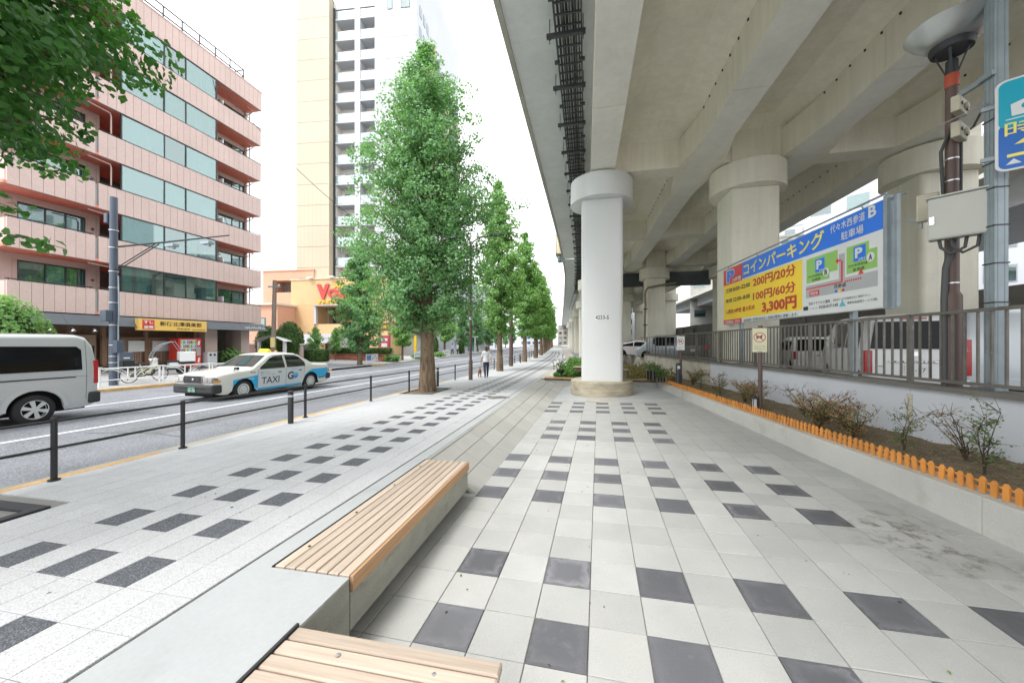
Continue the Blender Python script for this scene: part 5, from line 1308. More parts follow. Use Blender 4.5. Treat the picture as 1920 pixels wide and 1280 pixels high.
part('control_box', B(-.16,.16,-.34,-.13,2.55,3.0), K['pole_blue'], up, bevel=.02); part('control_box', B(.13,.36,-.12,.12,1.3,1.3001+.5), K['pole_blue'], up, bevel=.02)
part('siren_box', B(-.32,-.13,-.14,.14,6.5,6.9), K['pole_blue'], up, bevel=.03)
m = MB(); [m.lathe([(.147,z),(.147,z+.03)], 16) for z in (.9,1.15,1.6,2.4,3.3,3.9,4.55,5.5,6.2)]; part('steel_band', m, K['alu'], up)
m = MB().tube([(.16,.05,.0),(.16,.05,2.4),(.2,.05,2.9),(.16,.05,4.4)], .025, 6); part('conduit', m, K['galv'], up)
wp = thing('utility_pole', 'weathered wooden utility pole between the pink building and the clipped shrub', 'utility pole', (-21.9,21.5,z_far(-21.9,21.5)), 0)
part('pole', MB().tube([(0,0,0),(.05,.1,6.2)], [.17,.13], 12), M('weathered_wood', (.20,.16,.13), .85, var=.2, stretch=(3,3,.3), vs=3), wp, 45)
part('sign_band', MB().lathe([(.175,1.4),(.172,2.1)], 14), M('band_yellow', (.6,.5,.2), .6), wp); m = MB().box(-.5,.5,.05,.12,5.7,5.8); part('cross_arm', m, K['galv'], wp)
m = MB(); [m.lathe([(.03,0),(.05,.04),(.03,.1)], 8, (x,.08,5.8)) for x in (-.42,0,.42)]; part('insulator', m, K['white'], wp)
# white guard railing
K['rail_white'] = M('rail_white', (.74,.76,.76), .4, var=.05, vs=3, stain=(.5,.48,.44), stain_s=4, stain_lo=.68)
gp = MB(); gp.tube([(0,-1,.72),(0,1,.72)], .03, 6); gp.tube([(0,-1,.27),(0,1,.27)], .022, 6)
for s in (-1, 1):
    gp.tube([(0,s*.98,.0),(0,s*.98,.75)], .035, 8); gp.tube([(0,s*.12,.27),(0,s*.12,.72)], .026, 6)
    gp.tube([(0,s*.12,.30),(0,s*.30,.52),(0,s*.55,.66),(0,s*.92,.70)], .016, 5); gp.tube([(0,s*.12,.50),(0,s*.28,.62),(0,s*.5,.70)], .014, 5)
    gp.tube([(0,s*.9,.60),(0,s*.75,.66),(0,s*.55,.70)], .012, 5)
gm = gp.mesh('rail_panel', K['rail_white'], 50)
GL = ['white guard railing panel in front of the bicycle','white guard railing panel in front of the delivery tricycle','white guard railing panel just left of the taxi bonnet','white guard railing panel behind the taxi bonnet']
GY = [9.0,11.1,13.2,15.3,17.4]; 
for i, y in enumerate(GY):
    t = thing('guard_railing', 'white guard railing panel behind the rear of the silver van' if i == 0 else GL[i-1], 'guard railing', (-18.15,y,z_far(-18.15,y))); part('rail_panel', gm, None, t)
    part('post_cap', MB().box(-.06,.06,-1.04,-.92,.74,.78), K['rail_white'], t)
def guard_panel(x, y, w, label, art):
    t = thing('street_guard', label, 'guard rail', (x,y,z_far(x,y)))
    part('frame', MB().tube([(0,-w/2,0),(0,-w/2,.85),(0,w/2,.85),(0,w/2,0)], .03, 6).tube([(0,-w/2,.3),(0,w/2,.3)], .03, 6), K['rail_white'], t)
    part('panel', B(-.01,.01,-w/2+.05,w/2-.05,.34,.8), M('panel_art_%s' % art, (.72,.74,.76) if art != 'a' else (.6,.66,.72), .5), t)
    if art == 'a':
        part('painted_patch', B(.0105,.013,-w/2+.06,-.15,.36,.78), M('art_blue', (.1,.22,.55), .5), t); m = MB(); [m.box(.0105,.0135,.0+.2*i,.12+.2*i,.42+.1*(i%3),.55+.1*(i%3)) for i in range(4)]; part('painted_patch', m, M('art_red', (.5,.12,.12), .5), t)
    else:
        m = MB(); [m.box(.0105,.0135,-w/2+.2+.3*i,-w/2+.36+.3*i,.45+.06*(i%2),.66) for i in range(int(w/.3)-1)]; part('painted_patch', m, K['galv'], t)
guard_panel(-18.0, 27.6, 1.7, 'white street panel with blue and red artwork at the foot of the conical street tree', 'a')
guard_panel(-18.1, 36.6, 2.2, 'white street panel with grey drawing left of the tallest ginkgo trunk', 'b')
guard_panel(-18.3, 45.0, 2.2, 'white street panel right of the tallest ginkgo trunk', 'c')
guard_panel(-18.9+bend(60), 60, 2.2, 'white street panel behind the dark lamp post', 'd')
ps = thing('pole_sign', 'brown upright restaurant sign with a red menu board by the entrance', 'sign', (-21.6,35.4,-1.85), R(15))
part('post', B(-.65,-.55,0,.1,0,4.2), K['timber'], ps); part('post', B(.55,.65,0,.1,0,4.2), K['timber'], ps)
part('board', B(-.54,.54,-.02,.1,3.0,3.9), K['timber'], ps); part('menu_board', B(-.54,.54,-.02,.1,.4,2.5), M('menu_red', (.6,.06,.1), .5), ps)
part('white_mark', B(-.35,.35,-.028,-.0205,1.9,2.2).box(-.3,.3,-.028,-.0205,1.25,1.65).box(-.35,.2,-.028,-.0205,.7,1.0), K['white'], ps); part('yellow_mark', B(-.42,.42,-.028,-.0205,3.3,3.6), K['yellow_letter'], ps)
pb2 = thing('white_booth', 'white frame booth on the far pavement beside the dark lamp post', 'booth', (-20.2,58,-2.0), R(0))
for x in (0,1.7): part('post', B(x,x+.15,0,.15,0,2.7), K['white'], pb2)
part('roof', B(-.1,2.0,-.1,1.2,2.7,2.85), K['white'], pb2); part('back_panel', B(.15,1.7,.9,.95,.3,2.6), K['pane_tint'], pb2)
oc_ = thing('overhead_cable', 'thin overhead cable slanting from the pink roof towards the tall ginkgo', 'cable', (-24.4,19.4,17.6))
part('cable', MB().tube([(5.6*t_,13.4*t_*.6+.0,-7.6*t_-1.1*math.sin(math.pi*t_)*.6) for t_ in [i/14 for i in range(15)]], .022, 5), K['black'], oc_)
# vending machine
vm = thing('vending_machine', 'red drinks vending machine against the timber shopfront', 'vending machine', (-24.3,17.15,z_far(-26,18)+.03), R(90)); vm.scale = (1.15,1,1)
K['vend_red'] = M('vend_red', (.62,.05,.035), .35, var=.05)
part('cabinet', B(0,1.15,0,.75,.06,1.85), K['vend_red'], vm, bevel=.02)
part('display_window', B(.1,.88,-.012,-.002,.98,1.76), M('vend_display', (.55,.66,.68), .2), vm)
cl_ = [(.7,.12,.1),(.1,.35,.6),(.75,.7,.6),(.12,.45,.25),(.8,.6,.1),(.25,.15,.1)]
for j in range(3):
    for c in range(8):
        nm = 'vend_can_%s' % 'abcdef'[(c*5+j*2) % 6]
        mt = bpy.data.materials.get(nm) or M(nm, cl_[(c*5+j*2) % 6], .4); part('drink_can', MB().lathe([(.03,0),(.03,.14),(.022,.17)], 8), mt, vm, loc=(.16+.094*c,-.03,1.02+.25*j))
    part('button_row', B(.12,.86,-.02,-.013,.965+.25*j,.985+.25*j), K['white'], vm)
part('coin_panel', B(.9,1.1,-.012,-.002,.75,1.3), K['alu'], vm); part('takeout_flap', B(.15,.8,-.012,-.002,.25,.48), K['dark_steel'], vm)
part('white_mark', MB().prism([(.95,.3),(1.05,.32),(1.08,.62),(.98,.6)],-.006,-.001,'xz').prism([(.94,1.4),(1.06,1.42),(1.08,1.7),(.97,1.68)],-.006,-.001,'xz').prism([(.2,.66),(.7,.58),(.72,.66),(.25,.74)],-.006,-.001,'xz'), K['white'], vm)
bn = thing('waste_bin', 'pale round-holed drinks recycling bin beside the vending machine', 'bin', (-24.1,18.72,z_far(-26,19)+.03), R(90))
part('body', B(0,.62,0,.45,0,.95), M('bin_grey', (.55,.57,.58), .5), bn, bevel=.03)
for x in (.18,.44): part('hole', MB().lathe([(.0001,0),(.075,0)], 14, (x,-.004,.78), 'y'), K['black'], bn)
# bicycle
def wheel_mb(r, n=26, t=.018):
    m = MB()
    for k in range(n):
        a, b = 6.2832*k/n, 6.2832*(k+1)/n
        m.tube([(r*math.cos(a),0,r*math.sin(a)),(r*math.cos(b),0,r*math.sin(b))], t, 5, caps=False)
    return m
by = thing('bicycle', 'pale yellow bicycle leaning behind the white guard railing', 'bicycle', (-19.0,12.1,z_far(-19,12.1)), R(90))
for x in (-.56,.56):
    w_ = part('wheel', wheel_mb(.32), K['rubber'], by, 60, loc=(x,0,.33)); m = MB()
    for k in range(12): a = 6.2832*k/12; m.tube([(0,.02*(-1)**k,0),(.3*math.cos(a),0,.3*math.sin(a))], .003, 3)
    m.lathe([(.03,-.04),(.03,.04)], 8, (0,0,0), 'y'); part('spokes', m, K['alu'], w_)
K['bike'] = M('bike_cream', (.68,.66,.42), .35)
fm_ = MB(); [fm_.tube(p, .02, 7) for p in ([(.56,0,.33),(.42,0,.85)], [(.44,0,.78),(-.05,0,.3)], [(.45,0,.7),(.1,0,.35),(-.16,0,.62)], [(-.05,0,.3),(-.2,0,.8)], [(-.05,0,.3),(-.56,0,.33),(-.18,0,.7)])]
part('frame', fm_, K['bike'], by, 50); part('handlebar', MB().tube([(.30,-.27,.98),(.42,-.1,.97),(.42,.1,.97),(.30,.27,.98)], .013, 6), K['chrome'], by)
part('saddle', MB().ball((-.22,0,.85), 1, 10, 6, (.14,.09,.05)), K['black'], by, 60); part('chain_guard', B(-.5,.05,.035,.06,.24,.38), K['black'], by); part('mudguard', MB().tube([(-.56+.36*math.cos(a),0,.33+.36*math.sin(a)) for a in [R(20+12*i) for i in range(13)]], .015, 5), K['black'], by)
m = MB(); [m.box(-.86,-.48,-.17+.34*k,-.16+.34*k,.72,.95) for k in (0,1)]; [m.box(-.86+.38*k,-.85+.38*k,-.17,.17,.72,.95) for k in (0,1)]; m.box(-.86,-.48,-.17,.17,.71,.725); part('basket', m, K['dark_steel'], by)
# delivery tricycle with canopy
K['moped'] = M('moped_white', (.6,.62,.62), .3, coat=.5)
mo = thing('delivery_tricycle', 'pale delivery tricycle with curved windscreen canopy and white rear box', 'tricycle', (-21.6,14.75,z_far(-21.6,14.75)), R(-112)); mo.scale = (.92,)*3
part('front_wheel', wheel_mb(.2,20,.05), K['rubber'], mo, 60, loc=(.75,0,.25))
for s in (-.25,.25): part('rear_wheel', MB().lathe([(.2,-.05),(.22,-.04),(.22,.04),(.2,.05)], 18, (0,0,0), 'y'), K['rubber'], mo, 40, loc=(-.62,s,.22))
part('leg_shield', MB().prism([(.55,.3),(.72,.5),(.62,1.0),(.5,1.02),(.42,.4)], -.27,.27,'xz'), K['moped'], mo, bevel=.04); part('floor_pan', B(-.3,.5,-.2,.2,.27,.36), K['dark_steel'], mo, bevel=.02)
part('seat', MB().box(-.45,.05,-.17,.17,.68,.8), K['black'], mo, bevel=.04); part('seat_base', B(-.5,.0,-.22,.22,.36,.68), K['moped'], mo, bevel=.05)
part('rear_box', B(-1.15,-.45,-.3,.3,.72,1.3), K['white'], mo, bevel=.03); part('rear_rack', B(-1.1,-.4,-.25,.25,.6,.7), K['dark_steel'], mo)
m = MB().grid(lambda u, v: (.72-.95*u**1.6, v, .95+.95*math.sin(u*1.45)), [i/10 for i in range(11)], [-.3,0,.3]); part('windscreen', m, M_glass('canopy_glass', (.8,.85,.86), .15, .05, (.5,.55,.56), .2), mo)
for s in (-.31,.31): part('canopy_frame', MB().tube([(.72-.95*u**1.6, s, .95+.95*math.sin(u*1.45)) for u in [i/10 for i in range(11)]]+[(-.55,s,1.3)], .016, 6), K['galv'], mo)
part('handlebar', MB().tube([(.4,-.35,1.05),(.48,0,1.0),(.4,.35,1.05)], .02, 6), K['black'], mo); part('headlight', MB().ball((.7,0,.85),.09,10,6), K['chrome'], mo, 60)
for s in (-.42,.42): part('mirror', MB().tube([(.42,s*.8,1.05),(.45,s,1.25)], .01, 5).ball((.45,s,1.28), 1, 8, 5, (.02,.07,.05)), K['black'], mo)
# grey bicycle crate/box on the pole
gb = thing('delivery_crate', 'slate grey delivery box on a parked bicycle by the slate-blue pole', 'box', (-19.9,11.75,z_far(-19.9,11.5)+.78), R(90))
part('box', B(0,.5,0,.45,0,.48), M('crate_slate', (.09,.11,.15), .6), gb, bevel=.02); part('label_strip', B(.14,.36,-.004,-.001,.2,.25), K['white'], gb); part('rack', B(.05,.45,.05,.4,-.06,-.005), K['dark_steel'], gb)
part('carrier_stand', MB().tube([(.1,.2,-.78),(.1,.2,-.06)], .02, 6).tube([(.4,.2,-.78),(.4,.2,-.06)], .02, 6), K['dark_steel'], gb)
# ================================================================= PLAZA SIDE: SIGNS, LAMP, POSTS
K['s_blue'] = M('print_blue', (.01,.18,.80), .35, var=.05, vs=1)
K['s_yellow'] = M('print_yellow', (.92,.66,.04), .4, var=.04, vs=1)
K['s_red'] = M('print_red', (.68,.04,.055), .4, var=.04)
K['s_white'] = M('print_white', (.70,.73,.73), .4, var=.03, vs=1)
K['s_green'] = M('print_green', (.28,.55,.13), .4, var=.03)
K['s_grey'] = M('print_grey', (.42,.44,.45), .4, var=.03)
K['s_ink'] = M('print_ink', (.03,.035,.05), .4)
K['s_letter_y'] = M('print_letter_yellow', (.88,.76,.16), .4)
K['s_dred'] = M('print_dark_red', (.50,.05,.035), .4)
K['s_cyan'] = M('print_cyan', (.1,.5,.6), .4)
ps = thing('parking_sign', 'big blue, yellow and white coin parking signboard with prices and a map', 'sign', (5.413,15.676,.66), math.atan2(-7.289,.37))
ps.location = (5.196,15.05,.634); ps.scale = (.96,)*3
SWd, SH = 7.3, 2.16
def F(fr): return SH*(1-fr)
part('backing', B(0,SWd,.0,.09,0,SH), K['alu'], ps)
part('sheet', B(.02,SWd-.02,-.006,-.001,.02,SH-.02), K['s_white'], ps)
def flat(name, x0, x1, z0, z1, lay, mat): return part(name, B(x0,x1,-.006-.003*lay,-.0065-.003*(lay-1)+.0005,z0,z1), K[mat], ps)
flat('blue_band', 1.54, SWd-.02, F(.272), SH-.02, 1, 's_blue'); flat('red_field', .02, 1.54, F(.29), SH-.02, 1, 's_red')
flat('yellow_field', .02, 4.83, F(.915), F(.292), 1, 's_yellow'); flat('red_box', .02, 1.5, .02, F(.917), 1, 's_red')
def tx(s, x, fr, w, h, mat, bold=.0, lay=3, align='LEFT'): return lettering(s, K[mat], ps, (x,-.006-.003*lay,F(fr)), height=h, width=w, bold=bold, align=align)
tx('P', .28, .262, .72, .50, 's_white', .07); tx('P', .33, .25, .62, .44, 's_blue', .05, 4); tx('24時間', .78, .275, .68, .16, 's_white', .02, 4)
tx('コインパーキング', 1.66, .235, 4.0, .42, 's_letter_y', .02)
tx('代々木西参道', 5.86, .125, 1.0, .19, 's_white', .008); tx('B', 6.94, .125, .2, .24, 's_white', .03); tx('駐車場', 6.2, .245, .62, .19, 's_white', .008)
tx('昼間', .22, .435, .55, .15, 's_ink', .01); tx('8:00~22:00', .85, .435, 1.25, .15, 's_ink', .02)
tx('夜間', .22, .615, .55, .15, 's_ink', .01); tx('22:00~8:00', .85, .615, 1.25, .15, 's_ink', .02)
tx('入庫後24時間', .22, .815, 1.25, .17, 's_dred', .015); tx('最大料金', 1.58, .815, .85, .18, 's_dred', .015)
tx('200円/20分', 2.3, .465, 2.28, .33, 's_dred', .03); tx('100円/60分', 2.3, .68, 2.28, .32, 's_dred', .03); tx('3,300円', 2.85, .90, 1.75, .40, 's_dred', .045)
tx('不正駐車監視・記録中', .12, .985, 1.25, .11, 's_white', .015); tx('違法駐車・駐車料金未払い車輌は警察に通報します。', 1.66, .985, 3.0, .10, 's_ink')
flat('map_road', 4.98, 7.16, F(.785), F(.64), 1, 's_grey'); flat('map_road', 6.12, 6.30, F(.638), F(.38), 1, 's_grey')
def poly(name, pts, lay, mat): return part(name, MB().prism(pts, -.006-.003*lay, -.0065-.003*(lay-1)+.0005, 'xz'), K[mat], ps)
poly('map_lot', [(5.0,F(.61)),(5.82,F(.61)),(5.82,F(.54)),(6.08,F(.54)),(6.08,F(.32)),(5.0,F(.32))], 1, 's_green')
poly('map_lot', [(6.35,F(.61)),(7.15,F(.61)),(7.15,F(.42)),(6.95,F(.42)),(6.95,F(.335)),(6.35,F(.335))], 1, 's_green')
for a, l in ((5.34,'B'),(6.55,'A')):
    flat('map_p_sign', a, a+.32, F(.505), F(.355), 2, 's_blue'); tx('P', a+.05, .475, .2, .22, 's_white', .04, 4); tx('24H', a+.14, .50, .17, .045, 's_white', .01, 4)
for x, l, fr in ((5.72,'B',.53),(7.0,'A',.50)):
    part('map_dot', MB().lathe([(.0001,0),(.10,0),(.10,.003),(.0001,.003)], 20, (x,-.017,F(fr)), 'y'), K['s_white'], ps); tx(l, x-.045, fr+.03, .09, .13, 's_ink', .03, 5)
for x in (5.08,6.40): tx('代々木西参道', x, .555, .52, .07, 's_ink', 0); tx('駐車場', x+.14, .60, .3, .07, 's_ink', 0)
flat('route_line', 4.98, 6.24, F(.685), F(.67), 2, 's_red'); flat('route_line', 6.19, 6.24, F(.668), F(.455), 2, 's_red'); flat('route_line', 6.09, 6.188, F(.455), F(.435), 2, 's_red')
poly('arrow', [(6.02,F(.445)),(6.1,F(.475)),(6.1,F(.415))], 3, 's_red'); poly('arrow', [(6.68,F(.64)),(6.82,F(.64)),(6.75,F(.585))], 3, 's_red')
for i in range(8): flat('route_dash', 6.3+.06*i, 6.335+.06*i, F(.69), F(.672), 2, 's_red')
flat('here_box', 5.12, 5.48, F(.77), F(.71), 2, 's_red'); tx('現在地', 5.16, .762, .28, .09, 's_white', .01, 4); tx('西参道', 5.98, .735, .36, .10, 's_ink', .005)
for i, c in enumerate(('s_blue','s_yellow','s_red')): part('map_dot', MB().lathe([(.0001,0),(.035,0),(.035,.002),(.0001,.002)], 12, (6.04+.11*i,-.015,F(.765)), 'y'), K[c], ps)
tx('緊急トラブルの連絡', 5.1, .875, .75, .075, 's_ink'); tx('緊急時には下記管理会社に連絡下さい。', 5.95, .87, 1.05, .05, 's_ink')
tx('コールセンター', 5.12, .925, .34, .04, 's_ink'); tx('0120-017-145', 5.48, .93, .62, .075, 's_ink', .01); poly('logo', [(6.14,F(.935)),(6.32,F(.935)),(6.23,F(.87))], 3, 's_cyan'); tx('首都高速道路サービス(株)', 6.38, .925, .78, .065, 's_ink')
part('freephone_mark', B(4.88,5.06,-.012,-.0065,F(.93),F(.885)), K['s_ink'], ps)
m = MB().tube([(-.5,-.05,SH+.06),(SWd+.12,-.05,SH+.06)], .022, 6); m.tube([(SWd+.06,.04,SH-.05),(SWd+.06,.3,SH+.08)], .04, 6); part('lighting_bar', m, K['galv'], ps)
for x in (.5,2.6,4.7,6.8): part('bracket', MB().tube([(x,.05,SH-.1),(x,-.05,SH+.06)], .014, 5), K['galv'], ps)
for x in (1.1,6.3): part('support', B(x-.05,x+.05,.12,.22,-1.75,SH), K['galv'], ps); 
m = MB(); [m.box(.1,7.2,.092,.12,z,z+.05) for z in (.2,1.0,1.9)]; part('cross_bar', m, K['galv'], ps)
part('side_frame', B(SWd+.002,SWd+.08,-.02,.14,-.02,SH+.04), K['galv'], ps); part('side_post', B(SWd+.14,SWd+.20,.06,.12,.0,SH+.02), K['galv'], ps)
# lamp with dish on a brown pole
dl = thing('dish_lamp_post', 'brown lamp post with a wide upturned metal dish and clamped junction boxes', 'lamp post', (5.80,7.08,-.82))
part('pole', MB().tube([(0,0,0),(0,0,1.55),(0,0,1.62),(0,0,3.0),(0,0,5.05)], [.115,.115,.082,.080,.072], 18), K['brown_pole'], dl, 35)
part('red_band', MB().lathe([(.079,4.92),(.082,4.93),(.082,5.12),(.079,5.13)], 18), M('band_red', (.42,.07,.03), .5), dl, 35)
part('socket', MB().lathe([(.06,5.05),(.07,5.1),(.07,5.35),(.04,5.38)], 16), K['dark_steel'], dl, 35)
for k in range(4):
    a = R(45+90*k); part('strut', MB().beam((.06*math.cos(a),.06*math.sin(a),5.14),(.2*math.cos(a),.2*math.sin(a),5.56),.03,.02), K['dark_steel'], dl)
part('lamp_ring', MB().lathe([(.16,5.52),(.235,5.5),(.255,5.56),(.25,5.62),(.12,5.6)], 28), K['dark_steel'], dl, 35)
part('dish', MB().lathe([(.24,5.60),(.34,5.68),(.45,5.79),(.525,5.90),(.535,5.91),(.52,5.922),(.43,5.82),(.3,5.70),(.2,5.68)], 48), M('dish_metal', (.5,.53,.53), .3, .75, var=.12, vs=3), dl, 50)
m = MB(); [m.lathe([(.084 if z < 3 else .08,z),(.084 if z < 3 else .08,z+.02)], 18) for z in (1.75,2.9,3.4,3.75)]; part('steel_band', m, K['alu'], dl)
for k, z in enumerate((4.12,4.52)):
    m = MB().box(-.30,.06,-.15,-.05,z-.12,z+.12); m.lathe([(.05,-.19),(.055,-.15)], 12, (-.06,0,z), 'y'); part('junction_box', m, M('box_ivory', (.5,.47,.36), .5) if k == 0 else bpy.data.materials['box_ivory'], dl, bevel=.015, rot=(0,0,R(38)))
    part('box_lug', MB().lathe([(.0001,-.165),(.028,-.165),(.028,-.15)], 10, (-.22,0,z), 'y').lathe([(.0001,-.17),(.06,-.17),(.06,-.15)], 14, (.0,0,z), 'y'), K['black'], dl, rot=(0,0,R(38)))
m = MB()
m.tube([(-.11,-.02,0),(-.12,-.02,1.5),(-.10,-.02,2.0),(-.02,-.11,2.6)], .04, 7); m.tube([(-.1,.02,3.2),(-.13,.02,3.9),(-.06,-.1,4.3)], .022, 6); m.tube([(.1,-.02,3.2),(.12,0,3.9),(.05,-.08,4.1)], .02, 6); m.tube([(.09,.0,4.1),(.28,.0,4.25),(.36,-.05,4.5)], .016, 6)
part('conduit', m, M('conduit_grey', (.07,.075,.075), .5), dl, 60)
eb = thing('electric_box', 'pale grey-green electric box strapped to the brown lamp pole', 'electric box', (5.78,6.91,1.62), R(-42))
part('cabinet', B(-.33,.33,-.2,.0,0,.66), K['grey_box'], eb, bevel=.012); part('door', B(-.31,.31,-.212,-.202,.02,.64), K['grey_box'], eb); part('handle', B(-.31,-.26,-.235,-.213,.24,.36), K['chrome'], eb); part('hood', B(-.35,.35,-.24,.0,.662,.685), K['grey_box'], eb)
m = MB(); [m.tube([(x,-.08,.02),(x+.02,-.1,-.12),(x+.12,-.1,-.24),(x+.26,-.1,-.16),(x+.28,-.08,.02)], .022, 7) for x in (-.22,-.10)]; part('cable_loop', m, bpy.data.materials['conduit_grey'], eb, 60)
mb_ = thing('meter_box', 'small ivory meter box beside the electric box', 'electric box', (5.86,7.35,2.05), R(-42))
part('cabinet', B(-.26,.0,-.12,.0,0,.46), bpy.data.materials['box_ivory'], mb_, bevel=.02); part('pipe', MB().tube([(-.2,-.05,-.1),(-.2,-.05,.0),(-.4,-.05,.12)], .02, 6), K['galv'], mb_)
# square steel post and blue parking guide sign
sp = thing('steel_post', 'tall square galvanised steel post with straps at the right edge', 'post', (5.90,6.56,-.82), 0)
part('post', B(-.08,.08,-.08,.08,0,6.6), K['galv'], sp, bevel=.012)
m = MB(); [m.box(-.084,-.0805,y,y+.012,0,6.6) for y in (-.06,-.01,.05)]; [m.box(x,x+.012,-.084,-.0805,0,6.6) for x in (-.05,.03)]; part('rib', m, K['galv'], sp)
[part('strap', B(-.088,.088,-.088,.088,z,z+.018), K['black'], sp) for z in (1.38,1.95,2.5,3.05,3.42,4.05)]
m = MB().beam((-.08,.1,4.72),(-.09,.42,4.72),.05,.07); m.beam((-.11,-.1,4.72),(-.11,.1,4.72),.05,.07); part('brace', m, K['galv'], sp)
m = MB().tube([(-.5,.3,4.2),(1.2,-.9,4.7),(4,-3,5.5)], .008, 5); part('stay_wire', m, K['alu'], sp)
bs2 = thing('parking_guide_sign', 'blue and turquoise rounded guide sign with car symbol at the right edge', 'sign', (5.69,6.34,2.38), R(-34)); bs2.scale = (1,1,.91)
K['g_blue'] = M('guide_blue', (.005,.13,.50), .3, var=.03); K['g_turq'] = M('guide_turquoise', (.0,.36,.50), .3, var=.03)
def rrect(x0, x1, z0, z1, r, n=5):
    p = []
    for cx_, cz, a0 in ((x1-r,z0+r,-90),(x1-r,z1-r,0),(x0+r,z1-r,90),(x0+r,z0+r,180)):
        p += [(cx_+r*math.cos(R(a0+90*k/n)), cz+r*math.sin(R(a0+90*k/n))) for k in range(n+1)]
    return p
part('plate', MB().prism(rrect(0,1.1,0,1.4,.1), -.0,.012,'xz'), K['alu'], bs2); part('rim', MB().prism(rrect(.0,1.1,0,1.4,.1), -.003,-.0005,'xz'), K['s_white'], bs2)
part('blue_field', MB().prism(rrect(.03,1.07,.03,.72,.08), -.007,-.0035,'xz'), K['g_blue'], bs2); part('turquoise_field', MB().prism(rrect(.03,1.07,.66,1.37,.08), -.010,-.0075,'xz'), K['g_turq'], bs2)
def bt(s, x, z, w, h, mat, b=0): return lettering(s, K[mat], bs2, (x,-.0135,z), height=h, width=w, bold=b)
bt('時間貸', .08, .50, .98, .24, 's_letter_y'); bt('首都高速道路', .26, .09, .6, .07, 's_white')
part('arrow', MB().prism([(.10,.20),(.36,.20),(.36,.38),(.44,.38),(.30,.50),(.16,.38),(.24,.38),(.24,.245),(.10,.245)], -.0135,-.0075,'xz'), K['s_letter_y'], bs2)
part('logo', MB().prism([(.09,.09),(.22,.09),(.155,.17)], -.0135,-.0075,'xz'), K['s_white'], bs2)
m = MB(); m.prism([(.14,.82),(.95,.82),(.98,.95),(.92,1.04),(.80,1.20),(.36,1.20),(.24,1.04),(.13,1.0)], -.014,-.0105,'xz'); part('car_symbol', m, K['s_white'], bs2)
m = MB(); m.prism([(.30,1.04),(.39,1.16),(.76,1.16),(.85,1.04)], -.017,-.0145,'xz'); [m.lathe([(.0001,0),(.045,0),(.045,.002),(.0001,.002)], 14, (x,-.0165,.94), 'y') for x in (.26,.83)]; part('car_symbol_glass', m, K['g_turq'], bs2)
part('ground_line', B(.09,.98,-.0135,-.0105,.77,.785), K['s_white'], bs2)
for z in (.22,1.02): part('clamp', B(-.12,.12,.014,.06,z,z+.06), K['galv'], bs2)
# no-dog-mess signs on brown posts
K['sign_cream'] = M('sign_cream', (.62,.60,.42), .5, var=.05)
def dog_sign(loc, rz, label, fade):
    t = thing('no_dogs_sign', label, 'sign', loc, rz)
    part('post', MB().tube([(0,0,-.15),(0,0,2.06)], .048, 12), K['brown_pole'], t, 40)
    pl_ = part('plate', B(-.15,.15,-.075,-.06,1.42,2.0), K['sign_cream'] if not fade else K['s_white'], t, bevel=.008)
    ring = MB()
    for k in range(28):
        a, b = 6.2832*k/28, 6.2832*(k+1)/28; q = lambda r_, c: (r_*math.cos(c), -.079, 1.78+r_*math.sin(c)*1.0)
        ring.quad(q(.105,a), q(.122,a), q(.122,b), q(.105,b))
    ring.quad((-.088,-.079,1.855),(-.075,-.079,1.868),(.088,-.079,1.705),(.075,-.079,1.692)); part('ban_ring', ring, K['s_dred'], t)
    dg = MB().prism([(-.06,1.73),(-.045,1.73),(-.04,1.765),(.02,1.765),(.03,1.73),(.045,1.73),(.045,1.79),(.06,1.83),(.05,1.85),(.02,1.81),(-.05,1.80),(-.07,1.83)], -.0785,-.0755,'xz'); part('dog_symbol', dg, K['s_ink'], t)
    lettering('犬のフンは', K['s_ink'], t, (-.11,-.078,1.55), height=.035, width=.22); lettering('持ち帰りましょう', K['s_ink'], t, (-.11,-.078,1.49), height=.035, width=.22); lettering('渋谷区', K['s_ink'], t, (-.05,-.078,1.43), height=.025, width=.1)
dog_sign((wallx(4.57,9.65),9.65,-1.68), R(-32), 'cream no-dog sign on the nearer brown post in the planter', False)
dog_sign((wallx(4.62,15.9),15.9,-1.78), R(-18), 'faded white no-dog sign on the farther brown post', True)
ln = thing('lantern', 'small black garden lantern beside the nearer sign post', 'lantern', (wallx(4.56,9.62)-.13,9.62,-1.68))
m = MB().box(-.05,.05,-.05,.05,0,.08); [m.box(a,a+.015,b,b+.015,.08,.3) for a in (-.055,.04) for b in (-.055,.04)]; m.lathe([(.085,.3),(.08,.32),(.02,.38),(.0001,.38)], 12); part('frame', m, K['black'], ln); part('lamp_glass', B(-.035,.035,-.035,.035,.082,.298), K['s_white'], ln)
bb = thing('bollard_light', 'dark cylindrical bollard light beside the farther sign post', 'bollard', (wallx(4.5,15.8)-.02,15.75,-1.80))
part('body', MB().lathe([(.09,-.1),(.09,.86),(.085,.9),(.0001,.93)], 20), M('bollard_slate', (.04,.05,.065), .5), bb, 40); part('lens', B(-.05,.05,-.098,-.088,.68,.8), K['s_white'], bb)
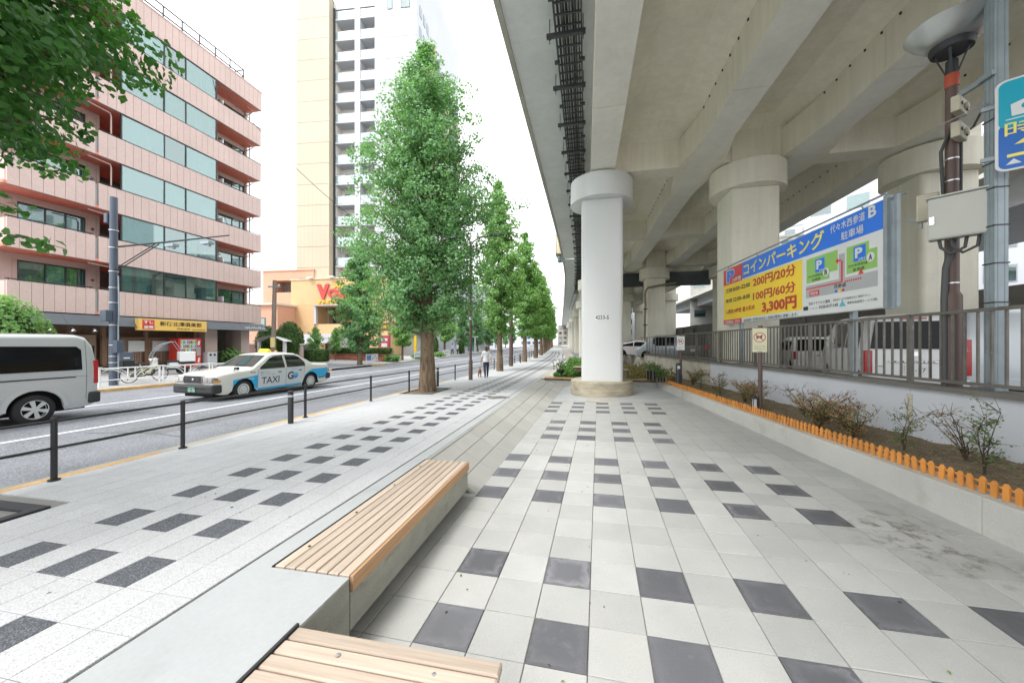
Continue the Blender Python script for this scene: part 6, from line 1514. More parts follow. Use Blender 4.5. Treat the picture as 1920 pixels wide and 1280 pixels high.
# black pots and wire-frame stools on the wooden board
def wire_cube(loc, label, s=.42):
    t = thing('wire_stand', label, 'stand', loc)
    m = MB(); h = s/2; c = [(-h,-h),(h,-h),(h,h),(-h,h)]
    for i in range(4):
        a, b = c[i], c[(i+1)%4]; m.beam((*a,0),(*a,s),.018,.018,up=(1,0,0)); m.beam((*a,.009),(*b,.009),.018,.018); m.beam((*a,s),(*b,s),.018,.018)
    part('frame', m, K['black'], t); part('wooden_top', B(-h-.02,h+.02,-h-.02,h+.02,s+.012,s+.04), K['slat_x'], t); part('wire_back', B(-h,h,h-.005,h+.002,.02,s), M('wire_panel', (.4,.33,.2), .7) if 'wire_panel' not in bpy.data.materials else bpy.data.materials['wire_panel'], t)
wire_cube((-.35,18.6,-1.83), 'black wire stand with wooden top left of the white column', .5)
wire_cube((1.8,18.15,-1.82), 'black wire stand with wooden top right of the white column', .42)
for i, (x, y, h) in enumerate(((3.0,17.9,.42),(3.2,17.4,.42),(3.28,16.9,.2))):
    t = thing('plant_pot', ['square black planter pot on the corner of the wooden board','second square black pot nearer on the wooden board','low black pot at the near end of the wooden board'][i], 'pot', (x,y,-1.80))
    part('pot', MB().hexa([(-.15,-.15,0),(.15,-.15,0),(.15,.15,0),(-.15,.15,0),(-.18,-.18,h),(.18,-.18,h),(.18,.18,h),(-.18,.18,h)]), K['black'], t, bevel=.01)
    m = MB(); [m.beam((-.185+.12*k,-.185,0),(-.185+.12*k,-.19,h),.012,.012,up=(1,0,0)) for k in range(4)]; part('slat', m, K['slat_x'], t)
    r = np.random.default_rng(i); P = r.normal(size=(160,3))*np.array([.14,.14,.12])+np.array([0,0,h+.18]); part('plant', leaves_mesh('plant', P, r.normal(size=P.shape)+np.array([0,-.3,.5]), .07, K['thin_green'] if i < 2 else K['hedge'], 4, i), None, t)
for i, (x, y) in enumerate(((-1.3,18.9),(-1.62,24.5),(-1.9,29))):
    t = thing('plant_pot', ['dark pot with a spiky plant at the left end of the wooden board','grey pot with pale flowers along the green bed','farther grey pot with pale flowers along the green bed'][i], 'pot', (x,y,-1.88)); part('pot', MB().lathe([(.14,0),(.2,.4),(.19,.41),(.17,.36),(.0001,.36)], 16), K['black'] if i == 0 else K['grey_box'], t, 40)
    r = np.random.default_rng(i+9); P = r.normal(size=(120,3))*np.array([.2,.2,.14])+np.array([0,0,.6]); part('plant', leaves_mesh('plant', P, r.normal(size=P.shape)+np.array([0,-.3,.5]), .08, K['hedge'] if i == 0 else K['s_white'], 4, i), None, t)
pb3 = post('path_bollard', 'slim dark post at the right edge of the distant path', 'post', (-1.9,30.5,-2.1), [(0,0,0),(0,0,1.0)], .05, K['black'])
# ================================================================= VEHICLES (local x forward, y left, z up, origin on the ground under the middle)
K['car_glass'] = M_glass('car_glass', (.34,.42,.42), .17, .01, (.01,.014,.015), .45)
K['car_glass_dark'] = M('car_glass_dark', (.009,.010,.011), .05, spec=.16, var=.02)
K['trim'] = M('car_trim', (.03,.032,.035), .55, var=.08)
K['under'] = M('car_underbody', (.012,.012,.012), .9)
K['lamp_red'] = M('lamp_red', (.42,.01,.012), .15, coat=.8)
K['lamp_clear'] = M('lamp_clear', (.20,.22,.23), .15, 0, coat=1)
K['lamp_amber'] = M('lamp_amber', (.75,.30,.04), .2)
K['plate'] = M('plate_white', (.75,.76,.74), .5, var=.02)
K['rim'] = M('wheel_silver', (.62,.63,.64), .35, .15, var=.04)
K['seam'] = M('panel_gap', (.02,.02,.022), .7)
def pl(tab, x):
    if x <= tab[0][0]: return tab[0][1]
    for (a, p), (b, q) in zip(tab, tab[1:]):
        if x <= b: return p+(q-p)*(x-a)/max(1e-9, b-a)
    return tab[-1][1]
class Car:
    """body lofted from a roof/bonnet profile, plan width and tumblehome; panels, windows and lamps follow the same surface"""
    def __init__(s, L_, W_, top, belt, wheels, wr, sill=.22, tum=.16, r=.07, ends=.10, arch=None, bulge=.025, hw=None):
        s.L, s.W, s.top, s.belt, s.wheels, s.wr, s.sill, s.tum, s.r, s.ends, s.bulge = L_, W_, top, belt, wheels, wr, sill, tum, r, ends, bulge
        s.arch = arch or wr+.06
        s.H = max(z for _, z in top)
    def T(s, x): return pl(s.top, x)
    def B(s, x):
        z = s.sill
        for w in s.wheels:
            if abs(x-w) < s.arch: z = max(z, s.wr*.98+math.sqrt(max(0, s.arch**2-(x-w)**2)))
        e = abs(x)-(s.L/2-.35)
        if e > 0: z = max(z, s.sill+.09*(e/.35)**2)
        return z
    def half(s, x):
        e = max(0, abs(x)-(s.L/2-.62))/.62
        return s.W/2*(1-s.ends*e**2.4)
    def Y(s, x, z):
        h = s.half(x); bz = pl(s.belt, x) if isinstance(s.belt, list) else s.belt
        if z > bz: return h*(1-s.tum*((z-bz)/max(.1, s.H-bz))**1.25)
        t = (bz-z)/max(.1, bz-s.sill); return h*(1-s.bulge*(t**2)*2.2)
    def section(s, x):
        b, t = s.B(x), s.T(x); r = min(s.r, (t-b)*.3); pts = []
        for i in range(7): z = b+(t-r-b)*i/6; pts.append((s.Y(x,z), z))
        ye_ = s.Y(x, t)
        for a in (30, 60, 90): pts.append((s.Y(x,t-r)-(r*1.15)*(1-math.cos(R(a))), t-r+r*math.sin(R(a))))
        yl_ = pts[-1][0]; pts += [(yl_*.66, t+.012), (yl_*.33, t+.02), (0, t+.022)]
        return pts
    def body(s, mat, root, name='body'):
        xs = set([-s.L/2, s.L/2]+[x for x, _ in s.top])
        for w in s.wheels: xs |= {w+s.arch*math.cos(math.pi*k/14)*.9999 for k in range(15)}
        n = int(s.L/.14)
        xs |= {-s.L/2+s.L*i/n for i in range(n+1)}; xs |= {sg*(s.L/2-.05*k) for k in (1,2,4) for sg in (-1,1)}
        xs = sorted(xs); q = [xs[0]]
        for x in xs[1:]:
            if x-q[-1] > .012: q.append(x)
        q[-1] = s.L/2; m = MB(); secs = []
        for x in q:
            p = s.section(x); full = p+[(-y, z) for y, z in reversed(p[:-1])]; secs.append([(x, y, z) for y, z in full])
        k = len(secs[0]); vs = [v for c in secs for v in c]
        fs = [(i*k+j, (i+1)*k+j, (i+1)*k+j+1, i*k+j+1) for i in range(len(secs)-1) for j in range(k-1)]
        fs += [tuple(range(k)), tuple(range((len(secs)-1)*k, len(secs)*k))]
        m._add(vs, fs); return part(name, m, mat, root, 40)
    def side(s, name, xs, zb, ztp, mat, root, sg, off=.004, n=10, label=None, thick=0):
        """patch on the flank between two height curves"""
        f = lambda c, x: pl(c, x) if isinstance(c, list) else c
        pts = sorted(set([xs[0]+(xs[1]-xs[0])*i/n for i in range(n+1)]+[x for c in (zb, ztp) if isinstance(c, list) for x, _ in c if xs[0] < x < xs[1]]))
        m = MB().grid(lambda x, v: (x, sg*(s.Y(x, f(zb,x)+(f(ztp,x)-f(zb,x))*v)+off), f(zb,x)+(f(ztp,x)-f(zb,x))*v), pts, [0,.2,.4,.6,.8,1])
        return part(name, m, mat, root, 40, label)
    def seam(s, x0, z0, x1, z1, root, sg, w=.006, off=.003):
        m = MB(); n = 8; d = math.hypot(x1-x0, z1-z0); ux, uz = -(z1-z0)/d*w, (x1-x0)/d*w
        m.grid(lambda t_, v: (x0+(x1-x0)*t_+ux*v, sg*(s.Y(x0+(x1-x0)*t_, z0+(z1-z0)*t_+uz*v)+off), z0+(z1-z0)*t_+uz*v), [i/n for i in range(n+1)], [-.5,.5]); return m
    def topglass(s, name, x0, x1, f0, f1, mat, root, off=.006):
        """glass on the sloping front or back of the cabin: x range and width fractions"""
        n = 8
        def P(u, v):
            x = x0+(x1-x0)*u; f_ = f0+(f1-f0)*u; t = s.T(x); r = s.r; y = (s.Y(x, t-r)-r*.9)*f_*v
            nx = -(s.T(x+.01)-s.T(x-.01))/.02; l = math.hypot(nx, 1)
            return (x+off*nx/l, y, t+.02*(1-v*v)+off/l)
        return part(name, MB().grid(P, [i/n for i in range(n+1)], [-1,-.6,-.2,.2,.6,1]), mat, root, 40)
def wheels(car, root, style, width=.19, inset=.03):
    for w in car.wheels:
        for sg in (-1, 1):
            r = car.wr; y0 = sg*(car.half(w)-inset-width/2)
            prof = [(r*.64,-width/2),(r*.9,-width/2),(r*.975,-width/2+.02),(r,-width/2+.05),(r,width/2-.05),(r*.975,width/2-.02),(r*.9,width/2),(r*.64,width/2),(r*.6,0),(r*.64,-width/2)]
            wh = part('wheel', MB().lathe(prof, 30, (0,0,0), 'y', caps=False), K['rubber'], root, 40, loc=(w, y0, r))
            m = MB(); e = sg*width/2*.86
            if style == 'cap':
                m.lathe([(.0001,e+sg*.012),(r*.2,e+sg*.015),(r*.24,e),(r*.4,e-sg*.004),(r*.52,e+sg*.01),(r*.66,e+sg*.012)], 30, (0,0,0), 'y', caps=False); rm = part('rim', m, K['rim'], wh, 30)
                h = MB(); [h.box(r*.47*math.cos(a)-.012,r*.47*math.cos(a)+.012,min(e,e+sg*.009)+0,max(e,e+sg*.012),r*.47*math.sin(a)-.012,r*.47*math.sin(a)+.012) for a in [6.2832*k/16 for k in range(16)]]; part('vent_hole', h, K['trim'], rm)
            else:
                m.lathe([(r*.60,e+sg*.01),(r*.66,e+sg*.014),(r*.66,e-sg*.05),(r*.58,e-sg*.06)], 30, (0,0,0), 'y', caps=False); m.lathe([(.0001,e+sg*.012),(r*.2,e+sg*.01),(r*.2,e-sg*.02)], 16, (0,0,0), 'y', caps=False)
                ns = 6
                for k in range(ns):
                    a = 6.2832*k/ns+.3; c, s_ = math.cos(a), math.sin(a)
                    for da in (-.09,.09): m.beam((r*.12*c, e, r*.12*s_), (r*.62*math.cos(a+da), e-sg*.005, r*.62*math.sin(a+da)), r*.15, .02, up=(0,1,0))
                rm = part('rim', m, K['rim'], wh, 40); part('hub_back', MB().lathe([(.0001,e-sg*.06),(r*.6,e-sg*.06)], 20, (0,0,0), 'y', caps=False), K['under'], rm)
def under(car, root, zt_=.62):
    part('underbody', B(-car.L/2+.12, car.L/2-.12, -car.W/2+.26, car.W/2-.26, car.sill-.05, zt_), K['under'], root)
    for w in car.wheels: part('wheel_well', B(w-car.arch,w+car.arch,-car.W/2+.24,car.W/2-.24,car.sill,car.wr+car.arch-.02), K['under'], root)
def place(root, x, y, z, heading): root.location = (x, y, z); root.rotation_euler = (-.0155*math.sin(heading) if False else 0, 0, heading)
def slope(root): root.rotation_euler[1] = 0
# ---------------------------------------------------------------- silver van
K['silver'] = M('silver_paint', (.52,.54,.555), .3, .25, var=.02, coat=.7)
van = thing('van', 'silver box van with dark rear side windows cut by the left edge', 'van')
c = Car(4.70, 1.70, [(-2.35,1.15),(-2.34,1.30),(-2.27,1.75),(-2.16,1.93),(-2.0,1.98),(.9,1.98),(1.2,1.93),(1.9,1.32),(2.2,1.02),(2.32,.85),(2.35,.7)], 1.13, (-1.33,1.24), .325, sill=.25, tum=.10, r=.10, ends=.06, arch=.42)
c.body(K['silver'], van); under(c, van)
for sg in (-1, 1):
    wz = 1.70
    c.side('window', (-2.06,-.72), 1.15, [(-2.06,1.62),(-1.98,1.70),(-.72,1.72)], K['car_glass_dark'], van, sg)
    c.side('window', (-.66,.30), 1.15, 1.72, K['car_glass_dark'], van, sg); c.side('window', (.38,1.25), 1.13, [(.38,1.72),(.98,1.70),(1.25,1.45)], K['car_glass'], van, sg)
    for a in ((-.69,.42,-.69,1.80),(.34,.30,.34,1.85),(-2.15,1.00,.30,1.00),(1.35,.45,1.35,1.2),(-2.14,.45,-2.14,1.85)):
        part('seam', c.seam(*a, van, sg), K['seam'], van)
    part('door_rail', c.seam(-1.95,.985,.25,.985,van,sg,.022,.006), K['trim'], van)
    m = MB().grid(lambda a, q: (-1.33+(.42+q)*math.cos(a), sg*(c.Y(-1.33,.7)+.012*(1-(q/.09))+.001), .325+(.42+q)*math.sin(a)), [math.pi*i/20 for i in range(21)], [0,.03,.09]); part('arch_flare', m, K['silver'], van, 50)
    part('side_moulding', c.seam(-.8,.52,.75,.52,van,sg,.05,.006), K['silver'], van)
    m = MB().grid(lambda z, v: (-2.352+.085*v if z < 1.4 else -2.352+.085*v+.06*(z-1.4), sg*(c.Y(-2.33,z)-.03+.034*min(1,v*2)), z), [.80,1.0,1.2,1.35], [0,.5,1]); part('tail_light', B(-2.365,-2.27,sg*(c.Y(-2.3,1)+.004)-.06,sg*(c.Y(-2.3,1)+.004)+.002,.80,1.36) if sg > 0 else B(-2.365,-2.27,sg*(c.Y(-2.3,1)+.004)-.002,sg*(c.Y(-2.3,1)+.004)+.06,.80,1.36), K['lamp_red'], van, bevel=.015)
    part('mirror', MB().box(1.35,1.45,sg*.95-.08,sg*.95+.08,1.2,1.45), K['silver'], van, bevel=.03); part('door_handle', c.seam(.42,1.02,.58,1.02,van,sg,.03,.02), K['chrome'], van); part('door_handle', c.seam(-.62,1.05,-.48,1.05,van,sg,.03,.02), K['silver'], van)
c.topglass('windscreen', 1.22, 1.86, .96, .98, K['car_glass'], van)
part('rear_window', B(-2.37,-2.362,-.66,.66,1.2,1.72), K['car_glass_dark'], van, rot=(0,R(0),0)); part('rear_bumper', B(-2.40,-2.18,-.84,.84,.33,.60), K['trim'], van, bevel=.04); part('front_bumper', B(2.15,2.38,-.8,.8,.28,.55), K['silver'], van, bevel=.05)
part('number_plate', B(-2.415,-2.402,-.165,.165,.62,.785), K['plate'], van)
wheels(c, van, 'six', .21)
place(van, -12.66, 4.22, -1.822, R(-90.6))
# ---------------------------------------------------------------- taxi
K['taxi_cream'] = M('taxi_cream', (.68,.675,.63), .3, var=.015, coat=.6)
K['taxi_blue'] = M('taxi_blue', (.005,.40,.76), .3, var=.02, coat=.6)
K['taxi_white'] = M('taxi_white_panel', (.60,.64,.67), .35, var=.01, coat=.4)
taxi = thing('taxi', 'cream and sky blue taxi with TAXI and GO lettering on its doors', 'taxi')
tc_ = Car(4.70, 1.69, [(-2.35,.72),(-2.34,.86),(-2.26,.96),(-1.55,1.01),(-1.42,1.03),(-.92,1.37),(-.70,1.45),(-.3,1.485),(.15,1.47),(.42,1.43),(1.08,1.02),(1.2,.985),(2.05,.90),(2.28,.84),(2.33,.74),(2.35,.6)], .93, (-1.35,1.42), .315, sill=.22, tum=.24, r=.075, ends=.055, arch=.375)
tc_.body(K['taxi_cream'], taxi); under(tc_, taxi, .6)
for sg in (1, -1):
    wt_ = [(-1.16,1.08),(-.86,1.33),(-.62,1.385),(-.2,1.40)]; 
    tc_.side('window', (-1.05,-.22), .945, [(-1.05,1.10),(-.84,1.31),(-.66,1.375),(-.22,1.395)], K['car_glass'], taxi, sg)
    tc_.side('window', (-.13,.86), .945, [(-.13,1.395),(.22,1.375),(.40,1.31),(.86,1.0)], K['car_glass'], taxi, sg)
    tc_.side('door', (-.17,.93), .30, .93, K['taxi_white'], taxi, sg, .0055, label='front door with black TAXI lettering'); tc_.side('door', (-1.0,-.18), [(-1.0,.62),(-.94,.45),(-.9,.30)], .93, K['taxi_white'], taxi, sg, .0055, label='rear door with GO lettering')
    tc_.side('blue_panel', (.94,1.78), [(.94,.30),(1.05,.31),(1.06,.42),(1.2,.62),(1.4,.70),(1.62,.62),(1.76,.47),(1.78,.46)], [(.94,.76),(1.15,.73),(1.78,.66)], K['taxi_blue'], taxi, sg, .004, 26)
    tc_.side('blue_panel', (-2.28,-1.005), [(-2.28,.44),(-1.73,.40),(-1.70,.48),(-1.55,.62),(-1.35,.70),(-1.15,.62),(-1.005,.52)], [(-2.28,.80),(-1.4,.79),(-1.25,.74),(-1.005,.56)], K['taxi_blue'], taxi, sg, .004, 26)
    tc_.side('blue_panel', (-.9,.93), .225, .295, K['taxi_blue'], taxi, sg, .004, 10)
    for a in ((-.175,.27,-.175,1.36),(.935,.27,.935,.95),(-1.01,.62,-1.01,.95)): part('seam', tc_.seam(*a, taxi, sg, .008, .008), K['seam'], taxi)
    part('side_moulding', tc_.seam(-1.75,.40,-2.3,.43,taxi,sg,.03,.006), K['trim'], taxi)
    for xx in (.02,-.88): part('door_handle', tc_.seam(xx,.80,xx+.15,.80,taxi,sg,.035,.014), K['trim'], taxi)
    part('mirror', MB().beam((1.72,sg*.70,.86),(1.68,sg*.78,1.0),.02,.02).box(1.60,1.68,sg*.80-.07,sg*.80+.07,.98,1.07), K['trim'], taxi, bevel=.015)
    part('headlight', B(2.19,2.385,sg*.60-.2,sg*.60+.2,.62,.80), K['lamp_clear'], taxi, bevel=.025); part('indicator', B(2.16,2.37,sg*.775-.035,sg*.775+.04,.63,.78), K['lamp_clear'], taxi, bevel=.02); part('turn_signal', B(2.16,2.35,sg*.81-.02,sg*.81+.02,.63,.70), K['lamp_amber'], taxi)
    part('tail_light', B(-2.36,-2.3,sg*.62-.18,sg*.62+.18,.62,.78), K['lamp_red'], taxi, bevel=.015); part('drip_rail', tc_.seam(-1.2,1.16,-.82,1.395,taxi,sg,.015,.012), K['chrome'], taxi); part('drip_rail', tc_.seam(-.82,1.405,.34,1.40,taxi,sg,.012,.012), K['chrome'], taxi); part('drip_rail', tc_.seam(.34,1.40,.98,1.03,taxi,sg,.02,.012), K['taxi_cream'], taxi)
    sp_ = B(2.26,2.37,sg*.55-.06,sg*.55+.06,.30,.36); part('fog_light', sp_, K['lamp_clear'], taxi)
tc_.topglass('windscreen', .47, 1.07, .95, .98, K['car_glass'], taxi); tc_.topglass('rear_window', -1.40, -.95, .96, .93, K['car_glass'], taxi)
[part('reflector', B(2.386,2.39,sg*.60-.085+d,sg*.60+.085+d,.645,.775), K['chrome'], taxi, bevel=.02) for sg in (-1,1) for d in (-.1,.1)]
part('front_bumper', B(2.1,2.42,-.84,.84,.28,.57), K['trim'], taxi, bevel=.06); part('rear_bumper', B(-2.42,-2.15,-.84,.84,.32,.58), K['trim'], taxi, bevel=.06)
part('grille_frame', B(2.30,2.385,-.395,.395,.585,.85), K['chrome'], taxi, bevel=.02); m = MB(); [m.box(2.386,2.393,-.37+.053*k,-.345+.053*k,.61,.83) for k in range(14)]; [m.box(2.386,2.391,-.37,.37,.61+.044*k,.616+.044*k) for k in range(6)]; part('grille', m, K['dark_steel'], taxi); part('emblem', MB().lathe([(.0001,0),(.035,0),(.03,.006)], 14, (2.395,0,.72), 'x'), K['chrome'], taxi)
part('number_plate', B(2.425,2.435,-.165,.165,.33,.495), M('plate_green', (.01,.13,.06), .4), taxi); part('bumper_slot', B(2.421,2.424,-.55,.55,.42,.47), K['seam'], taxi)
lettering('55-05', K['plate'], taxi, (2.4365,-.14,.345), height=.075, width=.28, rot=(90,0,90)); lettering('品川 500', K['plate'], taxi, (2.4365,-.1,.435), height=.04, width=.2, rot=(90,0,90))
rs = part('roof_sign', MB().hexa([(-.12,-.24,1.49),(.06,-.24,1.49),(.06,.24,1.49),(-.12,.24,1.49),(-.09,-.2,1.63),(.03,-.2,1.63),(.03,.2,1.63),(-.09,.2,1.63)]), M('roof_sign_yellow', (.85,.62,.04), .4), taxi, bevel=.03)
lettering('Tokyo', K['s_red'], rs, (.061,-.15,1.53), height=.07, width=.3, rot=(90-18,0,90))
part('roof_beacon', MB().lathe([(.05,0),(.045,.05),(.0001,.07)], 12, (-.5,.0,1.50)), K['lamp_amber'], taxi, 40)
def door_text(s_, x, z, h, w, mat, name='lettering', off=.0085, bold=.0):
    """print on the near flank, running towards the tail"""
    mb = text_mb(s_, 1, w, h, bold); m = MB(); m.v = [(x-a, tc_.Y(x-a, z+b)+off, z+b) for a, b, _ in mb.v]; m.f = mb.f; m.m = mb.m
    me = bpy.data.meshes.new(name); me.from_pydata(m.v, [], m.f); me.materials.append(K[mat]); return link(name, me, taxi)
door_text('TAXI', .80, .42, .24, .70, 's_ink', bold=.01); door_text('電話でタクシー', .84, .80, .05, .40, 's_ink'); door_text('タクシーアプリ『GO』', .84, .72, .05, .55, 's_ink'); door_text('TAXI', 1.28, .62, .06, .2, 's_white')
door_text('G', -.24, .47, .30, .27, 's_ink', bold=.03); door_text('MOBILITY', -.42, .82, .05, .28, 's_cyan'); door_text('東京', 1.22, .83, .06, .2, 's_ink')
m = MB(); m._add([(-.60+.125*math.cos(a), tc_.Y(-.6,.625+.125*math.sin(a))+.0085, .625+.125*math.sin(a)) for a in [6.2832*k/24 for k in range(24)]], [tuple(range(24))])
gm2, gnt, gb_ = _nodes('globe_blue'); _o = _n(gnt, 'ShaderNodeTexCoord'); _s = _n(gnt, 'ShaderNodeSeparateXYZ'); gnt.links.new(_o.outputs['Generated'], _s.inputs[0]); gnt.links.new(_mix(gnt, _s.outputs[2], (.02,.12,.55), (.25,.65,.75)), gb_.inputs['Base Color']); part('globe_logo', m, gm2, taxi)
for sx in (.35,-.45):
    for sg in (-.35,.35): part('seat', MB().box(sx-.28,sx-.12,sg-.26,sg+.26,.5,1.08).box(sx-.2,sx-.12,sg-.12,sg+.12,1.1,1.26).box(sx-.2,sx+.3,sg-.26,sg+.26,.42,.55), M('seat_grey', (.28,.28,.27), .9) if 'seat_grey' not in bpy.data.materials else bpy.data.materials['seat_grey'], taxi, bevel=.04)
part('dashboard', B(.75,1.0,-.7,.7,.85,.96), K['trim'], taxi)
wheels(tc_, taxi, 'cap', .19)
place(taxi, -11.86, 11.25, -1.908, R(-93.2))
# ---------------------------------------------------------------- parked cars
def parked(label, cat, paint, size, top, belt, loc, heading, rear='van', name='parked_car', tum=.16, glass='car_glass_dark', wr=.29, name_txt=None, plate_txt=None, tail=None, win=None):
    t = thing(name, label, cat)
    L_, W_ = size; k = Car(L_, W_, top, belt, (-L_/2+.72 if L_ > 3.6 else -L_/2+.52, L_/2-.8 if L_ > 3.6 else L_/2-.55), wr, sill=.2, tum=tum, r=.08, ends=.07)
    k.body(paint, t); under(k, t, .55); H = k.H
    rx = min(x for x, z in top)                              # rear face
    for sg in (-1, 1):
        a, b = win or (-L_/2+.35, L_/2-1.3); mid = (a+b)/2
        for u, v in ((a, mid-.04), (mid+.04, b)):
            zt_ = [(x, min(k.T(x)-.13, H-.14)) for x in [u+(v-u)*i/8 for i in range(9)]]
            k.side('window', (u, v), [(x, belt+.02) for x in (u, v)], zt_, K[glass], t, sg)
        part('seam', k.seam(mid,.3,mid,belt,t,sg), K['seam'], t)
        tz0, tz1, ty0, ty1 = tail or (.62, .98, W_/2-.17, W_/2-.02)
        part('tail_light', B(rx-.012, rx+.1, min(sg*ty0, sg*ty1), max(sg*ty0, sg*ty1), tz0, tz1), K['lamp_red'], t, bevel=.015)
        part('headlight', B(L_/2-.18, L_/2-.01, min(sg*(W_/2-.45), sg*(W_/2-.12)), max(sg*(W_/2-.45), sg*(W_/2-.12)), .58, .74), K['lamp_clear'], t, bevel=.02)
        part('mirror', MB().box(L_/2-1.45,L_/2-1.3,sg*(W_/2+.07)-.09,sg*(W_/2+.07)+.09,belt,belt+.14), paint, t, bevel=.03)
    part('rear_bumper', B(rx-.05, rx+.15, -W_/2+.04, W_/2-.04, .24, .48), paint if rear == 'van' else K['trim'], t, bevel=.04)
    part('front_bumper', B(L_/2-.2, L_/2+.03, -W_/2+.05, W_/2-.05, .2, .48), paint, t, bevel=.05)
    return t, k, rx
# white kei van seen from behind, nearest the fence
wv, k, rx = parked('boxy white minivan seen from behind through the fence bars', 'minivan', K['white_car'] if 'white_car' in K else K.setdefault('white_car', M('white_paint', (.72,.73,.73), .3, var=.01, coat=.6)), (3.4,1.65), [(-1.70,.9),(-1.695,1.12),(-1.60,1.76),(-1.48,1.85),(.4,1.87),(.7,1.82),(1.25,1.2),(1.6,1.0),(1.69,.7),(1.70,.6)], 1.08, None, 0, tail=(.55,1.06,.68,.82))
part('rear_window', MB().hexa([(-1.712,-.72,1.10),(-1.70,-.72,1.10),(-1.70,.72,1.10),(-1.712,.72,1.10),(-1.648,-.62,1.70),(-1.636,-.62,1.70),(-1.636,.62,1.70),(-1.648,.62,1.70)]), K['car_glass_dark'], wv, bevel=.004)
part('brake_light', B(-1.64,-1.58,-.2,.2,1.745,1.78), K['lamp_red'], wv); part('garnish', B(-1.735,-1.70,-.42,.42,.80,.85), K['chrome'], wv, bevel=.01)
part('number_plate', B(-1.725,-1.712,-.165,.165,.58,.745), K['plate'], wv); part('emblem', MB().lathe([(.0001,0),(.055,0),(.05,-.01)], 20, (-1.706,0,.99), 'x'), K['chrome'], wv); part('wiper', MB().beam((-1.725,-.1,1.12),(-1.715,.4,1.17),.015,.015), K['trim'], wv)
def rear_text(t, s_, y, z, h, w, x, mat='s_ink', bold=0):
    """print on a rear face, read from behind"""
    return lettering(s_, K[mat], t, (x, y, z), height=h, width=w, bold=bold, rot=(90,0,-90))
rear_text(wv, '74-17', .15, .605, .085, .30, -1.727); rear_text(wv, 'FLAIR', .34, .81, .025, .66, -1.737); rear_text(wv, 'HYBRID', .62, .70, .03, .13, -1.712)
place(wv, 7.43, 10.9, -1.26, R(90-16.3))
# small white hatchback further along
wh_, k, rx = parked('small white hatchback with a big dark rear window under the parking sign', 'car', K['white_car'], (3.6,1.6), [(-1.8,.8),(-1.79,.9),(-1.62,1.30),(-1.42,1.42),(-.4,1.48),(.3,1.44),(1.05,.98),(1.6,.86),(1.78,.7),(1.8,.55)], .93, None, 0, tail=(.62,.92,.6,.79))
k.topglass('rear_window', -1.775, -1.50, .97, .93, K['car_glass_dark'], wh_); part('number_plate', B(-1.82,-1.808,-.165,.165,.55,.715), K['plate'], wh_); part('emblem', MB().lathe([(.0001,0),(.045,0),(.04,-.01)], 16, (-1.806,0,.80), 'x'), K['chrome'], wh_)
rear_text(wh_, '12-34', .14, .57, .085, .28, -1.823) if False else None
place(wh_, 8.98, 17.0, -1.30, R(90-16.3))
K['green_car'] = M('dark_green_paint', (.025,.04,.04), .25, .3, var=.02, coat=.7); K['grey_car'] = M('silver_grey_paint', (.42,.46,.5), .3, .4, coat=.6, var=.02); K['pearl_car'] = M('pearl_paint', (.62,.58,.6), .3, .2, coat=.6, var=.02); K['black_car'] = M('black_paint', (.012,.013,.015), .2, coat=.8, var=.02)
suv, k, rx = parked('dark green wagon with its tailgate behind the fence left of the white hatchback', 'car', K['green_car'], (4.5,1.75), [(-2.25,.8),(-2.24,.95),(-2.02,1.5),(-1.85,1.60),(.2,1.63),(.5,1.58),(1.2,1.05),(2.1,.9),(2.24,.7),(2.25,.55)], .98, None, 0)
k.topglass('rear_window', -2.2, -1.95, .95, .93, K['car_glass'], suv); place(suv, 7.93, 19.7, -1.30, R(90-16))
bk_, k, rx = parked('black minivan with bright red tail lamps half hidden by the nearer pier', 'minivan', K['black_car'], (4.7,1.75), [(-2.35,.9),(-2.34,1.1),(-2.25,1.6),(-2.1,1.76),(.8,1.78),(1.1,1.7),(1.8,1.08),(2.25,.9),(2.35,.6)], 1.0, None, 0, tail=(.85,1.15,.55,.86))
part('rear_window', B(-2.37,-2.345,-.66,.66,1.1,1.55), K['car_glass_dark'], bk_); part('number_plate', B(-2.375,-2.36,-.165,.165,.72,.885), K['plate'], bk_); place(bk_, 6.9, 25.4, -1.33, R(90-14))
sv, k, rx = parked('silver minivan parked behind the farther no-dog sign', 'minivan', K['grey_car'], (4.7,1.72), [(-2.35,.9),(-2.34,1.1),(-2.25,1.6),(-2.1,1.80),(.8,1.82),(1.1,1.7),(1.9,1.0),(2.3,.8),(2.35,.6)], 1.0, None, 0)
part('rear_window', B(-2.37,-2.345,-.66,.66,1.1,1.6), K['car_glass_dark'], sv); place(sv, 6.3, 29.5, -1.35, R(165))
pr, k, rx = parked('pale pink-silver hatchback with long tail lamps beyond the white column', 'car', K['pearl_car'], (4.5,1.75), [(-2.25,.85),(-2.22,1.02),(-1.6,1.22),(-.2,1.48),(.4,1.46),(1.3,1.0),(2.1,.8),(2.24,.65),(2.25,.5)], .93, None, 0, tail=(.78,.93,.5,.86))
k.topglass('rear_window', -2.0, -1.0, .92, .9, K['car_glass_dark'], pr); place(pr, 5.0, 33.0, -1.37, R(-38))
gr_, k, rx = parked('blue-grey sedan deepest in the car park beside the white column', 'car', K['grey_car'], (4.6,1.75), [(-2.3,.75),(-2.25,.95),(-1.6,1.0),(-.8,1.40),(.2,1.43),(1.0,1.0),(2.1,.82),(2.28,.65),(2.3,.5)], .92, None, 0)
place(gr_, 4.6, 38.5, -1.4, R(188))
K['blue_white'] = M('cool_white_paint', (.52,.57,.60), .3, .15, coat=.6, var=.02)
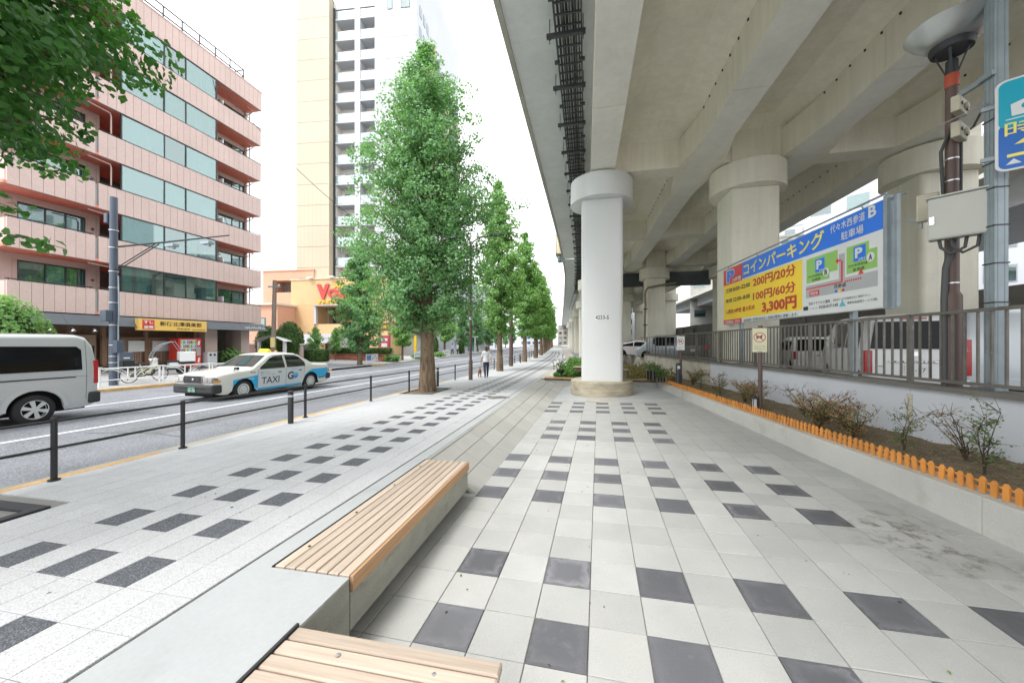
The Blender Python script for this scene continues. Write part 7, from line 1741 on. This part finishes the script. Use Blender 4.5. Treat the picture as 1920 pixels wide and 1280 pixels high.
rv, k, rx = parked('pale van side at the right edge behind the square steel post', 'van', K['blue_white'], (4.7,1.7), [(-2.35,1.1),(-2.34,1.3),(-2.2,1.85),(-2.0,1.98),(.9,1.98),(1.2,1.93),(1.9,1.32),(2.25,1.0),(2.35,.7)], 1.13, None, 0, win=(-2.0,1.2), tail=(.75,1.3,.70,.84))
for sg in (-1, 1): part('door_rail', k.seam(-1.95,.985,.25,.985,rv,sg,.022,.006), K['trim'], rv)
place(rv, 9.80, 11.95, -1.26, R(90-16.3))
ml, k, rx = parked('light grey hatchback between the white hatchback and the white minivan', 'car', K['blue_white'], (3.9,1.7), [(-1.95,.85),(-1.93,1.0),(-1.7,1.42),(-1.5,1.52),(.2,1.54),(.6,1.48),(1.3,1.02),(1.85,.85),(1.95,.55)], .98, None, 0)
k.topglass('rear_window', -1.9, -1.62, .95, .93, K['car_glass_dark'], ml); place(ml, 10.4, 16.6, -1.29, R(90-16.3))
for t_, kk in ((wv, 'cap'), (wh_, 'cap')): pass
# ================================================================= PEOPLE AND DOG
def skinned(nodes, edges, root_i, levels=2):
    """continuous body grown on a jointed skeleton: nodes (x,y,z,rx,ry)"""
    me = bpy.data.meshes.new('body'); me.from_pydata([n[:3] for n in nodes], edges, [])
    ob = bpy.data.objects.new('body', me); COL.objects.link(ob)
    ob.modifiers.new('skin', 'SKIN'); sd = me.skin_vertices[0].data
    for i, n in enumerate(nodes): sd[i].radius = (n[3], n[4] if len(n) > 4 else n[3]); sd[i].use_root = (i == root_i)
    s = ob.modifiers.new('sub', 'SUBSURF'); s.levels = levels; s.render_levels = levels
    dg = bpy.context.evaluated_depsgraph_get(); dg.update()
    out = bpy.data.meshes.new_from_object(ob.evaluated_get(dg)); bpy.data.objects.remove(ob); bpy.data.meshes.remove(me)
    out.polygons.foreach_set('use_smooth', [True]*len(out.polygons)); return out
K['skin'] = M('skin', (.50,.31,.23), .55, var=.05); K['shirt'] = M('shirt_white', (.70,.71,.74), .85, var=.06, vs=9); K['jeans'] = M('dark_jeans', (.035,.045,.065), .85, var=.15, vs=12)
K['hair'] = M('hair_brown', (.09,.05,.035), .6, var=.2, vs=20); K['shoe'] = M('shoe_grey', (.25,.26,.28), .6)
def person(label, loc, rz, top, bottom, hairc, step=.1, armswing=.15, s=1.0, holding=False):
    t = thing('person', label, 'person', loc, rz)
    N = [(0,0,.92,.155,.115),(0,0,1.08,.14,.10),(0,.0,1.26,.165,.11),(0,.0,1.38,.15,.095),(0,.01,1.455,.055,.055),(0,.015,1.53,.075,.085),(0,.02,1.60,.078,.095),(0,.01,1.66,.055,.065)]
    E = [(i,i+1) for i in range(7)]
    def chain(p0, pts):
        prev = p0
        for q in pts: N.append(q); E.append((prev, len(N)-1)); prev = len(N)-1
    for sg in (-1, 1):
        d = step*sg
        chain(0, [(sg*.09,0,.86,.095,.10),(sg*.095,d*.45,.50,.062,.068),(sg*.095,d*.8-.02,.28,.055,.06),(sg*.095,d-.03,.09,.042,.046),(sg*.10,d+.06,.045,.045,.035),(sg*.10,d+.15,.035,.035,.028)])
        a = -armswing*sg
        chain(3, [(sg*.17,0,1.37,.058,.058),(sg*.215,a*.3-.01,1.15,.045,.047),(sg*.235,a*.8+.01,.93,.036,.036),(sg*.238,a+.03,.85,.026,.034),(sg*.236,a+.05,.79,.018,.03)])
    me = skinned(N, E, 0)
    mats = [K['skin'], K[top], K[bottom], K['shoe']]
    for m in mats: me.materials.append(m)
    for p in me.polygons:
        c_ = p.center; arm = abs(c_.x) > .185
        p.material_index = 3 if c_.z < .085 else 2 if c_.z < .90 and not arm else 0 if (arm and c_.z < 1.13) or c_.z > 1.435 else 1
    part('body', me, None, t)
    part('shirt_hem', MB().lathe([(.172,.86),(.168,.95),(.15,1.05)], 20), K[top], t, 60).scale = (1,.78,1)
    h = MB().ball((0,-.005,1.615), 1, 16, 10, (.098,.115,.112)); h.ball((0,-.045,1.53), 1, 12, 8, (.085,.065,.11)); part('hair', h, K[hairc], t, 70)
    f = MB().ball((0,.118,1.585), 1, 8, 5, (.014,.022,.018)); [f.ball((sg*.032,.105,1.615), 1, 8, 5, (.011,.008,.007)) for sg in (-1,1)]; f.box(-.022,.022,.10,.108,1.54,1.547); part('face', f, K['skin'], t, 70)
    for sg in (-1, 1): part('ear', MB().ball((sg*.092,.01,1.59), 1, 8, 5, (.012,.02,.03)), K['skin'], t, 60)
    for sg in (-1, 1):
        a = -armswing*sg; m = MB()
        for k in range(4): m.tube([(sg*.236+.0,a+.035+.013*k,.80),(sg*.24,a+.04+.013*k,.755),(sg*.232,a+.045+.012*k,.725)], [.008,.0075,.006], 5)
        m.tube([(sg*.232,a+.07,.83),(sg*.222,a+.085,.795),(sg*.222,a+.088,.77)], [.009,.008,.006], 5); part('fingers', m, K['skin'], t, 60)
    t.scale = (s,s,s); return t
person('person in white shirt and dark trousers walking away with a brown dog', (-5.17,18.25,-1.935), R(32), 'shirt', 'jeans', 'hair', .11, .16, .99)
person('distant walker in a white shirt on the far pavement, nearer to the tallest trunk', (-19.6,50.6,zf(-19.6,50.6)), R(150), 'shirt', 'jeans', 'hair', .12, .1, 1)
person('distant walker in a white shirt on the far pavement, right of the other walker', (-19.1,51.4,zf(-19.1,51.4)), R(160), 'shirt', 'jeans', 'hair', -.12, .1, 1.02)
dog = thing('dog', 'small tan brown dog in a red harness at the walker\'s feet', 'dog', (-5.62,18.55,-1.94), R(-160))
DN = [(0,-.16,.30,.075,.085),(0,.0,.29,.07,.075),(0,.15,.32,.085,.10),(0,.22,.40,.06,.065),(0,.26,.47,.06,.06),(0,.33,.46,.032,.03),(0,.37,.455,.022,.02)]
DE = [(i,i+1) for i in range(6)]
def dch(p0, pts):
    prev = p0
    for q in pts: DN.append(q); DE.append((prev, len(DN)-1)); prev = len(DN)-1
for sg in (-1, 1):
    dch(2, [(sg*.055,.16,.24,.036,.04),(sg*.058,.15,.13,.022,.024),(sg*.058,.165,.025,.022,.026)])
    dch(0, [(sg*.06,-.16,.23,.042,.05),(sg*.062,-.12,.17,.028,.03),(sg*.062,-.20,.11,.02,.022),(sg*.062,-.18,.022,.02,.026)])
dch(0, [(0,-.25,.36,.03,.03),(0,-.28,.44,.022,.022),(0,-.24,.48,.012,.012)])
me = skinned(DN, DE, 1); me.materials.append(M('dog_coat', (.24,.12,.06), .8, var=.2, vs=15)); part('body', me, None, dog)
m = MB()
for sg in (-1, 1): m._add([(sg*.02,.25,.52),(sg*.055,.235,.51),(sg*.05,.25,.58),(sg*.035,.27,.51)], [(0,1,2),(1,3,2),(3,0,2)])
part('ear', m, K['hair'], dog); part('harness', MB().lathe([(.098,-.03),(.102,0),(.098,.03)], 16, (0,.11,.31), 'y'), K['s_red'], dog, 60); part('nose', MB().ball((0,.39,.46),.012,6,4), K['black'], dog)
part('eye', MB().ball((.03,.305,.485),.008,6,4).ball((-.03,.305,.485),.008,6,4), K['black'], dog)
lead = thing('dog_lead', 'thin lead from the walker\'s hand down to the dog', 'lead', (-5.4,18.35,-1.2)); part('cord', MB().tube([(-.0,.0,.08),(-.1,.1,-.2),(-.2,.17,-.38)], .007, 5), K['s_red'], lead)
# ================================================================= LIFT EVERYTHING SO THAT THE EYE STANDS AT ITS HEIGHT
for ob in list(SC.objects):
    if ob.parent is None and ob.type in ('MESH', 'EMPTY'): ob.location.z += LIFT
